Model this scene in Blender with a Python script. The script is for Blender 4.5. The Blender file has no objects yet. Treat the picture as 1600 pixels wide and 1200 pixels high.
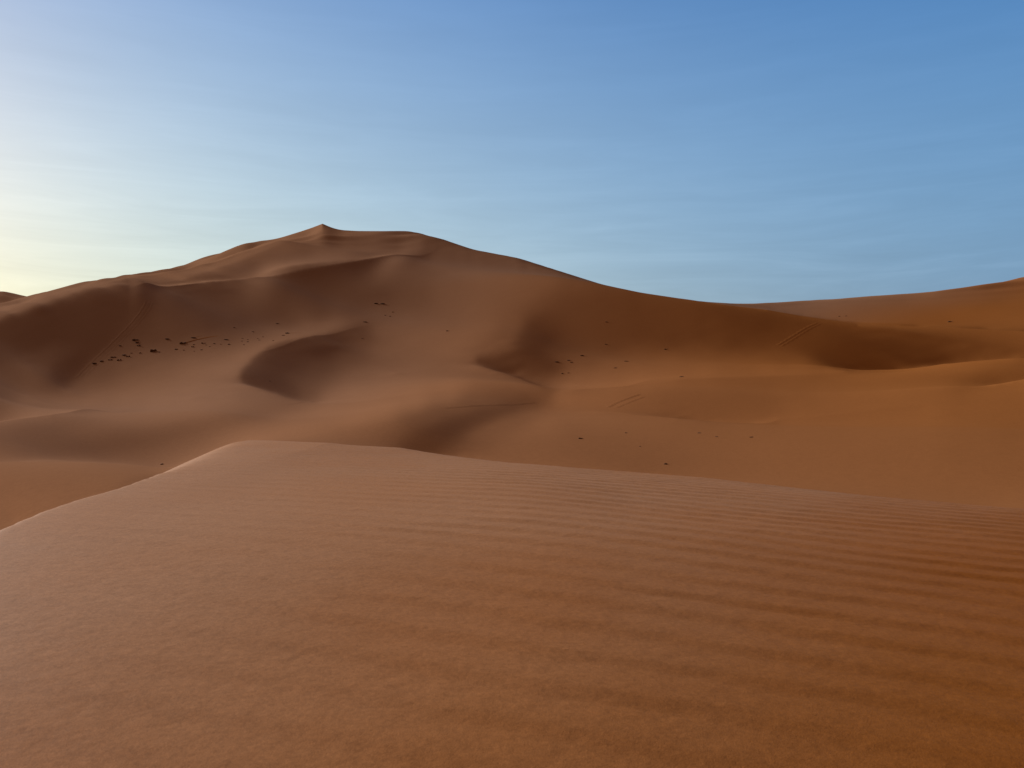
import bpy, math, random
import numpy as np

# ---------------------------------------------------------------- camera
sc = bpy.context.scene
col = sc.collection
F, CX, CY = 1209.0, 800.0, 600.0          # focal length and centre in pixels of the 1600 x 1200 photograph
cam_data = bpy.data.cameras.new("camera")
cam = bpy.data.objects.new("camera", cam_data)
col.objects.link(cam)
sc.camera = cam
cam.location = (0, 0, 0)
cam.rotation_euler = (math.radians(90), 0, 0)
cam_data.sensor_fit = 'HORIZONTAL'
cam_data.sensor_width = 36.0
cam_data.lens = 36.0 * F / 1600.0
cam_data.clip_start = 0.05
cam_data.clip_end = 20000
cam_data.dof.use_dof = True
cam_data.dof.focus_distance = 30.0
cam_data.dof.aperture_fstop = 14.0
sc.render.resolution_x, sc.render.resolution_y = 1024, 768
sc.view_settings.view_transform = 'Standard'
sc.view_settings.look = 'None'
sc.view_settings.exposure = 0
sc.view_settings.gamma = 1

# ---------------------------------------------------------------- sky (twilight glow low on the left, deep blue on the right)
SUN_AZ = math.radians(55)      # left of the view direction (+Y)
world = bpy.data.worlds.new("World")
sc.world = world
world.use_nodes = True
nt = world.node_tree
for n in list(nt.nodes): nt.nodes.remove(n)
N = nt.nodes.new
Lk = nt.links.new
def mth(op, a, b=None, c=None, tree=None):
    t = tree or nt
    n = t.nodes.new('ShaderNodeMath'); n.operation = op
    for i, x in enumerate((a, b, c)):
        if x is None: continue
        if isinstance(x, (int, float)): n.inputs[i].default_value = x
        else: t.links.new(x, n.inputs[i])
    return n.outputs[0]
def vmath(op, a, b=None, scale=None, tree=None):
    t = tree or nt
    n = t.nodes.new('ShaderNodeVectorMath'); n.operation = op
    for i, x in enumerate((a, b)):
        if x is None: continue
        if isinstance(x, tuple): n.inputs[i].default_value = x
        else: t.links.new(x, n.inputs[i])
    if scale is not None:
        if isinstance(scale, (int, float)): n.inputs['Scale'].default_value = scale
        else: t.links.new(scale, n.inputs['Scale'])
    return n.outputs['Value'] if op == 'DOT_PRODUCT' else n.outputs[0]
tc = N('ShaderNodeTexCoord')
dirv = vmath('NORMALIZE', tc.outputs['Generated'])
sep = N('ShaderNodeSeparateXYZ'); Lk(dirv, sep.inputs[0])
z = mth('MAXIMUM', sep.outputs[2], 0.0)
ge = math.radians(3)
gdir = (-math.sin(math.radians(55)) * math.cos(ge), math.cos(math.radians(55)) * math.cos(ge), math.sin(ge))
c_ = vmath('DOT_PRODUCT', dirv, gdir)
# thin streaked cirrus, strongest low on the left: it only shifts the elevation the gradient is read at
st = N('ShaderNodeMapping'); Lk(dirv, st.inputs[0])
st.inputs['Rotation'].default_value = (0, math.radians(7), math.radians(20))
st.inputs['Scale'].default_value = (1.6, 1.6, 17.0)
nz = N('ShaderNodeTexNoise'); nz.inputs['Scale'].default_value = 2.2
nz.inputs['Detail'].default_value = 7; nz.inputs['Roughness'].default_value = .62; nz.inputs['Distortion'].default_value = .9
Lk(st.outputs[0], nz.inputs['Vector'])
st2 = N('ShaderNodeMapping'); Lk(dirv, st2.inputs[0])
st2.inputs['Rotation'].default_value = (math.radians(8), math.radians(18), 0)
st2.inputs['Scale'].default_value = (1.2, 1.2, 5.0)
nz2 = N('ShaderNodeTexNoise'); nz2.inputs['Scale'].default_value = 2.0
nz2.inputs['Detail'].default_value = 5; nz2.inputs['Roughness'].default_value = .6
Lk(st2.outputs[0], nz2.inputs['Vector'])
f1 = mth('EXPONENT', mth('DIVIDE', mth('SUBTRACT', c_, 1.0), .06))
f2 = mth('EXPONENT', mth('DIVIDE', mth('SUBTRACT', c_, 1.0), .45))
e1 = mth('EXPONENT', mth('DIVIDE', z, -.10))
e2 = mth('EXPONENT', mth('DIVIDE', z, -.45))
COEF = [[-0.1074, -0.0358, 0.2923], [-0.2589, -0.5155, -0.6238], [0.3918, 0.5947, 0.4749], [-0.0644, 0.02, 0.2924], [1.0577, 0.8727, 0.0496], [-0.0848, -0.11, -0.5024], [0.717, 0.3207, 0.135]]
def cv(k, scal):
    return vmath('SCALE', tuple(COEF[k]), scale=scal)
tot = vmath('ADD', tuple(COEF[0]), cv(1, e1))
tot = vmath('ADD', tot, cv(2, e2))
tot = vmath('ADD', tot, cv(3, f2))
tot = vmath('ADD', tot, cv(4, mth('MULTIPLY', f2, e2)))
tot = vmath('ADD', tot, cv(5, mth('MULTIPLY', f1, e1)))
tot = vmath('ADD', tot, cv(6, f1))
tot = vmath('MAXIMUM', tot, (.02, .02, .03))
# cirrus modulates brightness a little
low = mth('EXPONENT', mth('DIVIDE', z, -.19))
cir = mth('MULTIPLY', mth('SUBTRACT', nz.outputs[0], .5), mth('MULTIPLY', low, .6))
cir2 = mth('MULTIPLY', mth('SUBTRACT', nz2.outputs[0], .5), .16)
cm = mth('ADD', mth('ADD', cir, cir2), 1.0)
tot = vmath('SCALE', tot, scale=cm)
grey = vmath('ADD', tot, vmath('SCALE', (.5, .42, .30), scale=mth('MAXIMUM', mth('MULTIPLY', cir, .35), 0.0)))
# the far side of the dome (behind the camera and overhead) is dim, faintly warm dusk
def smooth(x, lo, hi):
    n = N('ShaderNodeMapRange'); n.interpolation_type = 'SMOOTHSTEP'; n.clamp = True
    Lk(x, n.inputs[0]); n.inputs[1].default_value = lo; n.inputs[2].default_value = hi
    return n.outputs[0]
yv = sep.outputs[1]
back = mth('SUBTRACT', 1.0, smooth(yv, -.15, .45))
over = smooth(sep.outputs[2], .47, .75)
dim = mth('MAXIMUM', back, over)
mx = N('ShaderNodeMix'); mx.data_type = 'VECTOR'; mx.clamp_factor = True
Lk(dim, mx.inputs['Factor']); Lk(grey, mx.inputs[4]); mx.inputs[5].default_value = (.16, .095, .06)
res = mx.outputs[1]
# brighter dawn glow out of frame on the left
lobe = mth('EXPONENT', mth('DIVIDE', mth('SUBTRACT', vmath('DOT_PRODUCT', dirv, (-math.sin(math.radians(80)) * math.cos(math.radians(12)), math.cos(math.radians(80)) * math.cos(math.radians(12)), math.sin(math.radians(12)))), 1.0), .05))
res = vmath('ADD', res, vmath('SCALE', (1.0, .95, .85), scale=mth('MULTIPLY', lobe, 0.0)))
bg = N('ShaderNodeBackground'); Lk(res, bg.inputs[0]); bg.inputs[1].default_value = 1.0
wo = N('ShaderNodeOutputWorld'); Lk(bg.outputs[0], wo.inputs[0])

# ---------------------------------------------------------------- sun (veiled and very low, out of frame on the left)
sun_data = bpy.data.lights.new("sun", 'SUN')
sun = bpy.data.objects.new("sun", sun_data)
col.objects.link(sun)
sun_data.energy = 4.25
sun_data.angle = math.radians(16)
sun_data.color = (1.0, .99, .96)
SUN_EL = math.radians(20)
from mathutils import Vector
sdir = Vector((-math.sin(SUN_AZ) * math.cos(SUN_EL), math.cos(SUN_AZ) * math.cos(SUN_EL), math.sin(SUN_EL)))
sun.rotation_euler = sdir.to_track_quat('Z', 'Y').to_euler()

# ---------------------------------------------------------------- sand material
def sand_material(name, pale, rust, near):
    m = bpy.data.materials.new(name); m.use_nodes = True
    t = m.node_tree; b = t.nodes['Principled BSDF']
    b.inputs['Roughness'].default_value = .7 if near else 1.0
    b.inputs['Specular IOR Level'].default_value = .035 if near else 0.0
    b.inputs['Sheen Weight'].default_value = 0.0
    b.inputs['Sheen Roughness'].default_value = .6
    tcn = t.nodes.new('ShaderNodeTexCoord'); P = tcn.outputs['Object']
    def noise(scale, detail=3, rough=.55, mapping=None, dist=0.0):
        n = t.nodes.new('ShaderNodeTexNoise'); n.inputs['Scale'].default_value = scale
        n.inputs['Detail'].default_value = detail; n.inputs['Roughness'].default_value = rough
        n.inputs['Distortion'].default_value = dist
        src = P
        if mapping:
            mp = t.nodes.new('ShaderNodeMapping'); t.links.new(P, mp.inputs[0])
            mp.inputs['Rotation'].default_value = mapping[0]; mp.inputs['Scale'].default_value = mapping[1]
            src = mp.outputs[0]
        t.links.new(src, n.inputs['Vector'])
        return n.outputs[0]
    if near:
        k = [(3.0, .05, 3), (34.0, .12, 4), (110.0, .30, 4), (420.0, .35, 2)]
    else:
        k = [(.012, .015, 1), (.25, .03, 4), (2.2, .08, 4), (9.0, .16, 3)]
    v = None
    for s, amp, d in k:
        x = mth('MULTIPLY', mth('SUBTRACT', noise(s, d), .5, tree=t), amp * 2, tree=t)
        v = x if v is None else mth('ADD', v, x, tree=t)
    v = mth('ADD', v, 1.0, tree=t)
    # whiter light painted into the sand colour: paler left and farther off, redder right
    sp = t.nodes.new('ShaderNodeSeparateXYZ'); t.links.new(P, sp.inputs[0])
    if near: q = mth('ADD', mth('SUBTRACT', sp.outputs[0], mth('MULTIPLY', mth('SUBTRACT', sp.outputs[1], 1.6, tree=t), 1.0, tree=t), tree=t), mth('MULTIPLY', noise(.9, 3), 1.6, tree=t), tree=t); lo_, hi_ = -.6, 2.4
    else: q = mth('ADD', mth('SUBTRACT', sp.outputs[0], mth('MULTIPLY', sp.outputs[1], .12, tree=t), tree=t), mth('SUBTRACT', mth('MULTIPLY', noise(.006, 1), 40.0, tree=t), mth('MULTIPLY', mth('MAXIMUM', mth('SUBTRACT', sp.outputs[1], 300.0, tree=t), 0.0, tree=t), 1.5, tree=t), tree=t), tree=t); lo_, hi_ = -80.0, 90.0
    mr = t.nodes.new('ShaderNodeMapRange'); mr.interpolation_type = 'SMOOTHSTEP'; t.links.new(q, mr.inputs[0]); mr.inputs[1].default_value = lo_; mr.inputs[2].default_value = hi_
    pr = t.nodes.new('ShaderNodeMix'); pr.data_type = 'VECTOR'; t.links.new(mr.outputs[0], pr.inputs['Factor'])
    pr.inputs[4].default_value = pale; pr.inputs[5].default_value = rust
    colr = vmath('SCALE', pr.outputs[1], scale=v, tree=t)
    # slow drift between paler and redder sand
    mixn = t.nodes.new('ShaderNodeMix'); mixn.data_type = 'RGBA'; mixn.blend_type = 'MULTIPLY'
    rg = t.nodes.new('ShaderNodeMapRange'); rg.interpolation_type = 'SMOOTHSTEP'
    t.links.new(noise(1.1 if near else .006, 1), rg.inputs[0]); rg.inputs[1].default_value = .35; rg.inputs[2].default_value = .65
    t.links.new(rg.outputs[0], mixn.inputs['Factor'])
    t.links.new(colr, mixn.inputs[6]); mixn.inputs[7].default_value = (1.0, .96, .90, 1)
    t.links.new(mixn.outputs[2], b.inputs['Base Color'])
    bump = t.nodes.new('ShaderNodeBump')
    if near:
        bump.inputs['Strength'].default_value = .30; bump.inputs['Distance'].default_value = .0022
        h = mth('ADD', mth('MULTIPLY', noise(90, 4, .7), .8, tree=t), mth('MULTIPLY', noise(380, 2), .6, tree=t), tree=t)
    else:
        bump.inputs['Strength'].default_value = .4; bump.inputs['Distance'].default_value = .045
        w = t.nodes.new('ShaderNodeTexWave'); w.wave_type = 'BANDS'; w.bands_direction = 'Y'
        w.inputs['Scale'].default_value = .42; w.inputs['Distortion'].default_value = 5; w.inputs['Detail'].default_value = 3
        w.inputs['Detail Scale'].default_value = .35
        mp = t.nodes.new('ShaderNodeMapping'); t.links.new(P, mp.inputs[0]); mp.inputs['Rotation'].default_value = (0, 0, math.radians(14))
        t.links.new(mp.outputs[0], w.inputs['Vector'])
        msk = t.nodes.new('ShaderNodeMapRange'); msk.interpolation_type = 'SMOOTHSTEP'
        t.links.new(noise(.035, 3), msk.inputs[0]); msk.inputs[1].default_value = .52; msk.inputs[2].default_value = .68
        h = mth('ADD', mth('MULTIPLY', w.outputs[1], mth('MULTIPLY', msk.outputs[0], .22, tree=t), tree=t),
                mth('ADD', mth('MULTIPLY', noise(.5, 5, .6), .4, tree=t), mth('MULTIPLY', noise(4.0, 3), .06, tree=t), tree=t), tree=t)
    t.links.new(h, bump.inputs['Height'])
    t.links.new(bump.outputs[0], b.inputs['Normal'])
    return m
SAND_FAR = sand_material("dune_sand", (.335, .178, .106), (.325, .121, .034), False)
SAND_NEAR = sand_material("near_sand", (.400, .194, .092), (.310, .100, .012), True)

def grid_mesh(name, X, Yg, Z, mat, parent=None):
    nr, nc = X.shape
    me = bpy.data.meshes.new(name)
    co = np.stack([X, Yg, Z], -1).reshape(-1, 3).astype(np.float32)
    me.vertices.add(nr * nc); me.vertices.foreach_set('co', co.ravel())
    i = np.arange(nr * nc).reshape(nr, nc)
    q = np.stack([i[:-1, :-1], i[:-1, 1:], i[1:, 1:], i[1:, :-1]], -1).reshape(-1, 4)
    nf = len(q)
    me.loops.add(nf * 4); me.loops.foreach_set('vertex_index', q.ravel().astype(np.int32))
    me.polygons.add(nf); me.polygons.foreach_set('loop_start', (np.arange(nf) * 4).astype(np.int32))
    me.polygons.foreach_set('use_smooth', np.ones(nf, bool))
    me.update(calc_edges=True)
    me.materials.append(mat)
    o = bpy.data.objects.new(name, me); col.objects.link(o)
    if parent: o.parent = parent
    return o

# ---------------------------------------------------------------- the big dunes
# Height field: rows are distances (log spaced, 12 m to 640 m), columns are bearings; the stored value is height / distance.
def bspline(x, knots):
    # uniform cubic B-spline basis rows over a (monotone) knot map
    pos = np.interp(x, knots, np.arange(len(knots)).astype(float))
    k = len(knots); M = np.zeros((len(x), k + 2))
    i = np.minimum(pos.astype(int), k - 2); f = pos - i
    for d, w in enumerate([(1 - f) ** 3 / 6, (3 * f ** 3 - 6 * f ** 2 + 4) / 6, (-3 * f ** 3 + 3 * f ** 2 + 3 * f + 1) / 6, f ** 3 / 6]):
        M[np.arange(len(x)), i + d] += w
    return M
KR = np.log(np.concatenate([np.geomspace(12, 28, 5, endpoint=False), np.geomspace(28, 470, 150, endpoint=False), np.geomspace(470, 640, 6)]))
KU = np.linspace(-160, 1760, 241)
# dune heights
CTRL = [-3942,-3,-1,0,0,1,1,1,0,1,0,0,-1,-1,-1,-1,-1,0,1,1,1,3,2,3,3,4,4,4,4,4,4,3,3,3,3,2,2,2,2,2,1,2,1,1,2,0,1,1,1,0,1,0,1,0,0,0,0,0,0,0,-1,0,0,0,-1,0,0,-1,0,0,0,-1,0,0,-1,0,0,-1,0,0,-1,0,0,0,0,0,-1,0,0,0,0,0,0,0,0,0,0,0,0,0,0,0,0,1,0,0,0,0,0,1,0,0,0,1,0,0,0,1,0,0,0,1,0,0,1,0,0,0,1,0,0,1,0,0,1,0,0,0,1,0,0,1,0,0,0,0,1,0,0,0,0,0,0,0,0,0,0,1,0,0,0,0,0,0,0,0,0,0,0,0,0,-1,0,0,0,0,0,-1,0,0,0,0,0,0,0,0,-1,0,0,0,1,0,0,0,0,0,0,-1,0,0,0,0,0,-1,0,0,0,0,-1,1,0,0,0,0,0,0,0,1,0,0,0,0,1,0,0,0,0,0,0,0,0,0,0,0,0,0,0,0,0,0,0,-1,1,
334,3,2,1,1,0,0,0,1,0,2,1,3,3,3,3,3,1,1,0,0,-2,-1,-2,-2,-3,-4,-3,-4,-4,-3,-3,-3,-2,-3,-1,-2,-1,-2,-2,0,-2,0,-1,-2,0,0,-1,-1,0,-1,1,-1,0,0,0,0,0,0,0,1,0,0,0,1,0,0,1,0,0,0,1,0,0,1,0,-1,1,0,0,1,0,0,0,0,0,1,0,0,0,0,0,0,0,0,0,0,0,0,0,0,0,0,-1,0,0,0,0,0,-1,0,0,0,-1,0,0,1,-1,0,0,0,-1,0,0,-1,0,0,0,-1,0,1,-1,0,0,-1,0,0,0,-1,0,0,-1,0,0,0,0,-1,0,0,0,1,0,0,0,0,0,0,-1,0,0,0,0,0,0,0,0,0,0,0,0,0,1,0,0,0,0,0,1,0,1,0,0,0,0,0,0,1,0,0,0,-1,0,0,0,0,0,0,1,0,0,0,0,0,1,0,0,0,0,1,-1,1,0,0,0,0,0,0,-1,0,0,0,0,-1,0,0,0,0,1,0,0,0,0,0,0,0,0,0,0,0,1,0,1,0,
481,-3,-3,-3,-3,-3,-3,-3,-3,-4,-5,-3,-5,-5,-6,-5,-5,-4,-5,-4,-3,-4,-3,-4,-3,-3,-2,-3,-2,-2,-2,-2,-1,-3,-2,-2,-1,-3,-1,-1,-2,-1,-2,-1,-1,-1,-2,-1,0,-1,0,-2,0,0,-1,0,0,0,0,0,0,0,0,0,0,0,0,0,1,0,0,0,0,1,0,0,1,1,0,0,0,0,1,0,0,0,0,0,0,0,0,1,0,0,0,0,0,0,0,-1,0,0,0,0,0,0,0,0,0,0,-1,0,0,0,0,0,-2,0,0,0,0,-1,0,0,0,0,-1,0,0,0,-1,-1,0,0,0,0,-1,0,0,0,0,0,-1,0,0,0,0,0,-1,0,-1,0,0,0,0,0,0,-1,0,0,0,0,0,0,0,0,0,0,0,0,0,0,0,0,0,0,0,0,0,-1,0,-1,0,0,1,0,0,0,0,0,0,0,0,0,0,0,0,0,0,0,-1,0,0,0,0,0,0,0,0,0,-2,0,0,0,0,0,0,-1,0,0,0,0,0,-1,0,0,0,-1,-1,0,0,0,0,-1,0,0,0,0,0,-2,0,0,0,
378,-1,-1,-1,-1,-2,-1,-2,-2,0,-1,-2,0,-1,1,-1,0,-1,-1,-1,-2,0,-2,-1,-2,-2,-2,-1,-2,-1,-3,-1,-2,0,-1,-1,-1,-1,-1,0,-1,-1,0,-1,0,0,0,0,-1,0,0,0,0,0,0,0,0,0,0,1,0,0,0,1,0,1,0,0,0,0,1,0,1,-1,1,0,0,0,0,1,0,0,0,0,0,0,0,1,0,0,0,-1,0,0,0,0,0,0,0,1,0,-1,0,0,0,0,0,-1,0,0,1,-1,0,0,-1,0,1,0,-1,0,0,0,0,0,-1,0,1,-1,0,-1,0,1,-1,0,0,-1,1,0,0,-1,0,0,0,0,0,0,-1,0,1,0,0,0,-1,0,0,0,0,1,0,0,-1,0,0,0,0,0,0,0,0,0,0,0,0,0,0,0,0,1,0,0,0,1,0,0,-1,0,0,0,0,0,0,0,0,0,0,0,0,0,0,1,1,0,0,0,0,0,0,0,0,-1,1,0,0,0,0,-1,0,1,-1,0,0,0,-1,1,0,-1,0,0,1,-1,0,0,-1,1,0,0,-1,0,0,1,0,-1,0,
312,1,0,1,1,1,1,1,1,-1,1,0,-1,0,-1,0,-1,1,1,1,2,1,3,3,3,3,3,3,4,2,4,3,2,2,2,2,1,2,2,0,2,1,1,1,1,0,1,1,0,1,0,1,0,-1,1,0,0,0,0,-1,1,0,0,-1,0,-1,1,0,-1,0,0,0,-1,0,-1,0,1,-1,0,-1,0,0,-1,0,1,0,0,-1,0,0,0,0,0,0,0,0,0,0,0,0,0,1,0,-1,0,0,0,1,0,0,0,1,0,0,1,0,-1,0,1,0,0,1,0,0,1,-1,0,1,0,1,0,0,1,0,-1,1,0,0,0,1,0,0,1,0,-1,0,1,0,0,0,0,0,1,0,0,0,0,0,0,0,1,0,0,-1,0,0,0,0,0,0,0,0,0,0,0,0,0,-1,0,0,0,0,0,0,0,0,0,0,0,0,0,0,0,0,0,0,0,0,0,-1,0,0,0,0,0,0,-1,0,0,1,0,0,0,0,0,1,0,0,0,0,0,0,1,-1,0,1,0,0,-1,1,0,0,1,-1,0,0,1,0,-1,0,0,1,-1,
-162,16,18,17,16,19,17,20,20,21,21,22,22,22,22,22,21,18,18,16,14,12,11,9,9,7,7,6,5,5,5,5,6,4,6,5,6,5,5,5,4,4,4,4,3,4,2,2,3,1,1,1,1,1,1,0,-1,0,-1,-1,-2,-1,-1,-1,-1,-2,-2,-2,-1,-2,-2,-1,-2,-1,-1,-1,-2,-1,-1,-1,-1,-1,0,-1,-1,-1,0,0,-1,0,0,0,0,0,0,0,0,1,0,0,1,0,0,2,0,1,0,1,0,1,1,0,1,1,0,1,2,0,1,1,1,1,0,1,1,2,0,1,1,1,1,0,1,1,2,0,1,1,0,1,1,0,1,0,2,0,1,1,0,1,0,0,1,0,1,0,0,0,1,0,0,0,0,1,0,0,0,0,0,0,0,1,0,0,0,0,0,0,0,0,1,0,0,0,0,0,0,0,0,-1,0,0,0,0,0,0,-1,0,0,0,0,0,1,0,0,0,1,1,0,0,1,0,0,1,1,0,1,0,2,1,1,1,1,2,1,1,1,1,2,2,1,1,1,2,1,1,0,1,2,1,1,0,2,
304,12,10,10,12,9,10,8,8,8,7,6,6,2,-2,-5,-6,-7,-9,-7,-7,-4,-4,-1,0,4,5,6,8,10,9,9,9,10,8,8,7,7,6,5,5,5,3,3,3,1,2,0,0,0,-1,-1,-2,-2,-4,-3,-2,-3,-3,-3,-3,-4,-3,-3,-3,-2,-3,-2,-3,-2,-2,-2,-1,-2,-1,-2,-1,-1,-1,-1,0,0,-2,0,0,0,-1,0,1,0,0,0,0,0,1,0,1,-1,1,1,0,1,1,0,1,0,1,0,1,1,0,1,1,0,2,0,1,1,1,0,1,1,1,1,1,0,2,1,1,0,1,2,1,0,1,2,0,1,1,0,1,1,0,1,0,1,0,0,0,0,0,1,-1,0,0,0,0,0,-1,0,0,0,-1,0,-1,0,-1,-1,-1,-1,-1,-2,-1,-1,-1,-2,-1,-1,-1,-1,-2,-1,0,-1,0,-1,0,0,0,1,-1,0,-1,0,-1,-1,-1,-1,-2,-2,-2,-2,-3,-2,-2,-2,-2,-2,-1,-1,-1,0,0,0,0,1,0,1,1,1,0,1,0,1,0,0,0,1,0,-1,0,0,0,0,0,0,1,0,0,0,-1,1,-1,
99,-1,-1,-1,-2,-1,-2,-3,-3,-6,-10,-13,-17,-15,-13,-10,-8,-5,-3,-3,-1,-2,-1,0,1,1,2,1,2,1,0,1,-1,-1,-1,-2,-2,-2,-2,0,-2,-1,0,-1,-1,0,-1,0,-1,-1,0,-1,-1,0,0,0,0,-1,0,0,0,1,0,0,0,0,0,1,0,1,0,0,1,0,0,1,0,0,0,1,0,0,1,0,-1,0,1,0,-1,0,0,0,1,0,-1,1,-1,1,-1,0,0,0,0,0,0,0,0,0,0,-1,1,0,-1,0,0,0,-1,1,-1,0,0,-1,1,-1,0,0,0,-1,0,0,0,0,-1,1,-1,0,0,0,0,0,-1,1,0,-1,0,0,0,-1,1,-1,0,0,0,0,-1,0,0,0,0,0,-1,0,1,-1,1,-1,1,0,0,0,0,-1,0,-1,0,0,0,-1,0,0,0,0,-1,0,-1,1,0,0,0,0,1,0,0,0,0,0,0,0,0,-1,0,0,-1,-1,0,0,0,-1,0,0,-1,0,0,0,0,0,0,1,-1,-1,1,-1,0,-1,0,0,-1,-1,-1,0,-1,0,0,-1,0,-1,0,-1,0,-1,1,-1,0,
8,1,1,0,1,0,0,2,0,2,2,3,5,5,5,4,3,2,1,1,0,0,1,0,0,1,0,1,1,1,1,0,2,0,1,1,1,2,0,1,1,1,0,1,0,0,0,0,0,1,-1,0,0,0,0,-1,-1,0,0,0,-1,0,-1,0,0,0,0,-1,0,0,-1,0,-1,1,-1,0,0,0,0,-1,0,0,0,0,0,0,0,0,0,0,0,0,0,0,0,0,0,0,1,0,-1,0,0,0,0,1,0,0,0,1,-1,0,1,0,-1,1,0,0,0,1,-1,1,-1,1,-1,1,0,0,0,1,0,-1,1,0,0,0,1,-1,1,0,0,-1,1,1,-1,0,0,0,0,0,1,-1,0,0,0,0,0,0,0,0,1,-1,0,1,-1,0,0,0,0,-1,0,1,-1,1,-1,0,0,0,-1,0,0,0,0,0,0,0,0,0,0,0,-1,0,1,-1,0,0,1,-1,0,0,0,-1,0,0,0,-1,0,0,0,0,0,0,0,0,0,0,0,0,0,1,-1,0,0,0,0,0,1,0,0,0,0,0,0,0,0,0,0,0,0,0,0,0,0,
85,-1,0,1,-1,-1,0,-2,1,-4,-10,-7,-8,-6,-5,-4,-4,-2,-1,-1,-1,-1,-1,1,1,1,2,3,1,2,1,1,0,0,0,-1,0,-1,1,-2,1,-1,0,0,0,-1,0,0,0,-1,0,-1,0,-2,0,0,0,-1,0,-1,0,0,0,-1,0,0,0,0,0,0,0,0,0,0,0,0,0,0,0,1,0,-1,0,1,0,0,0,0,0,0,0,0,0,0,0,0,0,0,0,0,1,-1,0,1,0,-1,0,0,0,0,0,0,0,0,0,0,0,0,0,0,0,-1,1,0,0,0,-1,1,0,0,-1,1,0,-1,1,0,-1,1,-1,1,0,0,-1,0,1,0,-1,1,-1,0,0,0,0,0,0,0,-1,0,0,0,-1,1,0,-1,1,0,-1,0,0,0,0,-1,0,-1,0,0,-1,0,0,0,-1,0,-1,0,1,-1,0,0,0,0,1,0,0,0,1,-1,0,-1,0,0,-1,-1,0,0,-1,0,-1,0,-1,0,0,-1,1,-1,0,0,1,-1,1,-1,0,1,-1,0,0,-1,-1,0,0,-1,0,0,-1,0,-1,1,-1,0,-1,0,-1,1,-1,
39,0,1,-1,0,0,0,-2,0,-6,-3,0,1,1,1,1,1,1,0,0,1,1,-1,2,1,1,2,2,1,1,1,0,0,0,0,0,0,0,0,1,-1,1,0,0,0,1,-1,0,-1,0,0,-1,0,0,-1,0,-1,0,-1,0,0,-1,0,1,-1,0,-1,0,1,-1,1,0,0,-1,0,0,0,0,1,-1,0,0,0,0,0,0,0,0,0,0,0,0,0,0,0,0,1,-1,0,0,0,1,0,-1,0,0,1,0,0,-1,1,0,0,0,0,0,0,0,0,-1,1,0,0,0,0,0,0,0,0,0,0,0,0,1,0,-1,1,0,0,0,0,0,0,0,0,0,0,0,0,0,-1,0,0,0,0,-1,1,0,0,-1,1,0,-1,1,-1,0,0,0,0,0,0,0,0,0,-1,0,0,-1,0,-1,0,-1,1,0,-1,0,0,0,0,0,1,0,0,0,-1,1,-1,1,-1,0,-1,0,-1,0,-1,0,0,-1,0,0,0,0,-1,1,0,0,-1,1,-1,1,0,-1,1,-1,0,0,0,-1,0,0,0,-1,0,0,0,-1,0,0,0,0,0,-2,0,
62,1,-1,0,0,-1,-3,-1,-11,-5,2,-4,-1,-3,-1,-1,-1,-1,0,0,0,-2,5,0,1,2,3,2,2,0,1,0,-1,0,-1,0,-1,0,-1,0,1,0,-1,0,0,0,0,-1,0,-1,-1,1,-2,0,0,-1,0,0,-1,0,0,-1,0,-1,1,-1,1,0,-1,0,0,0,0,1,0,0,0,0,-1,1,0,0,1,-1,0,0,0,0,1,-1,1,0,-1,0,1,-1,0,1,-1,0,0,0,0,0,1,0,-1,0,1,0,-1,1,-1,0,1,-1,1,-1,0,1,-1,1,-1,0,0,0,0,0,0,0,0,0,0,0,0,0,0,0,0,0,0,0,0,0,0,0,0,-1,1,0,0,-1,0,0,-1,1,0,-1,0,0,0,0,0,0,0,0,0,0,0,0,-1,0,0,-1,0,0,-1,0,-1,0,-1,0,0,-1,0,1,-1,0,1,0,-1,1,0,0,1,-1,0,0,-1,0,-1,0,0,-2,0,-1,0,0,-1,0,-1,1,0,-1,0,0,1,-1,1,0,0,-1,0,0,-1,0,-1,0,0,0,-1,0,0,-1,0,0,-1,0,-1,-1,-1,0,0,
50,-1,0,0,-2,-2,-2,-6,-5,-1,-2,1,-1,2,0,0,1,1,0,2,0,5,1,0,-2,3,4,2,0,0,0,-1,0,-1,-1,-1,0,0,0,0,-1,0,1,0,0,-1,0,0,-1,0,-1,-1,0,-1,-1,0,0,-1,0,0,-1,1,0,0,-1,0,0,0,0,0,0,0,0,0,0,0,0,0,1,-1,0,1,-1,0,0,1,0,-1,0,1,-1,0,1,0,-1,1,0,-1,1,0,0,0,0,0,-1,1,0,0,0,0,0,0,0,0,0,0,-1,1,0,-1,1,-1,1,-1,1,-1,1,-1,0,0,1,-1,0,0,0,1,0,-1,1,-1,1,0,0,0,0,-1,1,0,-1,0,0,0,0,-1,1,-1,0,0,-1,1,-1,0,1,-1,0,0,0,0,0,0,0,0,-1,0,0,-1,0,-1,0,-1,0,0,-1,0,0,-1,1,0,-1,1,1,-1,0,1,0,0,0,-1,0,-1,0,-1,-1,0,-1,0,-1,0,0,-1,1,-1,0,0,0,0,0,0,0,0,0,0,-1,0,-1,0,0,0,-1,0,0,-1,0,0,-1,-1,0,-1,0,0,-1,0,-1,
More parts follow.
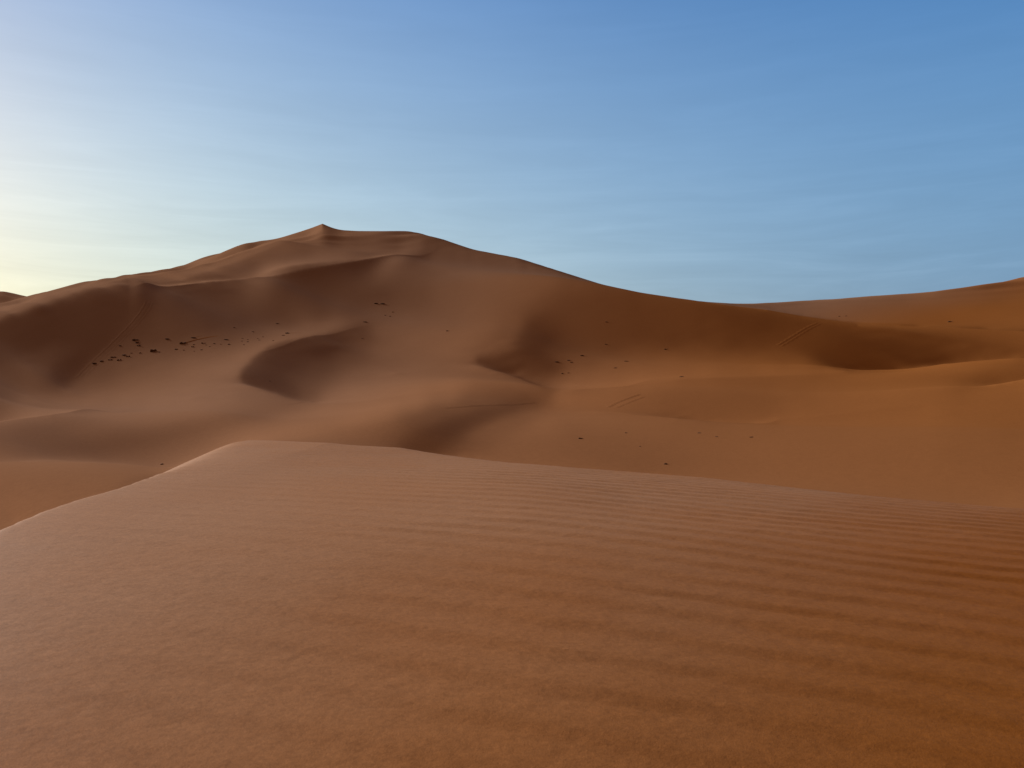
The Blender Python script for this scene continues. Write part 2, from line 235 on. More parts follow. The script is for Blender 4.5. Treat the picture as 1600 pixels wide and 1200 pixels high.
56,0,-1,-2,-2,-2,-6,-5,-2,-2,0,-1,0,-1,0,0,1,0,2,1,4,1,0,-6,6,12,-2,0,-1,-1,-2,0,-1,-1,-1,0,-1,-1,0,0,0,0,0,-1,0,0,-1,0,0,-2,0,-1,0,-1,0,-1,-1,0,0,0,0,-1,0,0,0,0,0,0,0,1,0,0,0,-1,1,0,0,0,0,0,0,0,0,0,1,-1,0,1,0,0,0,0,-1,0,1,-1,0,1,0,0,0,0,0,0,0,-1,1,0,-1,1,0,-1,1,0,-1,1,0,-1,0,1,-1,0,0,0,-1,1,-1,1,0,-1,0,1,0,0,-1,0,0,1,0,0,0,0,0,0,0,0,-1,0,0,0,-1,1,-1,0,-1,1,-1,0,1,-1,0,0,-1,1,0,0,0,0,-1,0,0,0,0,-1,0,-1,0,0,-1,0,-1,-1,0,0,0,0,-1,0,1,-1,0,1,1,0,-1,1,0,-1,0,-1,0,-1,-1,0,-1,-1,0,-1,0,0,0,0,0,0,0,0,-1,1,-1,-1,0,1,-1,-1,0,-1,1,-1,0,-1,0,0,-2,0,0,-1,0,-1,-1,0,0,-1,0,
52,-2,-1,-2,-3,-5,-4,-3,-2,1,-1,0,0,1,1,2,1,2,2,2,1,1,1,9,6,-7,0,-2,-1,-1,0,-1,-2,0,-1,-1,0,-1,0,0,0,-1,0,1,-1,-1,0,-1,-1,0,0,-1,-1,0,-1,0,0,-1,0,-1,0,0,0,0,0,1,-1,0,1,-1,0,0,0,1,0,0,0,0,0,1,0,0,0,0,-1,1,0,-1,0,0,0,1,0,0,0,0,0,0,-1,0,0,0,0,1,0,0,-1,1,0,-1,1,0,-1,1,0,-1,0,1,0,-1,0,1,-1,0,0,0,0,0,-1,1,-1,0,0,0,1,0,0,-1,0,1,-1,1,0,0,-1,0,1,-1,0,0,0,-1,0,0,0,-1,0,0,-1,0,1,-1,1,-1,0,1,0,-1,1,0,-1,-1,0,1,-1,-1,-1,0,-1,-1,0,0,-1,0,-1,0,0,0,0,1,0,0,0,1,0,0,0,0,0,-1,-1,-1,-1,-1,0,0,-1,0,0,-1,0,0,-1,0,0,0,0,-1,1,0,0,-1,0,-1,0,0,-2,0,-1,0,-1,0,0,-1,-1,1,-1,0,0,-1,0,-1,0,
54,-2,-3,-4,-4,-5,-3,-2,1,-1,0,1,1,1,1,1,2,2,1,2,1,4,3,5,-1,-2,-2,-2,-1,-1,-2,-1,0,0,0,0,-1,0,-1,-1,0,0,-1,-1,0,0,0,-1,-1,-1,-1,0,-1,-1,0,-1,0,0,0,-1,1,0,-1,0,1,-1,1,0,0,0,0,0,1,0,0,0,0,1,-1,0,0,0,0,1,0,0,-1,1,0,0,0,-1,1,0,-1,1,0,-1,1,0,0,0,0,-1,1,0,0,-1,1,0,-1,1,0,-1,0,1,0,-1,0,0,0,-1,0,0,1,-1,0,-1,1,-1,1,0,0,-1,0,0,0,1,0,0,0,-1,1,-1,1,0,-1,1,-1,0,-1,0,0,0,-1,0,0,-1,0,0,0,0,-1,1,0,0,0,0,0,0,0,0,0,-1,-1,0,-1,-1,0,-1,0,-1,0,-1,0,-1,1,0,-1,0,1,0,1,0,1,0,-1,0,-1,0,-2,0,0,-1,-1,-1,0,0,-1,1,-1,0,0,0,0,-1,0,0,-1,-1,0,-1,-1,1,-1,0,0,-1,0,-1,0,-1,0,0,0,-1,-1,0,0,0,-1,1,-1,
51,-4,-3,-4,-5,-4,-1,0,-1,1,1,1,2,1,2,2,2,1,2,1,3,2,3,1,-1,-2,-2,-1,-1,-2,0,-1,0,-1,0,0,0,0,-1,-1,-1,-1,0,0,-1,0,-2,-1,0,0,-2,-1,0,0,-1,0,-1,1,-1,1,-1,0,1,0,-1,1,0,0,0,1,0,0,0,0,0,0,1,-1,1,0,0,0,1,-1,0,0,1,0,0,0,0,0,-1,0,1,-1,0,1,0,-1,0,0,0,1,-1,0,0,1,-1,0,1,-1,0,0,0,0,0,0,0,0,-1,0,0,0,-1,0,0,0,0,0,0,-1,0,1,0,0,0,0,0,-1,1,0,0,0,0,0,0,-1,1,-2,1,-1,0,-1,0,-1,0,0,0,0,-1,0,1,-1,1,-1,0,1,0,0,0,0,-1,-1,0,0,-1,-1,-1,0,-1,-1,-1,0,0,0,-1,0,0,0,0,1,0,0,1,0,1,-1,-1,-1,0,-1,-1,-1,0,0,-1,0,0,-1,0,0,0,0,-1,1,-1,0,-1,-1,-2,0,0,0,0,-1,0,0,-1,0,0,0,-1,0,0,-1,1,0,-1,0,1,-1,0,
49,-4,-6,-5,-3,0,-1,1,1,0,2,1,1,2,2,1,2,2,2,2,1,2,1,0,-2,-1,-1,-2,-1,-1,-2,0,-1,1,0,-1,-1,-1,0,0,-1,-1,-1,-1,0,-1,0,-1,-1,-1,0,-1,-1,0,-1,0,0,-1,1,-1,1,0,0,0,1,-1,1,0,0,0,1,0,0,0,0,1,-1,1,0,0,0,1,-1,1,0,0,0,-1,0,0,0,1,0,0,0,0,0,-1,0,1,0,0,0,-1,0,0,1,-1,0,1,-1,0,0,0,0,0,-1,0,0,0,1,-1,0,0,0,-1,0,0,-1,0,0,0,0,0,0,0,0,0,0,1,-1,1,-1,1,-1,0,0,0,-1,1,-1,0,-1,0,-1,0,-1,0,0,-1,0,0,0,1,-1,1,0,0,0,0,0,-1,0,0,-1,-1,0,-1,-1,-1,-1,0,0,-1,-1,0,0,-1,1,0,0,0,0,1,0,1,0,0,-1,-1,-1,-1,-1,0,-1,0,0,-1,0,1,-1,0,0,0,0,-1,0,-1,-1,-1,0,0,0,-1,-1,0,0,0,0,0,-1,0,1,-1,0,0,0,-1,1,0,-1,1,0,
42,-4,-4,-3,-1,-1,1,0,2,2,1,2,2,2,1,2,1,1,2,2,2,0,0,-1,0,-2,-1,-1,-1,-1,-1,-2,1,-2,0,-1,0,-1,-1,-1,-1,0,-2,0,-1,-1,0,-1,-1,-1,0,-1,0,-1,1,-1,0,0,0,1,-1,1,0,0,0,1,-1,1,0,1,-1,1,0,1,0,0,1,0,0,0,0,0,0,0,0,0,0,1,-1,0,1,-1,0,0,0,0,0,0,0,0,0,0,0,0,0,0,-1,1,0,-1,0,0,1,0,0,-1,1,-1,0,0,-1,1,-1,-1,0,0,0,0,-1,0,0,0,0,-1,0,0,0,0,1,0,0,0,0,0,0,0,0,0,-1,0,-1,0,-1,-1,1,-1,0,-1,-1,1,0,0,-1,0,1,-1,1,0,0,0,0,0,0,-1,0,-1,-2,0,0,-1,-1,-1,-1,0,-1,0,-1,1,-1,0,0,0,0,1,1,0,0,0,-1,-2,0,-1,0,-1,1,-1,0,0,0,-1,1,-1,0,0,-1,0,-1,-1,-1,1,-1,-1,0,0,1,0,-1,0,0,0,0,0,-1,1,-1,1,0,0,0,-1,1,0,0,
36,-3,-3,0,-1,1,1,2,1,2,2,2,2,1,1,2,1,2,1,1,1,0,0,-1,-2,-1,0,-1,-2,-1,-1,-1,-2,0,-1,-1,-1,-1,-1,-1,-1,-1,-1,-2,0,1,-2,0,0,-1,-1,0,0,0,-1,0,0,1,-1,0,1,0,0,1,0,0,1,0,1,-1,1,1,0,-1,1,0,0,0,1,0,0,0,0,0,1,-1,0,0,1,0,-1,0,0,1,-1,0,0,0,0,0,0,0,0,0,0,0,0,-1,0,1,0,0,-1,0,0,0,0,0,0,-1,0,0,0,0,-1,0,-1,0,0,0,-1,0,0,0,0,0,0,0,0,0,1,0,0,0,0,0,-1,0,0,-1,0,-1,0,0,-2,0,-1,0,0,-1,0,0,0,0,0,1,0,0,0,0,1,0,-1,-1,-1,-1,0,-1,-1,-1,-1,0,-1,-1,0,-1,0,-1,0,0,0,0,0,0,0,1,2,-3,-1,0,-1,0,0,0,0,0,0,0,0,0,0,0,0,-1,0,-1,-1,-1,0,0,0,0,0,0,0,-1,1,-1,1,-1,1,-1,1,0,0,0,0,0,0,1,0,0,0,
31,-2,0,0,2,1,2,1,2,2,2,1,1,1,2,0,2,1,1,1,1,0,-1,-1,-1,-1,-1,-2,-1,-2,-2,0,-1,-2,-1,-1,-1,-1,-1,-1,-1,-2,0,-1,-2,-1,1,0,-1,0,0,0,-1,0,0,1,0,-1,1,0,0,0,1,0,1,0,1,0,0,1,0,0,1,1,0,0,0,0,0,0,1,-1,1,0,-1,1,0,0,0,0,0,0,0,-1,1,0,-1,1,0,-1,0,0,0,0,0,0,0,0,0,0,0,0,0,0,0,-1,0,0,0,0,0,-1,-1,0,0,0,0,-1,0,-1,0,0,-1,0,0,0,0,1,-1,1,0,0,0,0,1,-1,0,0,0,-1,0,-1,-1,-1,0,-1,-1,0,-1,0,-1,0,1,-1,0,1,0,1,0,1,-1,0,0,0,-1,-1,-1,-1,-2,0,0,-2,0,-1,0,0,-1,0,0,-1,-1,0,0,0,-1,0,-1,1,0,0,0,0,0,0,0,0,1,0,0,0,0,0,-1,0,-1,-1,-1,1,0,-1,1,0,0,0,-1,1,0,0,0,0,0,1,0,-1,1,0,0,1,0,0,0,0,1,
28,1,1,1,1,2,1,3,1,2,1,1,1,2,0,2,0,2,1,1,-1,0,-1,-2,-1,-1,-3,-1,-2,-2,0,-2,-1,-1,-2,0,-2,0,-1,-2,-1,-1,-1,-1,-1,-1,0,0,0,0,-1,0,0,0,1,0,0,1,0,1,0,1,0,0,0,2,-1,1,1,0,1,0,0,0,0,1,0,1,-1,1,0,0,0,0,1,0,-1,0,0,0,0,0,0,0,0,0,0,0,-1,1,-1,0,0,0,0,0,0,0,0,-1,1,0,0,-1,0,1,-1,0,-1,0,0,0,0,-1,0,-1,-1,0,0,0,-1,0,0,0,0,0,0,-1,1,-1,1,0,1,0,-1,1,0,-1,-1,0,-1,0,-1,-1,-1,0,0,-1,-1,0,0,-1,0,1,0,-1,1,0,1,0,1,0,-1,-1,-1,0,-2,-1,0,-1,-1,0,-1,0,-1,-1,0,0,-1,0,0,-1,-1,-1,0,-2,-1,1,1,1,0,1,0,1,0,0,0,1,0,0,-1,0,0,-1,0,-1,1,-1,1,0,-1,1,0,0,0,0,0,1,0,0,0,0,0,1,0,1,0,0,0,1,0,1,0,
29,1,0,2,1,2,3,1,3,0,2,1,1,0,2,0,1,0,1,0,0,-1,-2,-1,-2,-3,-1,-3,-1,-1,-1,-1,-2,-1,-1,-2,0,-1,-1,-1,-1,-1,-1,-1,-1,-1,-1,1,0,0,0,0,0,1,-1,1,0,1,0,0,1,1,0,1,1,0,1,0,0,1,0,1,0,1,0,0,1,-1,1,0,0,1,0,-1,0,0,1,0,0,0,0,0,0,0,-1,0,0,0,0,0,0,0,-1,0,0,0,0,0,0,0,-1,0,0,1,0,-1,0,0,0,0,-1,-1,0,0,-1,0,0,-1,-1,0,0,-1,-1,1,-1,0,0,1,0,1,-1,1,0,0,1,-1,0,0,0,-1,-1,-1,-1,0,-1,-1,-1,-1,0,-1,0,0,-1,0,1,0,0,1,1,0,0,0,0,-1,-1,-1,-1,-1,0,-2,0,0,-1,0,-1,0,0,-2,0,0,-1,-1,0,-1,-2,0,-1,0,1,1,1,1,0,1,0,1,1,-1,1,0,1,-1,0,-1,-1,1,0,0,0,0,1,-1,1,0,1,0,0,0,0,1,0,1,0,0,1,-1,1,1,0,0,1,0,1,
30,1,2,1,3,2,1,2,0,2,0,1,1,1,0,1,1,0,-1,0,-1,-2,-2,-2,-1,-2,-3,-1,-2,0,-2,-1,-1,-2,0,-1,-1,-1,-1,-1,-1,-1,-1,-1,0,-2,0,-1,0,0,1,0,1,0,1,0,1,0,1,1,0,0,1,1,0,1,1,1,0,0,1,0,1,-1,1,0,0,2,0,0,0,-1,0,1,0,0,0,0,0,0,0,0,0,0,0,0,0,-1,0,0,0,-1,1,0,-1,0,0,0,0,0,0,0,0,0,-1,1,0,0,-1,-1,0,0,0,-1,-1,0,-1,-1,0,-1,-1,0,0,-1,1,-1,1,-1,0,1,1,-1,1,0,0,1,-1,0,-1,0,-1,-1,-1,-1,-1,-1,-1,0,0,-1,-1,1,0,-1,0,1,0,0,0,1,1,0,-1,0,-1,-2,0,-1,-1,0,-1,-1,1,-1,0,-1,0,0,-1,-1,-1,0,-1,-1,0,-2,0,1,0,1,1,0,2,0,1,1,0,1,0,0,0,0,-1,0,1,0,0,0,0,1,0,1,-1,1,0,0,1,0,1,0,1,-1,1,1,0,1,0,1,1,1,0,1,0,
31,1,2,2,2,2,2,1,1,1,0,1,0,0,1,0,0,0,0,-3,-2,-2,-1,-2,-2,-2,-2,-1,-1,-1,-1,-2,-1,0,-2,-1,-1,-1,-1,-1,-1,0,-1,-1,-1,0,-1,-1,1,0,0,1,0,1,0,1,1,0,1,1,1,0,1,1,1,0,0,1,1,1,0,0,0,2,0,0,1,-1,0,0,1,1,0,0,0,0,-1,0,0,0,0,0,0,-1,0,0,0,0,1,-1,0,0,0,-1,1,0,-1,0,0,0,0,0,0,-1,1,-1,0,0,0,0,0,-1,-1,0,-1,-1,0,-1,-1,0,-1,0,-1,0,-1,1,-1,1,0,0,0,1,0,1,0,0,0,-1,0,-1,-1,-1,0,-2,0,-2,0,-1,-1,0,0,-1,-1,1,-1,0,0,1,0,1,0,1,-1,-1,-1,0,-1,0,-1,0,0,0,-1,0,0,0,-1,-1,0,-1,0,-1,-1,-1,-1,0,-1,1,1,0,2,1,1,1,1,0,0,1,0,0,0,0,0,1,0,0,0,1,0,1,0,0,1,0,0,1,0,1,0,1,0,2,0,0,1,1,1,0,1,0,2,0,1,
32,2,2,2,2,2,1,1,1,0,1,0,0,1,-1,0,-1,-1,-2,-1,-3,-2,-2,-1,-3,-1,-1,-2,-1,-1,-1,-1,-1,-1,-1,-1,0,-2,0,-1,-1,-1,0,-1,-1,0,-1,0,-1,1,0,1,0,1,1,0,1,1,1,0,1,2,0,1,0,1,1,0,1,0,1,1,1,-1,1,1,-1,1,0,1,-1,0,0,0,0,0,1,0,0,0,-1,0,0,1,0,-1,0,0,-1,0,0,0,-1,1,-1,0,0,0,0,0,0,0,-1,1,-1,0,0,0,0,-1,0,0,-1,-1,0,-1,-1,0,-1,-1,0,-2,1,-1,-1,0,0,0,0,0,1,1,0,1,0,0,0,0,-1,-1,-1,-1,-1,-1,-1,0,-2,0,-1,0,-1,-1,1,-1,0,0,0,0,0,0,1,1,-2,-1,0,-1,1,-1,0,0,0,0,0,0,-1,0,0,0,0,-1,0,-1,-1,-1,0,0,0,-1,1,1,1,1,1,1,1,1,1,0,0,1,-1,1,1,-1,1,0,1,0,1,-1,1,1,0,1,1,0,1,0,1,1,1,0,1,1,1,0,1,1,1,1,1,1,1,
33,3,2,2,2,1,1,0,1,0,0,0,0,0,0,-1,-1,-2,-2,-3,-2,-2,-2,-2,-1,-2,-2,-1,-1,-1,-1,-1,-1,-1,-1,0,-1,0,-2,0,0,-1,-1,0,0,-1,0,-1,0,0,1,0,1,0,1,1,1,1,0,2,0,1,1,0,2,0,1,1,0,1,1,0,0,1,0,0,1,0,1,-1,1,0,0,0,0,0,0,0,0,-1,1,0,0,-1,0,1,-1,0,0,0,-1,0,0,-1,1,-1,0,0,0,-1,0,0,1,-1,1,0,-1,0,0,0,-1,-1,0,-1,0,-1,-1,-1,-1,-1,-1,0,-1,-1,0,0,0,0,0,1,0,0,1,0,1,0,1,-1,-1,-1,-1,-1,-2,0,-2,0,-1,-1,0,-1,0,0,-1,0,0,-1,0,-1,0,0,-1,-2,2,1,0,1,-1,1,0,0,0,0,0,0,1,-1,0,0,-1,1,-2,0,0,-1,-1,0,0,1,1,1,0,1,1,2,0,1,1,0,1,0,1,0,0,1,0,1,0,1,0,1,1,0,1,0,1,2,0,1,1,0,1,1,1,1,1,1,1,1,1,1,1,1,1,
35,2,2,3,1,0,1,1,-1,1,0,-1,0,-1,-1,-1,-2,-2,-3,-3,-2,-3,-1,-2,-1,-2,0,-1,-1,-2,0,-1,0,-2,0,-1,-1,0,0,-1,-1,0,-1,0,0,0,-1,0,0,-1,1,0,1,1,1,1,0,1,2,0,1,1,1,1,0,2,0,1,1,1,-1,1,1,1,0,1,0,0,0,0,0,0,1,0,0,0,0,-1,0,1,-1,0,-1,1,-1,0,1,-1,0,-1,1,-1,0,0,-1,0,0,0,-1,1,-1,0,0,0,0,0,0,0,-1,0,0,-1,0,-1,-1,-1,-1,-1,-1,-1,0,-1,-1,-1,0,-1,0,0,1,-1,1,1,1,1,0,1,-1,0,-1,-1,-1,-1,-1,-2,0,-2,1,-1,-1,-1,0,-1,0,0,-1,0,0,-1,0,-2,-1,0,1,0,1,1,1,0,1,0,1,0,0,0,0,1,-1,1,-1,0,0,-1,0,0,0,0,0,0,1,1,1,1,1,1,2,0,0,1,0,0,0,1,1,1,0,1,1,0,1,1,1,1,1,1,1,0,1,1,1,1,1,1,1,1,1,1,1,1,1,1,1,1,1,
36,3,2,1,1,2,-1,0,1,-2,0,0,-1,-2,-1,-2,-2,-4,-3,-2,-3,-1,-2,-1,-2,0,-2,-1,-1,0,-1,0,-1,0,-1,0,-1,0,-1,0,0,0,0,-1,-1,0,1,0,-1,0,0,0,1,0,1,1,1,1,1,1,1,0,2,1,1,0,1,1,1,0,2,0,0,0,1,0,1,0,0,1,0,0,-1,1,0,-1,0,1,-1,0,1,-1,0,0,0,0,-1,0,0,0,-1,1,-1,0,-1,0,0,-1,0,0,0,0,0,0,0,0,0,-1,1,0,-1,0,-2,0,-1,-1,-1,-1,-1,-1,-2,-1,-1,1,-1,0,-1,0,0,0,1,0,0,1,2,0,0,0,-1,-2,-1,-1,-1,-1,-1,0,-1,-1,0,0,-1,0,0,-1,0,-1,-1,0,-1,-1,0,-1,0,2,1,0,1,1,1,1,0,1,0,1,0,0,1,-1,1,-1,0,0,0,0,0,0,1,1,0,0,2,2,1,0,0,1,1,0,1,1,1,0,1,0,1,1,0,2,1,1,0,1,1,1,1,1,1,2,0,2,1,1,1,1,0,2,1,1,1,1,0,2,1,
38,1,3,2,1,-1,1,-1,-2,0,-1,-1,-2,-1,-3,-3,-3,-3,-2,-3,-1,-2,-2,-1,0,-1,-1,0,-1,0,-1,-1,0,0,-1,0,0,-1,0,0,0,-1,0,0,0,0,-1,0,0,1,-1,1,0,1,1,0,1,1,1,1,1,2,0,1,1,1,1,0,1,1,0,1,1,1,0,0,0,1,0,0,0,0,1,-1,0,1,-1,0,0,0,-1,1,0,-1,0,0,0,0,-1,0,0,-1,0,-1,1,-1,0,-1,1,-1,0,0,-1,1,-1,0,1,0,-1,0,-1,0,0,-1,-2,-1,-1,-1,-1,-1,-1,-1,-1,-1,0,-1,0,-1,0,1,-1,1,1,1,0,1,1,-1,-1,-1,-1,-2,0,-1,0,-1,-1,0,0,0,-1,0,-1,0,-1,0,-1,0,-2,0,-1,1,0,0,2,1,1,1,1,1,0,1,1,0,1,0,0,1,0,0,0,1,-1,1,0,1,0,1,1,2,0,1,0,1,1,1,0,1,1,0,1,1,1,1,1,1,2,0,1,1,2,1,1,1,1,1,1,0,2,0,1,1,1,1,2,0,1,1,1,1,1,0,1,
38,5,1,0,0,0,-1,-1,0,-2,-2,-2,-2,-4,-2,-4,-3,-2,-3,-1,-1,-1,-1,-1,-1,-1,1,-1,0,-1,-1,1,-1,0,0,-1,0,0,0,0,0,0,0,0,0,-1,1,-1,1,-2,1,0,0,1,0,1,1,1,1,1,2,0,1,1,1,1,1,1,0,1,1,1,0,0,1,1,0,0,0,0,0,1,-1,0,0,0,1,-1,0,0,0,-1,0,1,0,-1,0,0,-1,0,0,0,-1,0,-1,0,-1,1,-2,0,0,0,0,0,0,0,0,0,0,0,0,-1,-1,-1,0,-2,-1,-2,-1,-1,-1,-1,-1,-1,-1,-1,0,0,0,-1,1,0,1,0,1,2,-1,0,-1,-1,-2,0,-1,0,-1,0,0,0,-1,0,0,0,0,-1,0,-1,0,-1,0,-1,0,-1,1,1,0,2,1,1,1,1,1,1,1,1,0,1,1,0,0,1,0,0,1,0,1,0,2,1,0,1,1,0,2,0,1,1,1,1,0,2,1,1,1,1,1,1,1,1,1,2,0,1,1,1,1,1,1,1,1,1,1,1,1,1,0,1,1,0,1,0,1,1,0,
42,-1,3,1,-1,-1,-2,-1,-3,-2,-3,-3,-3,-2,-4,-2,-3,-2,-1,-1,-1,-1,0,0,-1,0,-1,0,-1,0,1,-1,0,-1,1,0,0,-1,0,0,0,0,0,0,0,0,0,0,0,0,-1,0,1,0,1,1,1,1,0,2,0,1,2,0,1,1,1,1,1,1,1,0,1,1,0,0,0,0,1,0,0,0,0,0,0,0,-1,1,0,-1,0,0,0,-1,0,0,0,0,0,0,-1,-1,1,-1,-1,0,-1,-1,1,-1,0,-1,1,-1,1,0,0,0,0,-1,0,0,-1,-1,-1,-1,-2,-1,-1,-2,-1,-1,-1,-1,-1,0,-1,0,-1,1,-1,0,0,0,1,0,5,-5,-1,-1,1,-1,-1,1,0,0,0,0,0,0,0,-1,0,0,0,0,-1,-1,0,0,-1,1,0,1,1,0,2,1,1,1,2,1,1,0,2,1,0,0,1,0,2,0,1,0,1,1,1,0,2,0,1,1,1,1,1,1,1,1,2,1,1,1,1,2,1,1,1,1,1,0,1,1,1,1,0,1,1,1,1,1,0,1,1,0,1,1,0,1,0,1,0,0,1,
41,6,-1,-2,-1,-3,-3,-3,-3,-3,-3,-3,-3,-3,-2,-2,-1,-1,-1,-1,-1,1,-1,-1,0,0,0,-1,1,0,-1,0,0,0,0,0,0,0,0,0,0,0,-1,1,-1,1,-1,1,-1,0,0,0,0,0,1,1,1,1,1,0,2,1,1,1,1,1,1,1,1,0,1,1,0,0,1,0,1,0,0,1,0,-1,1,-1,0,0,0,-1,0,0,0,0,0,0,0,0,-1,0,0,-1,0,0,-1,0,0,-2,0,0,-2,1,-1,0,0,0,0,0,0,1,0,0,0,-1,-1,-1,-2,-1,-1,-1,-2,-1,-2,-1,0,-1,-1,-1,0,-1,0,-2,0,0,-1,0,0,0,-3,2,1,0,0,0,1,0,0,0,1,0,0,0,1,0,-1,0,0,-1,0,0,-1,0,1,0,1,0,1,2,0,2,1,2,1,1,1,2,0,0,2,1,1,1,0,1,0,2,0,1,0,2,0,2,1,1,1,1,1,1,2,1,1,1,2,1,1,1,2,0,2,1,0,1,1,0,0,1,2,0,1,1,-1,1,1,0,1,1,0,0,0,1,0,0,1,0,0,
50,-9,3,0,-5,-3,-5,-4,-3,-3,-3,-3,-2,-3,-1,-1,-1,0,-1,0,1,-1,0,0,0,0,-1,0,0,-1,1,-1,0,1,-1,0,0,1,0,0,-1,0,1,-1,1,-1,0,-1,1,0,-1,0,0,1,1,1,0,1,2,1,0,1,1,2,1,1,0,1,1,1,0,1,1,1,0,0,0,1,0,-1,0,1,-1,1,0,-1,0,0,0,0,0,0,0,-1,0,0,0,-1,0,0,0,-1,0,-1,-1,0,-1,-1,0,-1,0,-1,0,0,0,0,1,-1,1,0,-1,0,0,-1,-2,-1,-2,-2,-1,-2,0,-1,-2,-1,0,0,-1,-1,-1,0,0,-1,-1,-1,-1,-2,-2,3,0,2,1,1,1,0,1,0,0,1,1,0,-1,1,0,0,0,0,0,-1,1,0,0,0,1,1,1,1,2,1,1,1,1,1,2,1,1,2,0,1,1,0,1,1,2,0,2,1,1,1,1,1,2,1,1,2,1,2,0,2,1,2,0,2,1,1,0,2,0,1,1,-1,0,1,1,0,0,1,0,1,1,0,0,1,-1,1,0,1,0,-1,1,0,-1,1,-1,
38,16,-6,-11,-7,-6,-2,-2,-2,-3,-3,-3,-2,0,-1,0,-1,0,1,0,-2,0,0,0,-1,0,1,1,-1,1,-1,1,0,-1,1,0,-1,0,0,0,1,-1,0,0,0,0,0,0,-1,0,-1,1,1,0,0,1,2,0,0,1,2,1,1,0,1,1,2,1,0,2,0,0,1,0,1,1,0,0,0,1,0,-1,0,0,0,0,0,0,-1,0,0,-1,0,1,-1,0,0,0,0,0,-1,0,-1,-1,-1,0,-1,-1,-1,-1,0,0,-1,0,0,1,-1,1,0,1,0,-1,-1,-1,-1,-2,-1,-2,-1,-1,-2,-1,0,-1,-1,-1,-1,0,0,-1,-2,0,-1,-1,-2,-1,0,0,2,1,1,1,1,1,1,2,0,1,0,0,2,-1,1,0,-1,1,0,0,0,0,0,1,0,1,1,2,1,1,2,1,2,2,0,2,1,1,1,1,1,1,1,2,0,2,1,1,2,1,2,1,1,1,1,2,1,1,2,1,1,0,2,1,1,1,1,0,0,0,0,1,0,0,0,0,1,0,1,-1,1,0,1,-1,1,-1,0,0,0,0,0,0,0,-1,0,
73,-20,-16,-7,-3,-4,-6,-5,-5,-2,0,1,-1,-1,-1,0,1,-1,1,-1,1,0,1,0,1,-1,-1,-1,0,0,1,0,-1,1,0,0,1,0,0,0,-1,0,0,-1,0,0,0,0,0,0,0,0,0,1,1,0,1,1,1,1,0,1,1,2,1,1,1,0,1,0,2,1,0,1,0,0,1,0,0,0,0,0,0,0,-1,0,0,-1,1,-1,0,0,0,-1,1,-1,0,0,0,-1,0,0,-1,0,-1,-1,-1,-1,-1,-1,-1,0,-1,0,0,0,1,0,1,-1,1,0,-1,-2,-1,-2,-2,0,-2,-1,0,-1,-1,-1,0,-1,-1,0,-2,0,0,-2,-1,-2,-1,-1,0,0,1,2,2,2,1,1,1,1,1,0,2,1,-1,2,-1,1,0,0,0,1,0,0,1,0,2,1,1,0,2,2,1,2,1,1,2,1,1,1,1,2,1,2,1,1,2,1,1,2,1,1,1,2,1,2,1,0,2,1,0,1,1,2,0,0,1,0,1,0,1,0,0,0,-1,0,1,0,0,0,0,0,0,0,0,0,-1,1,0,-1,0,0,-1,0,0,0,0,
32,-19,-4,-1,-3,1,0,-1,3,0,0,-2,0,0,1,0,-1,2,-3,0,-1,0,-2,-2,0,2,2,1,1,-2,-1,1,2,-1,-1,0,0,0,0,0,1,-2,0,1,-1,0,0,0,0,0,1,0,0,1,0,1,-1,1,1,1,1,1,1,1,1,1,0,2,1,1,0,1,1,0,0,1,0,0,0,0,0,0,0,-1,0,0,0,0,-1,0,0,0,0,0,-1,1,0,-1,0,0,0,-1,0,-1,0,-2,-1,-2,0,-1,-1,-1,0,0,-1,0,0,1,-1,2,0,0,-1,-1,-2,-2,-1,-2,-1,0,-1,-1,0,0,-1,-1,1,-2,0,-1,-1,-1,-1,-1,-1,-1,0,1,1,1,1,2,1,2,1,1,2,1,0,1,1,0,1,0,1,0,0,1,0,1,1,1,0,2,1,2,1,1,2,2,2,0,2,1,2,1,2,1,1,1,2,1,1,2,2,1,1,1,2,0,1,1,1,2,0,0,2,0,1,0,0,1,0,0,0,0,0,0,0,0,0,0,0,0,-1,1,-1,0,0,0,-1,0,0,-1,0,0,0,-1,0,0,-1,-1,0,
11,-5,-6,-7,1,5,1,-1,-3,1,0,4,2,2,0,0,5,-3,4,1,0,0,-2,3,-2,-3,-4,-1,-2,3,1,-2,-2,1,2,1,0,0,1,0,-1,-2,0,-1,1,0,0,1,0,2,-2,0,1,0,0,0,1,0,1,0,1,1,1,1,1,1,2,0,1,1,1,0,1,0,1,0,0,0,1,0,0,0,0,0,-1,0,-1,0,0,0,-1,0,0,0,0,-1,0,1,-1,0,0,0,-1,0,-2,-1,-1,-1,-2,-1,-1,-1,0,-1,0,-1,0,0,1,1,0,0,-1,-1,-2,0,-2,-1,0,-1,-1,1,-1,0,-1,1,-1,0,-1,-1,-1,-1,-1,0,-1,-1,0,0,1,2,1,1,2,2,1,2,0,2,1,1,1,1,1,0,0,1,1,-1,1,2,0,1,2,0,2,1,2,2,2,1,1,3,1,1,2,1,2,1,2,1,1,2,1,1,1,1,1,1,0,2,0,1,1,0,0,1,0,1,0,0,0,0,0,0,0,0,-1,0,0,0,1,-1,-1,1,0,-1,0,0,-1,0,-1,0,0,0,-1,-1,0,0,-1,0,0,0,-1,
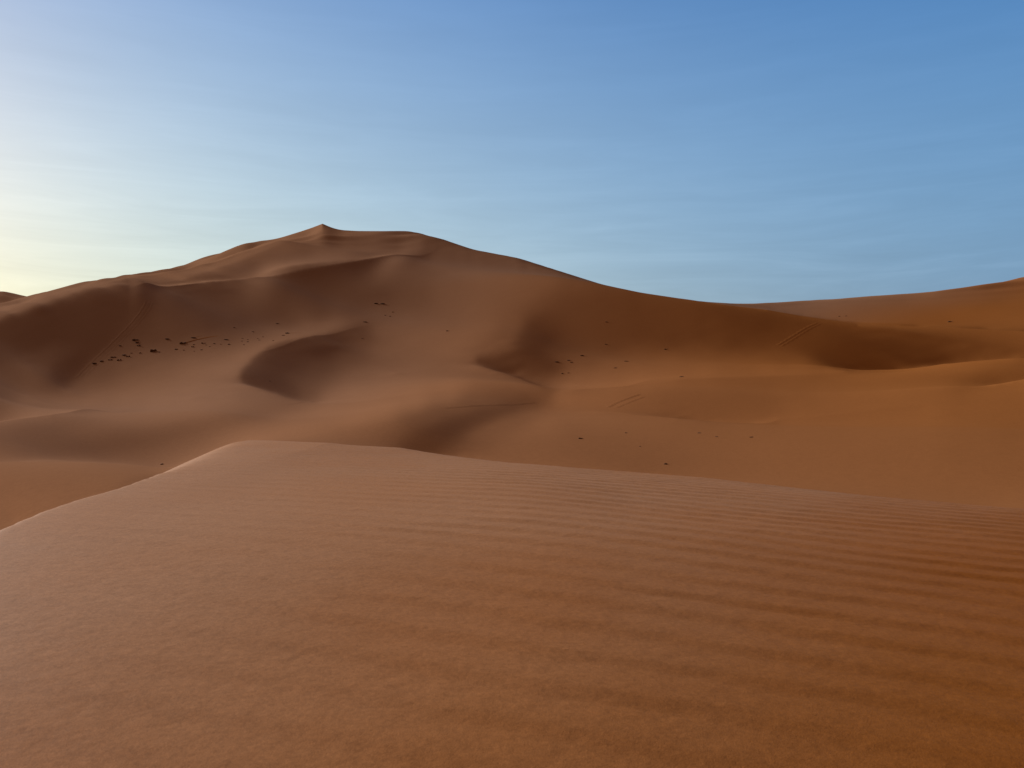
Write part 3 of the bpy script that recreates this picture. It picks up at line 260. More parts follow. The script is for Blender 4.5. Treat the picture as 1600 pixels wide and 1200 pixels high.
-5,0,0,4,1,-4,5,0,2,0,1,-2,-1,-1,-1,0,-8,4,0,1,3,-1,5,0,2,2,4,0,6,-4,-5,0,-1,0,-1,-2,0,1,-1,2,0,0,-3,2,-2,1,1,1,1,-1,2,-2,1,-1,0,-1,0,1,0,1,1,1,1,1,1,1,1,1,1,1,0,1,0,1,0,1,0,0,0,0,0,0,-1,0,1,-1,0,-1,0,0,-1,1,-1,0,0,0,0,-1,0,0,0,0,0,-1,0,-1,-2,-2,-2,-1,-1,-1,-1,-1,0,-1,0,-1,1,0,2,0,-1,-2,-1,-2,0,0,0,-1,1,-1,0,0,1,-1,0,0,0,-1,-1,0,-1,-1,-1,1,-1,1,1,0,2,2,2,0,2,1,3,0,1,1,1,1,0,2,1,0,0,2,1,0,1,1,2,2,2,2,1,2,1,2,2,1,2,1,1,2,1,1,1,2,1,0,1,1,0,1,1,1,0,0,1,1,0,0,1,0,0,0,0,-1,1,-1,0,0,-1,0,0,0,0,-1,0,1,-1,-1,0,-1,0,0,-1,0,0,-1,0,-1,0,0,-1,0,0,-2,0,0,-1,
3,-1,0,0,-1,-1,-3,3,0,1,-1,2,1,2,3,-2,4,-5,-3,1,-1,3,-2,0,2,0,-3,-1,-9,3,7,2,3,-1,-1,2,4,-2,1,-2,1,-5,0,-4,7,2,-1,-2,1,2,2,-2,0,-2,-2,0,0,0,0,1,1,1,1,1,1,2,1,1,1,0,2,0,0,1,0,0,0,1,0,-1,0,0,1,-1,0,-1,0,0,-1,0,0,-1,0,0,1,0,-1,0,0,-1,-1,1,0,1,-1,-2,-2,-2,-1,-2,-1,0,-2,-1,-2,0,-2,0,-1,0,0,4,-3,-1,-1,1,0,0,0,1,0,1,0,1,-1,1,-1,0,0,0,0,-2,0,0,-1,0,1,0,1,1,1,1,1,3,2,1,1,2,1,1,1,0,2,0,1,2,-1,1,1,1,2,3,1,2,2,2,2,1,2,1,1,2,1,1,1,1,1,1,0,1,1,1,0,0,1,0,1,0,1,0,0,-1,1,0,0,0,0,0,-1,0,0,0,-1,0,0,0,-1,0,-1,0,0,-1,0,-1,0,0,-1,0,0,-1,0,0,-1,-1,0,0,-1,-1,0,0,-1,-1,1,
-6,4,1,3,0,0,-1,0,0,-1,1,-1,0,-1,-2,10,0,-3,-2,-3,0,-1,2,2,1,3,2,-3,3,-3,-5,-2,-3,1,2,1,-4,3,1,6,5,3,2,6,-10,-7,2,3,7,-1,-2,7,-10,-4,-2,0,0,0,1,1,1,1,1,1,1,1,1,1,1,1,0,1,1,0,1,0,0,0,0,0,0,0,0,0,-1,0,-1,0,0,-1,0,0,-1,1,-1,0,1,-1,-1,0,0,0,1,0,1,-2,-2,-3,-2,-1,-1,-1,-1,-2,-2,-2,-1,-1,-1,-1,-1,-4,3,1,2,1,1,1,1,1,0,1,1,0,1,0,1,0,-1,1,-1,0,0,-1,1,-1,0,1,1,1,2,1,2,1,0,2,1,2,1,1,2,1,-2,4,-1,0,4,1,1,3,2,2,1,2,1,2,1,2,1,1,1,0,1,1,1,1,-1,1,1,0,0,1,1,0,0,0,0,0,0,0,0,1,-1,0,0,-1,0,-1,1,0,-1,0,-1,0,-1,0,0,-1,0,0,-1,-1,0,0,-1,0,0,-2,0,0,-1,0,-1,0,0,-1,0,0,-1,-1,0,0,-1,
10,-4,6,-3,-1,-3,-2,-2,1,0,-1,-1,0,-3,-4,-5,7,6,1,0,-3,-1,-3,-3,2,2,5,7,-6,-2,0,0,2,0,-1,-2,3,1,2,-1,-5,-4,-2,-9,9,13,8,7,-2,4,-3,-18,-1,0,1,0,1,1,1,0,1,1,1,2,1,0,2,1,1,1,0,1,0,1,0,-1,1,0,0,1,0,0,-1,0,0,0,-1,-1,0,-1,0,-1,1,-1,1,0,-1,1,-1,-1,-1,0,1,2,0,-1,-4,0,-3,-1,0,-2,-3,-1,-2,-2,-2,-2,-1,-2,-2,0,1,3,1,2,1,2,1,2,2,0,2,1,1,0,0,1,1,-1,0,1,-1,0,0,1,0,0,0,2,1,2,1,1,3,1,1,-1,5,-3,2,1,3,-2,4,2,2,2,3,1,1,1,2,1,1,0,2,0,1,0,1,1,0,1,0,0,1,0,0,0,0,0,0,0,0,0,0,0,0,0,0,-1,0,0,-1,1,-1,0,-1,0,-1,-1,1,-1,0,-1,0,0,-1,-1,0,0,-1,-1,0,-1,0,0,-1,-1,0,-1,0,0,-1,-1,0,-1,0,0,0,-1,-1,
-31,16,6,8,4,8,2,0,-1,-1,-1,-4,-2,1,6,-3,-4,0,0,-3,0,0,0,-3,-5,0,-3,2,9,-3,0,1,0,1,1,5,0,0,-1,-2,-1,2,-1,14,5,0,-3,-7,-4,-10,-18,10,4,4,2,1,1,0,1,2,1,1,1,0,2,2,0,1,1,1,1,0,1,0,0,1,-1,0,0,0,0,0,0,0,0,-1,1,-1,-1,0,-1,0,-1,1,-1,1,0,-1,0,-1,-1,-1,1,2,4,-4,-2,-1,0,0,-2,-4,-2,-4,-2,-2,-2,-1,-2,-1,-1,-1,2,2,3,1,3,2,2,2,1,3,0,1,1,2,1,0,0,1,1,-1,1,-1,1,0,0,1,2,1,1,1,3,0,-3,5,1,0,0,6,-1,2,2,2,2,1,1,2,0,1,2,0,1,0,1,1,0,0,0,1,0,0,0,0,0,0,1,0,0,0,0,0,0,0,0,0,-1,0,0,-1,0,0,0,-1,1,-1,0,-1,-1,-1,0,0,-1,0,0,-1,0,-1,0,0,-2,0,0,0,-2,0,-1,0,0,-1,0,-1,0,-1,0,0,-1,0,-1,0,-1,-1,0,
-40,1,0,2,4,3,7,8,5,7,7,6,1,2,-1,3,-7,0,1,7,-1,-6,-4,1,0,-6,-2,1,-2,4,4,1,1,0,2,-4,1,-3,-3,1,3,5,19,-3,-6,-12,-16,-10,-14,-10,16,12,7,5,2,1,1,2,0,1,1,1,1,2,0,1,2,1,1,1,1,0,0,0,0,0,1,-1,0,0,1,0,0,0,-1,1,-2,1,-1,-1,-1,-1,0,-1,1,0,0,0,0,0,-1,-3,0,0,-1,2,2,2,3,-2,-5,-5,-4,-3,-3,-1,-1,-2,-1,-1,0,1,1,1,3,3,3,2,2,2,3,1,2,2,1,1,1,1,1,0,1,1,-1,2,1,2,0,-1,-1,5,0,-4,4,2,5,-3,2,5,-1,0,2,2,1,1,1,1,1,0,1,0,0,1,0,0,0,0,0,1,0,0,0,0,0,0,0,1,-1,0,0,0,0,-1,0,0,0,-1,0,-1,0,0,0,-1,-1,1,-1,0,-1,0,0,-1,0,-1,0,-1,0,0,-2,0,-1,-1,1,-1,-1,-1,1,-1,-1,0,-1,0,-1,0,-1,0,-1,0,-1,0,-1,0,-1,0,0,
-53,0,2,0,2,-1,0,-1,3,3,2,5,5,2,3,-2,4,1,4,4,13,10,14,0,-2,1,-3,-7,0,3,-2,0,3,-1,-3,7,-4,-1,6,-2,4,3,-25,-23,-8,-5,-6,2,4,10,15,6,4,1,2,1,0,1,2,0,1,2,1,0,2,1,1,1,1,1,0,2,0,0,0,-1,0,1,-1,1,-1,1,0,0,-1,0,0,0,-1,-1,-1,-1,0,-1,0,0,1,0,0,0,-1,0,-5,-5,-4,3,6,4,5,-1,-8,-3,-4,-2,-1,-2,-1,0,0,-1,0,1,1,2,2,4,2,3,3,3,2,2,2,1,2,1,2,1,1,1,0,3,2,-4,0,2,5,-2,3,-3,4,7,-4,1,1,1,0,-1,2,2,1,-1,2,0,0,1,0,0,0,0,0,0,0,1,0,0,0,0,0,0,-1,0,0,0,0,-1,0,0,0,-1,0,0,0,-1,0,0,-1,0,-1,0,-1,0,0,-1,0,-1,0,0,-1,0,-1,0,-1,0,-1,0,0,-1,-1,0,-2,0,0,-1,-1,0,0,-1,0,-1,0,-1,0,-1,0,-1,0,0,0,-1,0,0,-1,
-46,-1,-4,-1,-3,-1,-1,1,0,0,1,0,0,2,0,4,3,1,1,-2,-5,6,3,12,12,20,9,-1,4,1,3,-7,-9,7,-2,-20,-13,-10,-9,-6,-13,-7,4,7,-7,-14,40,26,17,13,-3,-8,-2,-2,-1,1,1,1,0,2,0,0,1,2,1,1,1,2,1,0,2,-1,1,-1,0,1,-1,-1,1,0,1,-1,1,-1,0,0,0,-1,0,-1,-1,-2,-2,0,-1,1,0,1,-1,0,2,-5,-1,-6,-4,-1,2,2,5,-1,-3,-1,-1,-1,0,0,1,0,-1,1,1,0,2,3,3,2,3,3,3,2,3,3,1,3,4,0,-1,2,5,-4,1,1,3,5,2,0,-4,8,0,-1,-2,-1,1,1,-1,0,1,2,-1,0,0,1,-1,1,0,-1,0,0,1,0,0,-1,0,0,0,0,0,0,-1,0,1,0,-1,0,-1,0,0,-1,0,0,0,-1,-1,0,-1,0,0,-1,0,0,-1,0,0,-1,-1,0,0,-1,0,0,-1,0,-1,0,-1,-1,0,-1,0,-1,0,-1,-1,0,-1,0,-1,0,-1,0,-1,1,-1,0,-1,0,0,-2,0,0,0,-1,0,
-27,-2,-1,-2,-2,-3,-3,-2,-4,-3,-4,-2,0,0,2,0,1,1,-3,-2,-2,-8,-3,-4,2,-5,5,7,-1,2,-10,3,0,-12,-3,7,7,0,-9,-3,3,4,5,9,14,44,3,12,11,4,-6,-6,-9,-5,0,-1,1,1,1,0,2,1,0,1,1,1,1,1,1,2,0,1,0,0,-1,0,0,0,0,-1,0,2,-1,0,0,-1,0,0,-1,-2,-1,-1,-2,-3,0,2,4,-5,-2,1,2,6,-12,-7,-6,0,-1,1,-6,2,8,2,2,2,1,1,1,0,2,1,1,2,2,1,2,3,4,4,3,2,3,4,2,-2,4,3,2,2,-2,8,2,-1,-2,3,-2,-2,3,-3,-1,1,0,1,-1,0,1,1,-1,0,0,0,0,0,0,0,-1,1,0,0,-1,0,0,1,-1,0,0,-1,0,0,0,0,-1,0,0,-1,1,-1,-1,0,-1,0,-1,0,-1,0,0,-1,-1,0,-1,0,0,-1,-1,0,0,0,-1,0,-1,0,0,-1,0,-1,0,-1,-1,0,-1,-1,-1,0,-1,0,0,-1,0,-1,0,0,0,-1,0,-1,0,-1,0,1,-1,-1,0,0,-1,
-14,-2,-1,-1,-1,-1,-1,-1,-1,-2,-2,-1,-2,-1,-2,-1,-1,-1,0,-3,-4,-3,-6,-3,-8,-9,-10,-4,0,-2,7,0,3,2,5,5,4,9,8,7,6,11,9,13,17,2,7,-2,6,-7,-13,-3,-5,-2,-1,1,0,0,1,0,1,0,1,1,0,1,1,2,2,1,1,0,-1,0,0,-1,0,0,-1,1,0,0,0,0,-1,0,-1,-1,0,-1,-2,-1,-2,-1,-3,-2,-1,-2,-2,-1,-1,2,-5,-3,-2,-2,0,-1,0,2,4,5,5,3,2,3,1,3,1,1,1,1,2,4,5,3,0,2,7,1,1,4,3,7,-2,2,4,0,-1,-2,-2,-1,1,-2,0,1,-1,1,1,0,0,-1,1,0,0,-1,1,-1,1,-1,0,0,0,-1,1,-1,0,0,0,0,-1,0,0,0,-1,1,-1,-1,1,-1,0,-1,0,0,-2,0,-1,0,-1,0,-1,0,0,-1,-1,0,0,0,0,-2,0,0,0,-1,0,-1,0,-1,0,-1,0,-1,0,-1,-1,0,0,-1,0,-1,0,-1,0,-1,0,0,-1,0,0,-1,0,-1,0,0,-1,1,-1,-1,0,0,-1,0,0,
-1,0,-1,-1,-1,-2,0,-2,-1,-2,0,-1,0,0,0,0,0,0,-1,-1,-1,-1,-5,-4,-5,-8,-2,-1,-3,0,0,3,1,3,2,3,6,6,9,7,8,7,9,10,3,4,-7,-2,-11,-19,1,-1,2,1,1,-1,1,-1,0,1,0,1,1,-1,2,0,1,1,2,1,1,1,0,-1,0,-1,0,-1,1,-1,1,-1,0,-1,-1,-1,0,-2,-2,0,-2,-3,-2,-1,-1,-5,-7,3,0,-4,-4,-10,9,1,1,1,0,0,0,4,6,5,4,4,4,2,2,3,3,2,1,4,4,-1,0,7,4,3,2,5,6,-2,4,-1,1,-1,-3,-1,0,-1,0,0,-2,-1,1,0,0,0,-1,0,1,0,0,0,0,0,0,0,-1,1,-1,0,0,0,-1,1,-1,0,-1,0,1,-1,0,-1,0,-1,0,0,-1,0,-1,0,-1,-1,0,-1,0,-1,0,-1,0,-1,0,0,0,-1,0,-1,-1,1,-1,0,-1,0,-1,0,-1,0,-1,0,-1,0,-1,0,-1,0,-1,-1,0,0,-1,0,0,0,-1,0,0,-1,0,0,-1,0,-1,0,0,-1,0,0,-1,0,0,-1,0,
11,-1,-1,-1,-1,0,-1,0,-1,0,-1,-1,0,0,0,0,0,-1,1,-1,0,-1,-1,-3,-3,-1,-3,-3,-1,-1,0,0,2,3,2,3,4,5,6,8,7,8,7,3,1,-8,-11,-19,-13,10,-1,1,-2,2,-1,1,-2,0,0,1,0,0,0,1,0,1,0,1,1,3,3,0,-2,0,-2,0,0,1,-1,0,-2,0,-1,-2,0,-2,-1,-1,-1,-2,-1,-1,0,-2,-3,-2,-2,-3,-1,-1,-4,0,-1,3,3,1,2,2,4,2,3,5,5,4,4,4,4,2,-1,4,5,-3,6,6,6,0,5,5,-3,2,-3,2,-2,-1,-2,0,0,-2,-1,0,-1,-1,1,0,0,-1,1,0,0,0,-1,1,-1,0,0,1,-1,0,1,-1,0,0,-1,0,0,-1,0,-1,1,0,-1,-1,0,0,0,-1,0,-1,-1,-1,0,-1,0,0,-1,0,-1,0,-1,0,-1,0,-1,-1,0,0,-1,0,0,-1,0,-1,-1,0,0,-1,-1,0,0,-1,0,-1,-1,0,0,-1,0,0,-1,0,0,0,-1,0,0,-1,0,0,-1,0,0,0,-1,0,-1,0,-1,-1,1,-1,-1,0,-1,
20,-1,0,-1,0,-1,-1,0,-1,0,-1,1,1,0,0,0,0,1,0,1,0,0,-1,-1,-1,-2,-1,-1,-1,-2,0,1,1,0,2,3,2,5,5,4,4,5,2,1,-6,-13,-23,-10,2,8,5,-4,1,0,1,-2,0,-1,0,-1,1,0,1,0,0,-1,0,-1,2,5,3,3,-4,-2,0,1,-1,-2,0,-1,-1,-1,-2,0,-1,-1,-1,-1,-1,-1,0,0,0,-1,0,-2,-1,-1,-2,-2,-2,-2,2,3,3,4,2,2,2,6,4,5,3,4,5,3,-4,9,2,1,4,10,-1,3,1,0,1,-4,2,-1,0,-2,-2,0,-2,-1,-1,0,-1,0,0,1,-1,0,0,0,0,-1,1,0,0,0,0,0,0,-1,1,0,-1,0,0,-1,1,-1,0,-1,0,0,-1,-1,0,0,0,-1,-1,0,-2,0,0,-1,0,-1,0,-1,0,-1,0,-1,0,-1,0,-1,0,-1,-1,0,-1,0,0,-1,0,-1,0,0,-1,-1,1,-2,0,-1,-1,1,0,-1,0,0,0,0,0,0,-1,-1,1,-1,0,-1,0,-1,0,-1,0,-1,0,-1,0,-1,0,0,-1,-1,0,-1,0,
27,0,-1,0,-1,0,0,-1,0,-1,1,0,-1,0,1,0,1,1,0,1,0,1,0,1,0,-1,-1,0,-2,0,-1,0,0,2,0,1,3,1,2,2,1,-3,0,-4,-11,-26,0,2,2,6,7,-2,3,-1,-6,-1,-2,0,0,0,0,1,0,1,-1,-1,-1,-1,2,3,6,4,-6,1,-1,-2,-2,0,-2,-1,0,-2,1,-1,0,-1,-1,-1,0,1,1,1,1,1,0,0,1,0,2,-1,1,2,1,4,4,2,3,2,7,-3,-2,2,13,-6,3,8,8,-6,6,4,-1,0,0,0,-2,0,-2,1,-2,-1,-1,-2,0,-2,0,-1,0,-1,1,-1,0,-1,1,0,-1,1,-1,1,0,0,0,0,0,0,0,0,0,-1,0,0,0,0,-1,0,-1,0,0,-1,0,0,-2,0,-1,-1,0,-1,0,-1,0,0,-1,-1,-1,0,-1,0,-1,0,-1,0,-1,0,-1,0,0,-1,0,-1,-1,0,-1,0,0,-1,-1,1,-2,1,-2,1,1,-1,0,0,0,0,-1,-1,0,-1,1,-1,-1,0,-1,0,-1,0,-1,0,-1,0,0,-1,0,-1,0,-1,-1,1,-1,0,-1,
34,-1,-1,-1,0,-1,0,-1,0,0,-1,0,1,0,0,1,0,1,1,0,2,0,2,0,0,1,1,-1,0,-1,0,-1,0,0,1,-1,-1,0,1,-2,-4,-3,-12,-5,-18,7,6,-3,-1,4,4,0,3,-8,-1,-3,1,0,-1,1,0,0,0,0,0,0,-3,0,1,2,2,4,2,-5,-1,-2,1,-1,-1,0,-1,1,-2,1,-1,0,1,1,1,2,2,3,1,3,2,2,3,4,-1,2,1,2,4,3,3,3,-1,2,-4,16,-3,6,-4,14,-2,-7,2,-1,-3,-2,1,-1,-1,-1,0,-2,-1,-2,-1,-1,-1,0,-1,0,0,-1,-1,1,-1,0,0,1,-1,0,0,0,1,-1,0,0,0,0,1,-1,0,0,-1,1,-1,0,-1,0,0,-1,0,0,-1,0,-1,-1,0,-1,-1,0,-1,-1,0,0,-2,0,-1,0,0,-1,0,-2,0,-1,0,-1,0,-1,0,0,-1,0,0,-1,0,0,-1,0,0,-1,0,-1,1,0,2,-1,-2,0,0,-1,-1,-1,0,0,-1,0,-1,0,-1,0,-1,0,0,-1,0,-1,0,-1,-1,1,-1,0,-1,0,0,-2,0,0,0,
35,0,0,0,-1,0,0,0,-1,-1,-1,0,0,0,0,0,1,-1,1,1,0,2,0,2,2,1,0,1,0,-1,-1,0,0,0,-2,-1,-2,-1,-5,0,-8,-14,-12,-10,23,-1,-2,3,-2,-5,-5,4,-9,5,2,1,0,0,1,0,-1,1,0,0,0,-2,-1,0,0,1,1,4,-3,0,1,0,-2,0,1,-1,1,-1,1,-1,2,1,1,4,2,3,3,4,5,4,4,4,3,8,10,8,7,6,5,5,4,2,3,-2,2,-17,6,-7,-9,-8,-3,0,-5,-1,0,-1,-2,-2,-1,-1,-2,0,-1,0,-1,-1,0,-1,0,-1,0,0,0,-1,0,0,0,-1,0,1,0,0,0,0,0,1,0,0,-1,1,-1,0,0,-1,1,-1,0,-1,-1,0,-1,0,-1,0,-1,-1,0,-1,-1,-1,-1,1,-1,-1,0,-1,0,-1,-1,0,-1,0,0,-1,0,-1,0,-1,0,-1,0,-1,0,0,-1,0,0,0,-1,1,0,0,-1,0,-2,0,0,-1,-1,0,0,-1,0,-1,0,-1,0,-1,0,-1,1,-1,-1,0,-1,0,-1,0,0,-1,0,0,-1,0,-1,1,0,-1,0,
42,-3,-1,-1,-1,-1,-1,0,-2,-1,0,-1,-1,0,0,0,-1,0,0,1,1,0,1,2,2,2,2,1,0,0,-1,-1,1,-1,1,-6,-7,0,-5,-8,-8,-11,0,1,-4,15,-6,-4,-1,-6,2,-2,6,0,-1,2,0,2,0,0,1,-1,0,0,-1,-1,0,0,-1,0,1,-1,5,-1,0,-1,1,0,0,1,0,0,1,2,1,3,4,2,6,4,6,5,7,7,8,6,5,3,7,8,7,6,5,2,0,-2,-4,-6,-14,-5,-8,-7,-1,-1,-2,-3,-2,-2,-2,-2,-1,-2,-1,-1,1,-1,-1,-1,1,0,-1,0,0,0,-1,-1,0,0,0,0,0,0,0,0,0,0,0,1,0,-1,1,-1,1,-1,0,0,0,0,-2,0,-1,0,-1,0,0,-1,-1,-1,0,0,-2,0,-1,0,-1,-1,-1,0,-1,0,-1,0,0,-1,0,-1,-1,0,-1,1,-1,0,-1,0,-1,0,-1,1,0,-1,0,0,0,-1,0,-1,0,-2,1,-1,0,0,-1,0,-1,0,-2,1,-1,0,-1,0,0,-1,-1,0,0,0,-1,0,0,-1,0,0,-1,0,0,-1,1,-1,0,0,-1,
28,7,1,0,0,0,-1,1,0,-5,-1,-2,-1,-2,-2,-2,0,-1,-1,-1,0,0,2,0,2,3,4,1,3,0,0,-1,-1,1,-4,-4,-1,-12,-4,-9,-3,-4,-1,-1,0,0,5,0,-3,-1,-2,2,-1,2,2,1,2,1,1,1,-1,0,-1,-1,0,-1,0,0,0,-2,1,-4,10,-2,0,1,1,0,0,1,0,3,3,2,3,5,4,6,5,7,5,6,4,5,3,6,6,5,4,3,5,1,-1,-3,-4,-5,-6,-5,-1,-3,-2,-4,-6,-3,0,-3,-1,-1,-2,-1,-3,-1,-1,0,-1,0,0,0,-1,0,1,0,-1,0,-1,0,0,0,0,0,0,0,0,0,0,0,0,0,0,1,-1,0,0,0,0,-1,0,-1,0,-1,0,-1,0,-1,-1,-1,1,-1,-1,-1,0,-1,0,-1,-1,-1,0,-1,0,-1,0,0,-2,0,0,0,-1,0,0,-2,0,0,0,0,-1,0,0,-1,0,0,-1,-1,0,0,-1,0,-1,1,-2,0,-1,0,0,-1,0,-1,1,-1,-1,0,0,0,-1,0,-1,0,0,-1,1,-1,0,0,-1,0,0,-1,1,0,0,0,-1,1,1,
52,-12,-5,-3,-3,-1,-2,-3,2,2,-1,-3,-6,-3,-3,0,-1,-2,-1,-1,-1,1,-1,1,2,3,3,9,0,2,-3,3,-5,-1,3,-8,-4,-6,-7,-3,-4,2,0,-2,-3,0,3,2,0,-3,-1,0,2,0,2,2,2,1,2,0,0,-1,-1,-1,-1,1,0,0,-1,-1,-3,1,3,7,-2,1,0,1,1,1,3,3,3,5,4,5,6,7,6,4,5,4,5,3,4,2,2,1,1,1,-1,-1,-2,-3,-2,-1,-1,-1,-3,-5,-5,-5,-1,-2,-3,0,-1,-3,-1,-2,0,-1,-1,0,-1,0,0,0,0,0,0,0,-1,0,0,0,-1,0,0,0,0,1,0,0,0,0,0,0,1,-1,0,0,-1,0,0,0,-1,0,-1,-1,0,-1,-1,0,-1,0,-1,-1,0,-1,0,-1,-1,-1,1,-1,0,-1,0,-1,-1,0,0,-1,-1,0,0,-1,0,0,-1,0,-1,0,0,-1,0,-1,0,-1,1,-1,-1,-1,0,0,0,-1,0,-1,0,-1,0,0,-1,1,-1,-1,1,-1,0,-1,0,0,0,0,-1,1,-1,0,0,0,0,0,0,1,-1,1,-1,1,1,0,0,
55,3,1,0,0,-2,-2,-4,-11,-5,-10,-7,-4,-8,-8,-4,-3,-2,-4,-3,-2,-1,0,-1,-1,1,5,5,13,8,6,-4,1,-1,-8,9,-7,-2,-4,-4,1,2,-4,-3,-1,0,2,1,-1,-2,-1,0,-1,2,2,2,2,2,2,1,1,-1,-1,-2,-1,0,1,0,-2,-1,0,1,4,0,1,2,0,2,2,2,4,3,5,6,6,5,6,4,4,4,2,5,3,4,1,0,0,0,-3,-5,-6,-3,-2,0,0,1,1,-2,-1,-1,-1,-2,-5,-3,-2,-1,-1,0,-1,-1,-2,0,-1,-1,0,-1,0,1,0,0,0,-1,1,-1,0,0,0,0,0,0,1,-1,1,-1,1,0,0,0,-1,0,0,0,0,0,-1,0,-1,-1,0,0,-2,0,0,-1,0,-1,-1,0,-1,0,-1,-1,0,0,-2,0,-1,0,-1,0,0,-1,0,-1,0,0,-1,0,-1,0,0,-1,0,-1,0,0,-1,0,-1,0,-1,0,0,0,-1,-1,0,0,0,0,-1,0,0,-1,0,-1,0,0,0,0,-1,1,-1,0,1,-1,0,0,0,1,-1,1,0,0,1,0,1,0,1,1,0,1,1,
51,1,1,0,0,-2,-3,-4,0,-5,-5,-10,-11,-4,-3,-7,-8,-9,-7,-6,-4,-2,1,5,7,6,4,2,0,6,5,6,2,-4,5,-5,4,-6,-1,1,1,-1,-3,-3,-3,2,1,2,-1,-3,-3,-1,1,0,2,2,3,3,1,1,0,0,-1,-1,-1,1,0,0,1,0,-1,1,3,0,-1,2,1,2,3,4,4,6,5,4,5,4,1,2,0,1,3,1,3,-2,-2,-1,0,1,1,-3,-2,-2,-2,0,0,0,1,2,0,0,-2,-2,-1,-4,-2,-2,0,0,-1,-1,0,-2,0,-1,0,-1,0,-1,1,0,-1,1,0,0,-1,0,1,0,0,1,-1,1,-1,1,0,0,0,-1,0,0,0,0,-1,0,0,-1,0,-1,-1,0,0,-1,-1,-1,0,-1,0,-1,0,-1,-1,0,-1,-1,0,0,-1,0,-1,0,-1,-1,0,0,-1,-1,1,-1,0,-1,0,-1,0,0,-1,0,0,-1,0,0,-1,0,0,-1,0,0,0,-1,0,-1,1,-1,0,0,0,0,-1,1,-1,0,1,-1,1,0,-1,1,1,-1,1,0,1,0,1,1,0,1,1,1,1,0,2,1,1,
56,1,-2,-3,-4,-5,-5,-5,-7,-5,-5,-1,-6,-7,-2,-3,-9,-6,-7,-3,2,3,9,10,11,3,-3,-2,0,-4,-3,-2,0,0,-2,5,0,3,2,-1,2,0,-2,-4,-1,0,5,-1,-3,-3,-3,-3,0,1,1,4,3,2,2,0,0,-1,-1,0,1,0,1,1,1,1,1,-1,-1,-2,2,1,4,3,4,6,4,4,3,3,1,1,0,-3,-1,0,1,1,-2,-2,-2,-1,1,1,0,2,0,0,1,-1,0,0,1,2,2,0,1,1,-3,-2,-4,-1,-2,0,0,-1,0,-1,-1,-1,-2,0,0,1,-1,0,1,-1,0,0,1,0,0,0,0,0,0,0,1,0,-1,0,0,0,0,0,-1,0,0,-1,-1,0,-1,0,0,-2,0,0,-1,0,-1,0,-1,0,-2,0,0,-1,0,-1,-1,-1,0,-1,0,-1,0,0,-1,0,0,0,-1,0,-1,0,-1,1,-1,-1,1,-1,-1,1,-1,-1,1,-1,0,0,0,0,-1,0,0,0,0,0,-1,0,0,0,1,0,0,0,0,1,0,0,1,0,0,2,0,1,0,2,1,0,2,1,1,1,1,2,1,2,1,
54,-4,-4,-5,-6,-5,-6,-5,-4,-5,-3,-5,-2,-2,1,-9,-5,-3,1,6,9,16,7,15,-7,-13,-8,-9,-9,-3,2,1,-1,3,0,-1,2,5,3,5,3,0,-4,-2,-2,5,-1,2,-3,-6,-4,-1,-1,1,2,1,4,3,-1,0,0,0,0,1,0,1,2,2,3,3,-1,0,-8,-2,5,3,5,5,5,3,3,1,1,0,-1,-2,-3,-1,-2,0,0,0,-2,-2,0,1,0,0,1,1,1,2,2,2,0,0,1,1,1,2,1,-1,1,-2,-2,-4,-1,-1,0,0,-2,0,-1,-1,-1,0,-1,0,0,1,-1,1,-1,1,0,0,0,0,0,0,1,0,-1,0,0,0,-1,1,-1,0,0,-1,-1,0,0,-1,0,0,-1,0,-1,-1,0,-1,-1,0,-1,-1,0,-1,-1,0,-1,0,0,-1,0,-1,0,0,-1,0,-1,0,-1,0,0,-1,0,0,0,-1,0,0,-1,0,0,0,0,0,-1,1,-1,0,0,-1,1,0,-1,1,-1,1,0,0,1,0,0,0,1,0,0,1,0,2,0,1,1,1,1,1,2,0,2,2,1,1,2,2,2,2,1,2,2,
45,-6,-6,-6,-6,-6,-4,-5,-4,-2,-3,2,-2,3,-5,-6,0,3,18,15,15,-4,17,-13,-26,-8,-8,-3,1,0,-1,-1,5,-5,-2,0,0,1,4,5,4,3,1,2,-1,-4,12,-3,-12,-4,-3,0,0,1,1,2,0,0,1,1,1,0,1,0,2,1,3,2,3,-2,5,-6,-8,6,4,6,4,4,3,1,0,-2,-2,-2,-2,-2,-2,-2,0,-1,0,-1,0,0,0,0,0,0,1,0,2,1,3,3,2,0,0,1,1,1,1,2,0,0,-2,-3,-3,-1,-1,-1,0,-1,-1,-1,-1,-1,1,-1,1,-1,0,0,1,-1,1,1,-1,1,0,-1,0,0,1,-1,0,-1,1,-1,0,-1,0,-1,1,-1,-1,0,-1,-1,0,0,-1,-1,-1,0,-1,-1,0,-1,0,-1,0,-1,0,-1,0,0,-1,0,0,-1,0,-1,1,-1,0,-1,0,0,0,-1,0,0,0,0,0,0,0,-1,0,0,0,0,0,0,0,0,0,0,1,-1,1,0,1,0,0,1,0,1,0,2,1,0,2,0,2,1,2,1,2,1,2,1,2,1,2,2,2,1,2,2,3,1,2,
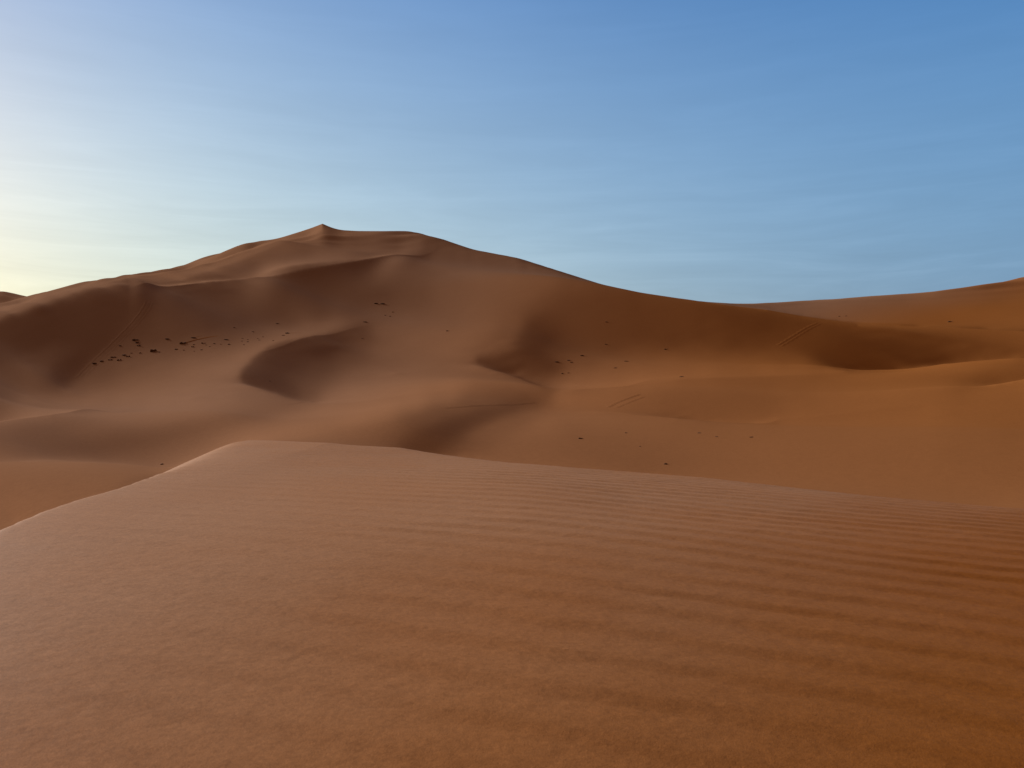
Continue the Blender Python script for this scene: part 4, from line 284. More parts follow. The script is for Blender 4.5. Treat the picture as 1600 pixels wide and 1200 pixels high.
27,-6,-5,-5,-4,-4,-3,-1,1,0,1,-2,1,2,-4,2,4,21,13,15,-4,18,-13,-42,2,-3,1,-3,-5,-1,-3,-1,-10,11,-2,-4,-1,2,3,1,2,2,6,2,9,-1,8,-25,-1,-1,3,1,1,2,3,-1,-2,-1,1,0,0,1,1,1,1,3,1,3,1,3,-1,-14,4,7,7,4,2,0,0,-1,-2,-3,-3,-2,-1,-2,-1,0,-1,0,1,-1,-1,0,0,1,-1,1,-1,2,0,2,2,3,2,2,-1,0,1,2,2,1,1,0,-1,-1,-3,-3,-2,0,-1,-1,-1,-1,0,-1,0,0,0,0,0,0,0,0,0,0,1,-1,0,1,0,-1,0,0,0,0,-1,0,-1,0,0,0,-1,-1,1,-1,0,0,-1,-1,-1,-1,-1,-1,-1,-1,0,0,-1,0,-1,0,-1,0,0,-1,0,0,-1,0,0,0,-1,0,0,0,0,0,-1,1,0,-1,0,0,0,0,0,0,0,0,1,-1,0,0,1,0,0,0,1,1,0,1,0,1,1,0,2,1,1,1,1,2,1,2,2,1,1,2,2,2,1,3,1,2,2,2,1,2,2,1,2,2,2,
9,-2,-4,-2,-2,1,0,1,-1,0,0,1,-1,-4,5,7,34,17,8,-7,10,-10,-45,21,3,5,-1,-2,-2,-9,-3,-6,14,-27,-10,-1,0,0,0,1,2,5,1,7,-4,-11,-38,27,8,9,5,7,6,4,2,0,-4,-4,-3,0,0,0,0,1,2,1,5,-1,-1,-4,-8,4,7,7,3,-1,-2,-1,-2,-2,-3,-2,-3,-1,-1,-1,0,-1,1,0,-2,0,0,0,0,0,1,-1,1,0,2,2,2,1,3,0,1,0,1,1,1,2,2,0,0,-1,-2,-4,-2,-1,0,0,-1,-1,-1,0,-1,0,-1,0,1,-1,0,1,0,0,0,0,0,0,-1,1,-1,0,0,-1,0,-1,1,-1,-1,0,0,1,-2,0,-1,-1,0,-1,-1,-1,0,-1,0,-1,-2,0,0,0,-1,0,0,0,-1,0,0,0,0,-1,0,0,0,0,0,0,-1,0,1,-1,0,1,-1,0,0,0,0,1,0,0,0,0,1,1,-1,2,0,1,0,1,1,0,2,1,1,2,1,1,2,2,2,1,2,2,1,2,2,1,2,1,2,2,2,2,1,1,2,2,1,2,1,1,1,
1,-2,0,0,2,-1,1,1,2,1,4,0,11,-1,5,44,4,-1,-8,8,-11,-39,25,-3,6,0,3,1,-2,-2,-9,-11,-38,3,8,3,2,1,-2,-4,-8,-8,2,-5,-5,1,16,-2,13,8,9,6,7,9,0,-3,-5,-7,0,0,-1,0,2,1,-1,6,-7,3,-6,4,-8,7,4,2,-3,-4,-3,-2,-2,-2,-3,-2,0,-2,0,0,0,0,-1,0,0,0,-1,0,0,0,0,0,1,1,1,1,1,2,1,2,0,1,0,1,1,2,1,2,0,-1,-1,-2,-3,-1,-2,0,-1,0,0,-1,-1,0,0,0,-1,0,0,0,0,0,0,0,0,0,0,0,0,0,-1,0,0,0,-1,0,0,0,-1,0,0,-2,-1,-1,0,-2,-1,0,-1,-1,-1,0,0,-1,0,0,0,0,-1,0,0,0,0,-1,0,1,0,0,-1,0,0,0,1,0,-1,1,-1,0,1,0,0,0,1,-1,1,1,0,1,0,1,1,0,1,2,1,1,2,1,1,2,1,2,2,1,2,2,1,2,2,1,2,2,2,2,1,2,2,0,1,2,1,2,1,1,2,0,1,0,1,
-1,1,1,2,0,3,2,1,2,5,1,10,-2,17,40,-13,0,-5,10,-13,-30,19,-6,8,1,0,-6,-6,-10,-11,-9,-6,12,-1,-5,1,0,2,-3,0,-8,-11,1,0,5,8,-1,10,10,5,5,11,9,3,0,-3,-2,-3,-4,-2,-1,-2,-4,5,2,-2,7,-7,6,-13,0,3,2,-4,-6,-5,-3,-2,-2,-2,-1,-1,-1,0,-1,0,-1,0,0,0,0,-1,0,-1,1,0,0,1,0,0,1,1,1,1,1,2,1,0,1,1,1,0,2,1,1,0,0,-2,-1,-3,0,-2,1,-1,-1,-1,0,-1,-1,0,0,0,0,0,0,0,0,0,0,-1,1,-1,0,-1,1,0,-1,0,0,0,-1,0,-1,0,-2,-1,0,-1,-2,-1,0,-1,-1,0,0,0,0,0,-1,0,0,0,0,0,0,0,-1,1,0,0,-1,0,1,0,0,0,-1,1,0,0,1,0,0,0,1,0,0,1,0,1,1,1,1,1,2,1,2,1,1,2,1,3,1,2,2,1,2,2,2,1,2,2,1,2,1,2,0,2,1,1,1,2,1,0,2,0,1,0,0,1,1,1,0,
3,1,2,2,2,2,2,3,4,-1,10,-7,21,34,-16,8,-4,7,-10,-24,15,-7,5,-3,-3,-6,-7,-8,-4,-1,3,8,7,8,4,-1,0,-4,-4,-11,-2,6,-6,2,2,6,7,0,2,8,8,0,2,-4,-4,-1,-1,6,1,-1,0,0,3,-4,3,-5,-7,5,-12,-4,1,1,-4,-7,-6,-4,-3,-1,-1,-1,-1,-1,-1,-1,0,0,0,0,0,-1,0,-1,-1,1,0,0,0,0,0,1,1,0,1,1,1,1,1,2,1,0,1,1,1,2,1,0,-1,1,-3,-2,-1,-1,-1,0,-1,0,-2,0,0,-1,-1,0,0,0,1,0,0,-1,0,1,-1,0,0,0,-1,0,0,-1,0,0,0,-2,0,-2,-1,-1,-1,-1,-1,0,0,0,0,-1,1,-1,0,0,0,-1,1,-1,1,-1,0,0,1,0,0,0,1,0,0,0,0,0,0,0,0,0,0,1,0,1,0,2,0,1,2,1,1,2,2,1,1,3,1,2,2,2,1,1,3,1,2,1,1,2,2,1,2,1,1,1,1,1,1,0,1,2,0,0,1,1,0,1,-1,2,0,0,-1,0,1,
6,4,2,2,2,2,1,3,0,9,-11,28,31,-17,9,-6,4,-2,-22,12,-7,3,-6,-6,-9,-5,-3,2,4,5,7,6,5,5,4,1,-3,-6,-5,-2,0,5,7,3,4,1,0,2,-1,2,0,0,-4,-4,0,1,2,-1,1,-1,0,2,2,-3,-8,1,0,-12,-3,0,1,-5,-7,-6,-3,-4,-1,-1,-1,-2,-1,-1,-1,0,-1,0,0,-1,0,0,-1,0,0,0,-1,1,1,-1,1,0,0,1,0,1,2,1,1,0,2,2,1,0,0,1,2,1,0,-1,0,-2,-2,-1,-1,-1,0,-2,0,-2,0,-1,0,0,0,0,0,0,0,1,0,-1,0,0,0,0,-1,0,-1,0,-1,-1,-1,-1,-1,-1,-1,-1,-1,0,0,0,-1,0,1,0,-1,1,0,-1,1,0,0,0,0,0,0,1,0,-1,0,0,0,0,1,0,0,0,1,0,1,0,1,0,2,1,1,1,2,2,1,1,2,2,1,3,2,1,3,1,2,1,2,2,0,2,1,2,1,1,0,2,0,1,2,0,1,0,1,1,0,0,0,1,0,-1,0,0,1,-1,0,1,0,1,0,
13,0,2,0,3,0,4,0,7,-8,31,25,-21,11,-6,6,1,-23,6,-5,2,-6,-4,-7,-2,0,5,4,6,8,6,6,3,1,-3,-4,-6,-4,-2,3,3,2,3,5,2,3,0,-2,2,3,3,0,-4,-2,-1,1,2,0,-3,-2,-2,-1,-4,-1,1,-6,-6,0,-1,-1,-6,-6,-6,-4,-4,-2,-1,-2,-1,-1,-2,-1,-1,-1,1,-1,0,0,-1,0,0,-1,0,0,1,0,0,1,-1,0,1,1,0,1,1,1,1,2,1,1,1,1,0,1,0,2,1,0,-1,-1,-3,-1,-2,-1,0,0,-2,0,-1,0,0,-1,0,1,-1,0,0,0,0,0,0,-1,0,-1,0,-1,-1,0,-1,-1,0,-1,-2,-1,0,0,0,0,0,1,0,-1,0,0,0,0,-1,1,0,0,0,1,0,0,0,0,0,1,0,0,0,0,-1,1,0,1,0,1,1,2,1,2,1,1,2,2,2,1,2,3,2,1,3,1,2,2,1,1,2,1,1,1,1,1,1,1,0,1,1,0,1,0,0,1,0,0,0,0,0,0,0,0,0,1,0,0,0,0,1,-1,0,-1,-2,
11,4,0,2,-1,6,0,7,-2,19,23,-18,14,-6,7,-5,-23,1,-3,0,-4,-1,-3,5,3,5,5,4,4,1,4,2,0,-2,-2,0,2,1,5,3,4,5,5,2,1,-1,-1,2,-1,-1,-4,-3,-1,1,3,2,0,0,-1,-1,-2,-3,-1,-2,-4,2,0,-5,-7,-9,-10,-8,-5,-3,-3,-2,-3,-1,-2,-1,-1,-1,-1,0,-1,0,0,0,0,0,-1,1,0,0,0,0,0,0,0,1,0,0,2,1,0,1,1,1,2,2,1,0,0,0,1,0,1,1,0,-2,-1,-3,-1,-1,-1,-1,0,-1,-1,0,0,1,0,-1,0,1,0,-1,0,-1,0,0,-2,0,0,-1,-1,-1,-1,0,-1,-1,1,0,0,0,-1,0,0,-2,1,1,-1,1,0,0,1,0,0,1,0,0,-1,1,0,0,0,-1,0,0,1,0,1,1,1,1,2,1,2,2,2,1,2,3,2,1,2,3,2,1,1,2,2,2,1,2,0,2,-1,1,1,0,1,0,1,0,1,0,0,0,0,0,0,0,0,0,1,-1,0,0,1,0,-1,0,0,-1,0,1,-2,1,2,2,4,
17,-9,1,2,8,-1,9,5,-1,35,-13,9,-6,4,-10,-20,0,-4,-1,0,2,3,7,1,8,4,0,3,2,6,-3,-4,-3,-3,0,0,5,9,9,10,9,7,3,2,2,0,1,-1,1,-2,0,0,3,2,-3,-4,-2,-2,-1,-1,0,0,-2,-1,0,-6,-11,-10,-12,-12,-9,-6,-5,-4,-2,-2,-1,-2,-1,-1,-1,-2,0,0,0,0,0,-1,1,0,0,-1,1,-1,1,0,0,0,1,0,1,1,0,0,2,0,2,1,0,1,2,1,0,-1,0,1,1,0,0,0,-3,-1,-1,-1,-1,0,-1,-1,0,0,0,0,0,0,0,-1,0,0,-1,0,-1,-1,0,0,-2,0,0,-1,1,-1,-1,1,-1,-1,-1,0,1,0,1,2,-1,-1,0,-1,2,0,0,0,0,0,0,0,1,-1,0,-1,0,1,1,1,0,2,1,1,3,2,2,2,2,2,2,3,2,1,2,2,2,1,1,2,1,2,0,1,2,0,1,-1,1,0,0,0,0,0,0,0,0,0,0,0,-1,1,-1,0,0,0,0,0,1,-1,-1,-1,2,0,1,2,0,0,2,0,-3,-2,-6,
-4,9,12,7,0,9,9,-27,55,-16,-4,-2,-3,-5,-23,1,-6,5,4,3,2,4,5,15,-3,-2,8,6,2,-9,-1,-2,-3,-1,1,5,4,6,5,4,3,1,0,-1,0,0,1,1,1,0,1,3,2,-1,1,3,-1,-1,-2,-1,-2,-1,-2,-4,-9,-12,-7,-7,-4,-5,-5,-5,-3,-2,-2,-2,-1,0,-1,-2,0,0,0,0,-1,0,0,1,-1,0,0,1,-1,1,0,1,0,1,0,1,0,0,1,1,0,1,0,1,1,1,0,1,0,0,1,-1,0,2,0,-1,0,-3,-1,-1,0,0,0,0,0,-1,-1,0,0,0,0,-1,0,-1,0,-1,-1,0,0,-1,0,-1,0,-1,-1,0,2,-2,0,3,0,1,-4,0,-1,-3,1,3,2,4,-2,-1,0,1,-1,0,0,-1,-2,0,1,1,1,2,1,2,3,2,3,2,2,3,2,2,2,2,2,1,2,1,2,1,1,1,1,0,1,0,1,1,-1,0,0,1,-1,0,0,0,0,0,-1,0,0,0,-1,-1,1,-1,1,0,0,1,-1,1,-1,1,1,2,-3,1,-1,-2,1,0,-1,1,5,5,11,
-9,17,-9,7,13,11,-45,74,-2,-33,37,-37,16,-41,17,-6,14,3,1,0,7,8,8,-24,1,18,2,-3,-4,11,-6,-6,2,6,5,3,5,3,0,0,-2,-3,-2,-2,-4,-1,-2,-3,-2,0,2,2,-2,0,1,-2,1,0,-1,-1,0,-2,-4,-7,-5,-3,-3,-1,-2,-2,-1,-2,-2,-2,-1,0,-1,-1,-1,0,-1,0,0,0,1,0,0,0,1,0,1,-2,1,1,0,0,2,0,0,-1,1,1,0,0,0,1,1,0,1,0,1,0,0,0,-1,2,0,-1,0,1,-1,1,-2,0,-1,0,0,-1,0,0,0,-1,-1,0,-1,0,-1,0,-1,0,0,0,-1,0,0,0,0,2,1,-1,-2,2,2,-8,0,-4,5,0,3,8,3,-2,-3,-11,1,0,0,-1,0,-1,-1,1,3,3,2,2,3,3,3,3,2,3,2,3,2,1,2,2,2,0,1,2,0,2,0,1,0,0,0,1,0,0,1,-1,0,0,-1,-1,1,-1,-1,0,-1,0,0,0,0,-1,0,1,0,1,0,-1,0,-1,0,-1,2,-1,0,-3,7,0,2,5,1,0,4,-3,-11,-13,-24,
30,-42,15,-18,-4,-16,67,-13,-7,5,-25,3,-4,29,-12,14,-3,-4,3,11,5,1,-30,25,29,-12,-3,1,4,-28,2,18,9,1,4,5,1,-1,-1,-3,-4,-2,-3,-3,-2,-2,-3,0,0,3,2,-2,0,0,0,0,-2,-2,0,-1,-3,-5,-6,-4,-4,-2,-1,-1,-1,0,-2,-1,-1,0,0,-2,0,0,0,0,0,0,0,0,0,1,0,0,0,0,-2,3,1,1,1,1,-1,0,-1,1,0,0,0,1,0,0,0,1,0,1,0,0,0,0,0,-1,0,2,2,1,1,-1,0,-1,-1,-1,-1,0,-2,0,-1,0,-1,-1,0,0,0,0,0,0,0,-1,1,0,1,0,0,-3,-3,2,5,-2,-7,11,-3,3,-6,0,-4,-17,-9,0,1,28,-4,0,-1,0,1,3,4,4,3,2,3,3,3,2,3,2,3,1,2,1,2,1,1,1,0,1,1,-1,1,0,0,0,0,0,1,-1,1,-1,-1,0,-1,-1,0,0,-1,-1,0,-1,1,-1,0,-1,0,1,1,-1,0,-1,-1,2,1,2,2,2,-2,4,3,8,-10,1,-1,-7,-3,-2,-10,-1,15,16,35,
-35,46,-28,14,-7,33,7,9,-38,4,-32,19,6,7,-5,-1,-7,10,-1,-15,-8,4,13,45,-24,6,-3,-2,-20,40,23,-11,-8,7,5,-1,-1,-2,-4,-5,-2,-3,-3,-1,-2,-1,2,2,4,1,-2,-1,-1,1,-1,-2,-3,-2,-3,-2,-4,-4,-3,-2,-1,-1,-1,0,-1,0,0,-1,0,-1,-1,0,0,0,0,0,0,1,0,0,1,0,0,1,0,-1,2,3,0,0,0,0,0,-1,0,0,-1,1,0,-1,1,0,0,0,0,1,0,1,0,-1,-1,2,5,0,2,0,0,0,-2,-2,-1,-1,0,-2,0,-2,0,-1,1,0,0,-1,0,0,1,0,0,2,0,0,1,0,1,6,11,1,-16,-3,3,-28,1,-2,-11,-3,-1,12,9,2,14,-11,4,1,4,3,5,4,4,3,3,3,2,3,2,2,2,1,0,2,0,1,0,1,0,0,0,0,0,0,0,-1,0,0,0,0,-1,1,-1,0,-1,-1,0,-1,0,-1,-1,0,-1,0,-1,1,-1,1,0,-1,0,2,0,4,3,-2,-1,-3,-1,1,8,0,-2,-10,20,3,5,12,3,5,16,4,-28,-29,-65,
11,-22,17,-1,17,1,0,-42,6,4,16,-9,-3,6,1,3,6,-8,-10,-2,5,3,43,-15,-15,-17,-7,-4,54,1,-23,13,20,0,-7,-1,-4,-4,-3,-3,-3,-2,-1,-1,2,2,4,4,0,-2,-2,-1,0,-1,-2,-2,-3,-3,-2,-3,-2,-2,-2,-1,0,-1,0,-1,0,-1,0,0,-1,0,0,1,0,-1,1,0,1,0,1,1,0,1,1,1,1,3,3,-5,0,0,0,-1,-1,0,-1,0,0,0,0,0,0,0,1,0,0,0,1,1,1,2,4,2,-4,1,-1,1,-1,0,-1,-1,-1,-1,-3,0,-1,0,0,0,-1,1,0,1,0,1,0,1,2,0,1,2,1,3,3,0,-22,-25,16,-33,10,13,1,-4,17,3,6,-1,1,15,-12,0,3,10,4,6,1,4,2,1,2,1,2,1,0,1,0,0,1,-1,1,-1,0,0,-1,0,0,0,-1,0,-1,1,-1,0,0,0,-1,-1,0,0,-1,-1,0,0,-1,0,0,-1,0,0,-1,-2,2,-1,0,1,1,-3,2,-4,-2,10,7,13,13,7,-7,5,7,21,-23,-7,-14,-23,-10,-27,-43,-45,25,-22,39,
17,-5,-7,20,3,-6,-25,10,1,15,-1,4,-28,-9,12,-4,-3,2,2,6,0,4,11,-37,-7,24,16,37,-21,-21,22,2,-10,3,7,-8,-3,-4,-3,-2,-1,1,2,2,2,3,2,0,-1,-2,-2,-1,-1,-1,-2,-3,-2,-2,-2,-1,-1,-1,0,-1,-1,0,-1,0,1,0,-1,0,1,0,0,0,0,1,0,1,0,1,0,1,1,1,2,0,2,0,-3,2,-1,-1,0,-1,0,-1,0,0,0,-1,1,0,0,0,0,1,1,0,2,1,2,0,-1,-2,2,0,0,0,1,-2,-1,-2,-1,-2,1,0,0,0,0,1,1,-1,1,1,0,1,0,1,-1,0,0,-2,-2,-6,-6,-14,12,18,-24,38,-14,9,-9,7,-2,-4,1,12,7,-4,11,0,9,-1,3,0,3,-2,-1,-1,-1,0,-1,0,0,-1,0,0,-1,0,-1,0,-1,-1,0,-1,0,-1,0,0,0,-1,0,-1,0,0,1,0,-1,-1,0,0,0,0,1,-1,1,0,-1,-1,1,4,-4,1,-1,1,-2,8,3,8,12,-6,8,1,-10,-7,10,-22,-18,-43,-4,-17,0,-24,3,36,15,32,-19,42,-9,
-98,93,42,-8,-14,-32,6,15,4,-22,7,15,14,-4,4,11,-2,-13,8,6,3,-8,-8,-8,47,-6,-8,-27,-14,17,-11,0,13,6,-19,0,-1,0,1,2,2,2,3,1,2,2,-1,-2,-3,-2,-1,-1,-1,-2,-2,-1,-1,-2,0,-2,-1,0,-1,0,0,-1,1,0,0,0,0,1,0,0,1,0,1,1,1,1,0,0,1,1,1,1,0,1,0,-1,0,-1,-1,0,0,-1,0,-1,0,-1,1,0,-1,1,0,1,0,0,1,1,1,0,0,0,0,1,-1,-1,1,0,-1,0,-1,0,-1,1,-2,0,0,1,-1,0,0,1,0,0,0,-1,0,-1,-1,-1,-1,-1,-1,1,7,10,-16,-2,18,-8,6,2,5,-2,8,19,11,1,2,-4,-2,1,-4,1,-2,0,-1,-1,-1,0,-1,-1,-1,-1,-1,0,-2,0,-1,-1,-1,0,0,-1,0,0,-2,1,-1,0,-1,0,0,1,-1,0,0,0,0,0,1,0,0,1,0,2,-1,0,0,-1,-2,-10,0,5,12,-6,11,6,-10,1,-16,-12,-13,-23,3,-24,1,11,6,12,0,10,1,24,8,-29,17,-4,-2,-1,5,
-59,-67,-7,9,11,17,-4,-5,5,22,1,3,-9,4,16,14,31,41,10,4,-16,8,-53,-3,-30,-11,26,32,16,-18,1,-7,-12,15,24,-6,0,-1,2,4,6,4,2,2,-2,-3,-2,-2,-1,-1,-1,-1,-2,-1,-1,-2,-1,0,-2,0,0,-1,0,0,0,1,-1,1,0,1,1,0,1,1,0,2,0,1,0,0,1,0,1,0,2,0,0,0,-1,0,-1,-1,1,-1,-1,0,-1,0,0,0,-1,1,0,0,0,0,1,1,0,0,0,0,0,1,-1,-1,1,0,0,0,0,0,1,-1,0,-2,1,-1,0,-1,1,0,0,0,-1,-1,0,0,-1,-1,0,-1,-1,1,-1,1,-12,-3,19,2,1,10,4,4,21,16,6,-5,-8,-1,-4,2,-1,-1,2,-3,1,-2,-1,-1,-1,-1,-1,-1,-1,-1,0,-1,0,-2,-1,0,-1,-1,0,0,-1,-1,1,-1,0,0,1,-1,0,0,1,0,-1,0,0,0,-1,0,0,-1,-1,-3,-2,-3,-7,-6,-10,13,0,-1,-18,10,-14,-9,12,-17,8,6,-3,5,-9,27,-18,8,-4,12,12,-2,1,19,-16,21,8,20,37,-3,20,
-81,18,-7,-3,2,4,3,-4,-1,-2,-3,-8,-2,-1,-13,-14,-21,-5,3,-5,18,-27,32,-1,25,46,18,-1,38,0,-3,-1,4,-22,17,-4,5,6,5,2,0,-1,-1,-1,0,0,-2,-1,-2,-2,-1,-1,-1,-2,0,-1,0,-1,0,-1,-1,0,1,0,0,0,2,0,1,1,2,0,1,1,1,0,2,0,0,0,0,0,0,1,-1,1,1,-1,-1,-1,0,0,-1,0,-1,0,0,-1,0,0,0,0,0,0,0,0,0,0,0,1,-1,1,0,-1,1,1,-1,0,0,0,1,1,-1,0,-1,0,-1,0,0,0,-1,0,0,-1,0,0,0,-1,0,0,0,1,1,-1,2,1,10,8,0,13,8,6,6,5,-5,-5,-4,1,3,-1,1,-1,-1,-1,-3,1,-3,0,-1,-1,-1,-1,-1,0,-1,0,-2,-1,-1,-1,0,-1,0,0,-1,-1,0,0,0,0,0,-1,0,0,0,-1,0,-1,-1,-1,-2,0,-2,-3,-4,-3,-3,-4,-4,-5,1,-4,4,-19,2,-3,6,-8,12,8,-1,25,3,2,5,6,6,-5,3,6,4,3,-2,13,8,-18,25,-19,-18,-6,-57,-16,-67,
-19,-17,2,1,0,4,-2,-2,2,-1,-6,-2,-1,-1,-1,-4,7,-12,-3,8,0,22,-2,39,19,-10,-8,-6,-19,22,-16,3,-14,26,-12,13,6,2,2,0,-3,-3,-3,-3,-2,-2,1,0,0,1,-1,-2,0,0,-2,0,-3,0,-1,0,1,1,0,1,1,1,0,2,1,1,2,2,0,1,1,1,0,0,-1,0,-1,0,0,0,1,-1,-1,1,-1,0,-1,-1,0,-1,1,-1,-1,0,0,-1,1,-1,1,-1,0,1,0,-1,1,-1,1,0,0,1,0,-1,1,0,0,1,0,0,0,0,0,-1,0,-1,-1,0,1,-1,0,0,0,1,0,1,1,2,1,3,2,6,4,7,4,2,8,0,3,2,0,-1,1,1,1,-2,-2,-2,-1,-1,-1,0,-1,-2,0,-1,-2,0,-1,0,-1,-1,0,-1,-1,-1,-1,0,-2,0,0,-1,0,0,-1,0,-1,0,0,-1,-1,-1,-1,-1,-2,-2,-2,-3,-1,-5,-3,-1,-1,-2,-5,0,0,-2,-3,-2,-4,35,-7,1,3,4,-6,-1,-1,-12,-1,-9,-6,-13,0,-2,4,-20,0,-10,-5,-15,-12,1,-15,7,-2,1,-13,13,9,
-6,7,-3,-1,0,0,1,0,-2,-2,0,-3,0,-2,-4,-5,-6,-1,1,2,7,4,11,2,-8,0,3,2,14,-20,4,6,19,0,-3,4,-3,0,-2,-2,-4,-2,-2,-1,-2,0,-3,-1,0,0,0,4,-1,-3,-1,-2,2,-1,0,2,0,1,1,1,1,1,2,0,2,2,1,1,2,1,1,0,0,-1,-1,-2,0,0,-1,1,-1,0,0,-1,0,-1,0,-1,-1,1,-1,0,-1,0,-1,1,-1,1,-1,1,-1,-1,0,1,-1,1,0,0,0,0,1,0,0,1,0,0,1,0,0,0,-1,0,-1,1,0,-1,0,1,1,1,1,1,1,3,3,2,5,3,5,4,5,2,3,3,0,2,-1,-1,-1,-1,-1,-1,-2,0,-1,1,-1,-1,-1,-1,-1,-1,-1,-1,0,-1,0,-1,0,-1,-1,-1,0,-1,-1,-1,0,-1,0,-1,-1,-1,0,-1,-1,-2,-1,-1,-3,-1,-2,-3,-2,-3,-1,-3,-3,2,-1,-5,1,0,1,-2,0,1,-2,-7,-8,-39,4,11,11,5,-8,-7,-2,0,-9,-15,-52,6,-4,-1,-1,12,5,8,2,9,11,25,10,11,17,-15,34,-23,36,
27,-5,1,-1,0,0,0,-1,0,-1,-2,0,-2,0,-1,-1,0,-4,0,3,4,7,2,0,-2,1,-9,-4,-22,6,29,10,2,-12,-12,3,-4,-1,-3,-1,-1,-1,-2,-1,-1,-2,-1,0,-2,4,0,-6,0,1,2,1,0,1,2,-1,2,1,1,1,1,1,1,2,1,2,1,2,1,1,1,0,-1,-1,-2,-1,-1,-1,0,0,0,0,-1,-1,0,0,-1,0,-1,-1,0,0,0,-1,0,-1,0,0,0,-1,0,1,-1,0,0,0,0,1,1,0,0,1,0,0,0,0,0,1,1,0,0,0,0,-1,1,1,0,1,2,1,3,2,3,3,3,4,3,4,4,2,1,1,0,-1,0,-2,0,-1,0,-1,0,-1,0,-1,-1,-1,-1,-1,1,-2,0,0,-1,-1,-1,-1,-1,0,-1,0,-1,-1,0,-1,-2,0,-1,0,-2,0,-2,-1,-2,-1,-1,-2,-2,-2,-2,-2,-2,-2,-3,0,-4,3,-2,-2,1,4,-1,0,1,2,-1,1,1,8,4,-2,-12,-23,-16,-3,8,-2,2,-4,-7,3,32,-9,-1,5,5,1,7,4,6,3,0,-11,-3,-2,-9,9,-5,16,-10,
41,1,-1,0,-1,-1,0,0,0,-1,0,0,1,-1,-1,-1,-4,-1,-2,0,3,1,0,-5,-1,-8,0,-3,9,19,4,-16,-2,-17,1,-5,-1,-3,0,-1,-2,-1,0,-1,0,0,0,-2,0,-3,2,2,-1,0,-2,2,2,1,0,3,1,0,1,1,1,1,1,1,2,2,2,2,1,1,0,0,-1,-2,-2,-2,-1,0,0,-1,-1,0,0,-1,0,-1,-1,0,0,0,-1,-1,0,0,-1,0,0,-1,0,0,0,-1,1,0,0,0,1,0,0,1,0,0,1,0,0,1,2,1,1,0,1,0,0,0,0,1,2,2,1,4,2,2,4,3,3,3,2,1,0,0,0,-1,-1,1,-2,0,-1,-1,-1,1,-2,0,-1,-1,0,-1,0,0,-2,0,-1,-2,0,0,-1,0,-1,-2,0,-1,0,0,-2,-1,0,-2,-1,-2,0,-2,-2,-1,-2,-2,-2,-1,-2,-2,0,-2,-2,2,0,-3,5,-3,4,1,-1,0,0,0,1,1,1,2,3,4,8,5,-5,-2,-6,-12,-7,-3,-6,-2,2,7,5,7,-1,0,0,4,-1,4,3,4,2,3,0,1,3,-3,10,-1,12,
55,-1,0,-1,0,-1,-1,0,-2,1,-1,0,0,1,0,0,1,-2,0,-2,-1,-1,-3,0,-4,2,-2,7,-15,12,-17,3,-13,-5,-5,-2,-1,0,-1,0,1,-2,-1,-3,1,-1,0,0,2,1,-1,0,0,0,2,0,1,1,2,1,1,2,1,0,1,2,1,1,1,0,2,2,2,1,0,0,-1,-3,-1,-1,-1,-1,-1,-1,0,-2,0,0,-1,-1,0,-1,0,-1,0,0,-1,0,0,-1,0,0,0,-1,0,1,0,0,0,1,-1,1,1,0,1,1,0,1,1,1,1,2,2,2,0,1,0,0,1,0,2,2,3,2,3,3,2,2,1,1,0,-1,0,-1,-2,0,-1,-1,0,-1,-1,0,0,-2,1,-1,0,-1,-1,-1,0,-1,-1,0,-1,1,-2,-3,0,-1,0,0,-1,0,-1,-2,-1,-1,-2,-1,-1,-2,-2,-1,-1,-2,-1,-1,-1,-1,-1,1,-2,2,2,-1,1,3,-1,3,-1,2,0,1,-1,1,1,0,1,1,1,2,0,12,9,-8,-9,-6,-4,-1,-1,-1,4,9,13,5,4,2,2,-1,1,0,2,1,-3,-6,-4,-2,-3,1,-3,4,-4,
59,0,-1,0,0,-1,0,0,1,0,2,1,2,2,1,0,-1,-1,-5,-4,-6,-1,-1,-2,1,-2,2,-14,18,-19,-9,-9,-7,1,-1,0,-1,-2,-1,-2,-2,-1,-2,1,-1,2,0,0,1,-1,1,1,1,1,1,1,0,2,1,1,2,0,1,1,1,0,2,1,1,1,1,1,2,1,0,1,-2,-2,-1,-2,-1,-1,-1,-1,-1,0,-1,0,-2,0,0,-1,-1,0,0,-1,0,-1,-1,1,-1,0,0,1,0,-1,0,1,1,0,1,0,1,1,1,1,1,1,2,1,1,2,3,1,2,0,1,1,-1,1,2,3,2,3,1,1,1,0,0,-2,-1,0,-2,-2,0,-1,-1,-1,0,0,-1,0,-1,0,-1,-1,-1,0,0,-1,-1,-1,0,-1,-2,-3,-1,2,0,-1,0,-1,-1,-1,-1,-1,-1,-2,-1,-1,-1,-1,-1,-1,0,0,0,0,0,1,2,0,4,0,0,1,2,1,1,-1,2,-3,2,0,2,0,0,1,1,1,0,0,0,-9,2,18,8,-9,6,-3,-1,3,4,7,3,7,3,-1,-3,-1,-6,1,0,-3,0,-11,0,4,-1,1,2,5,11,
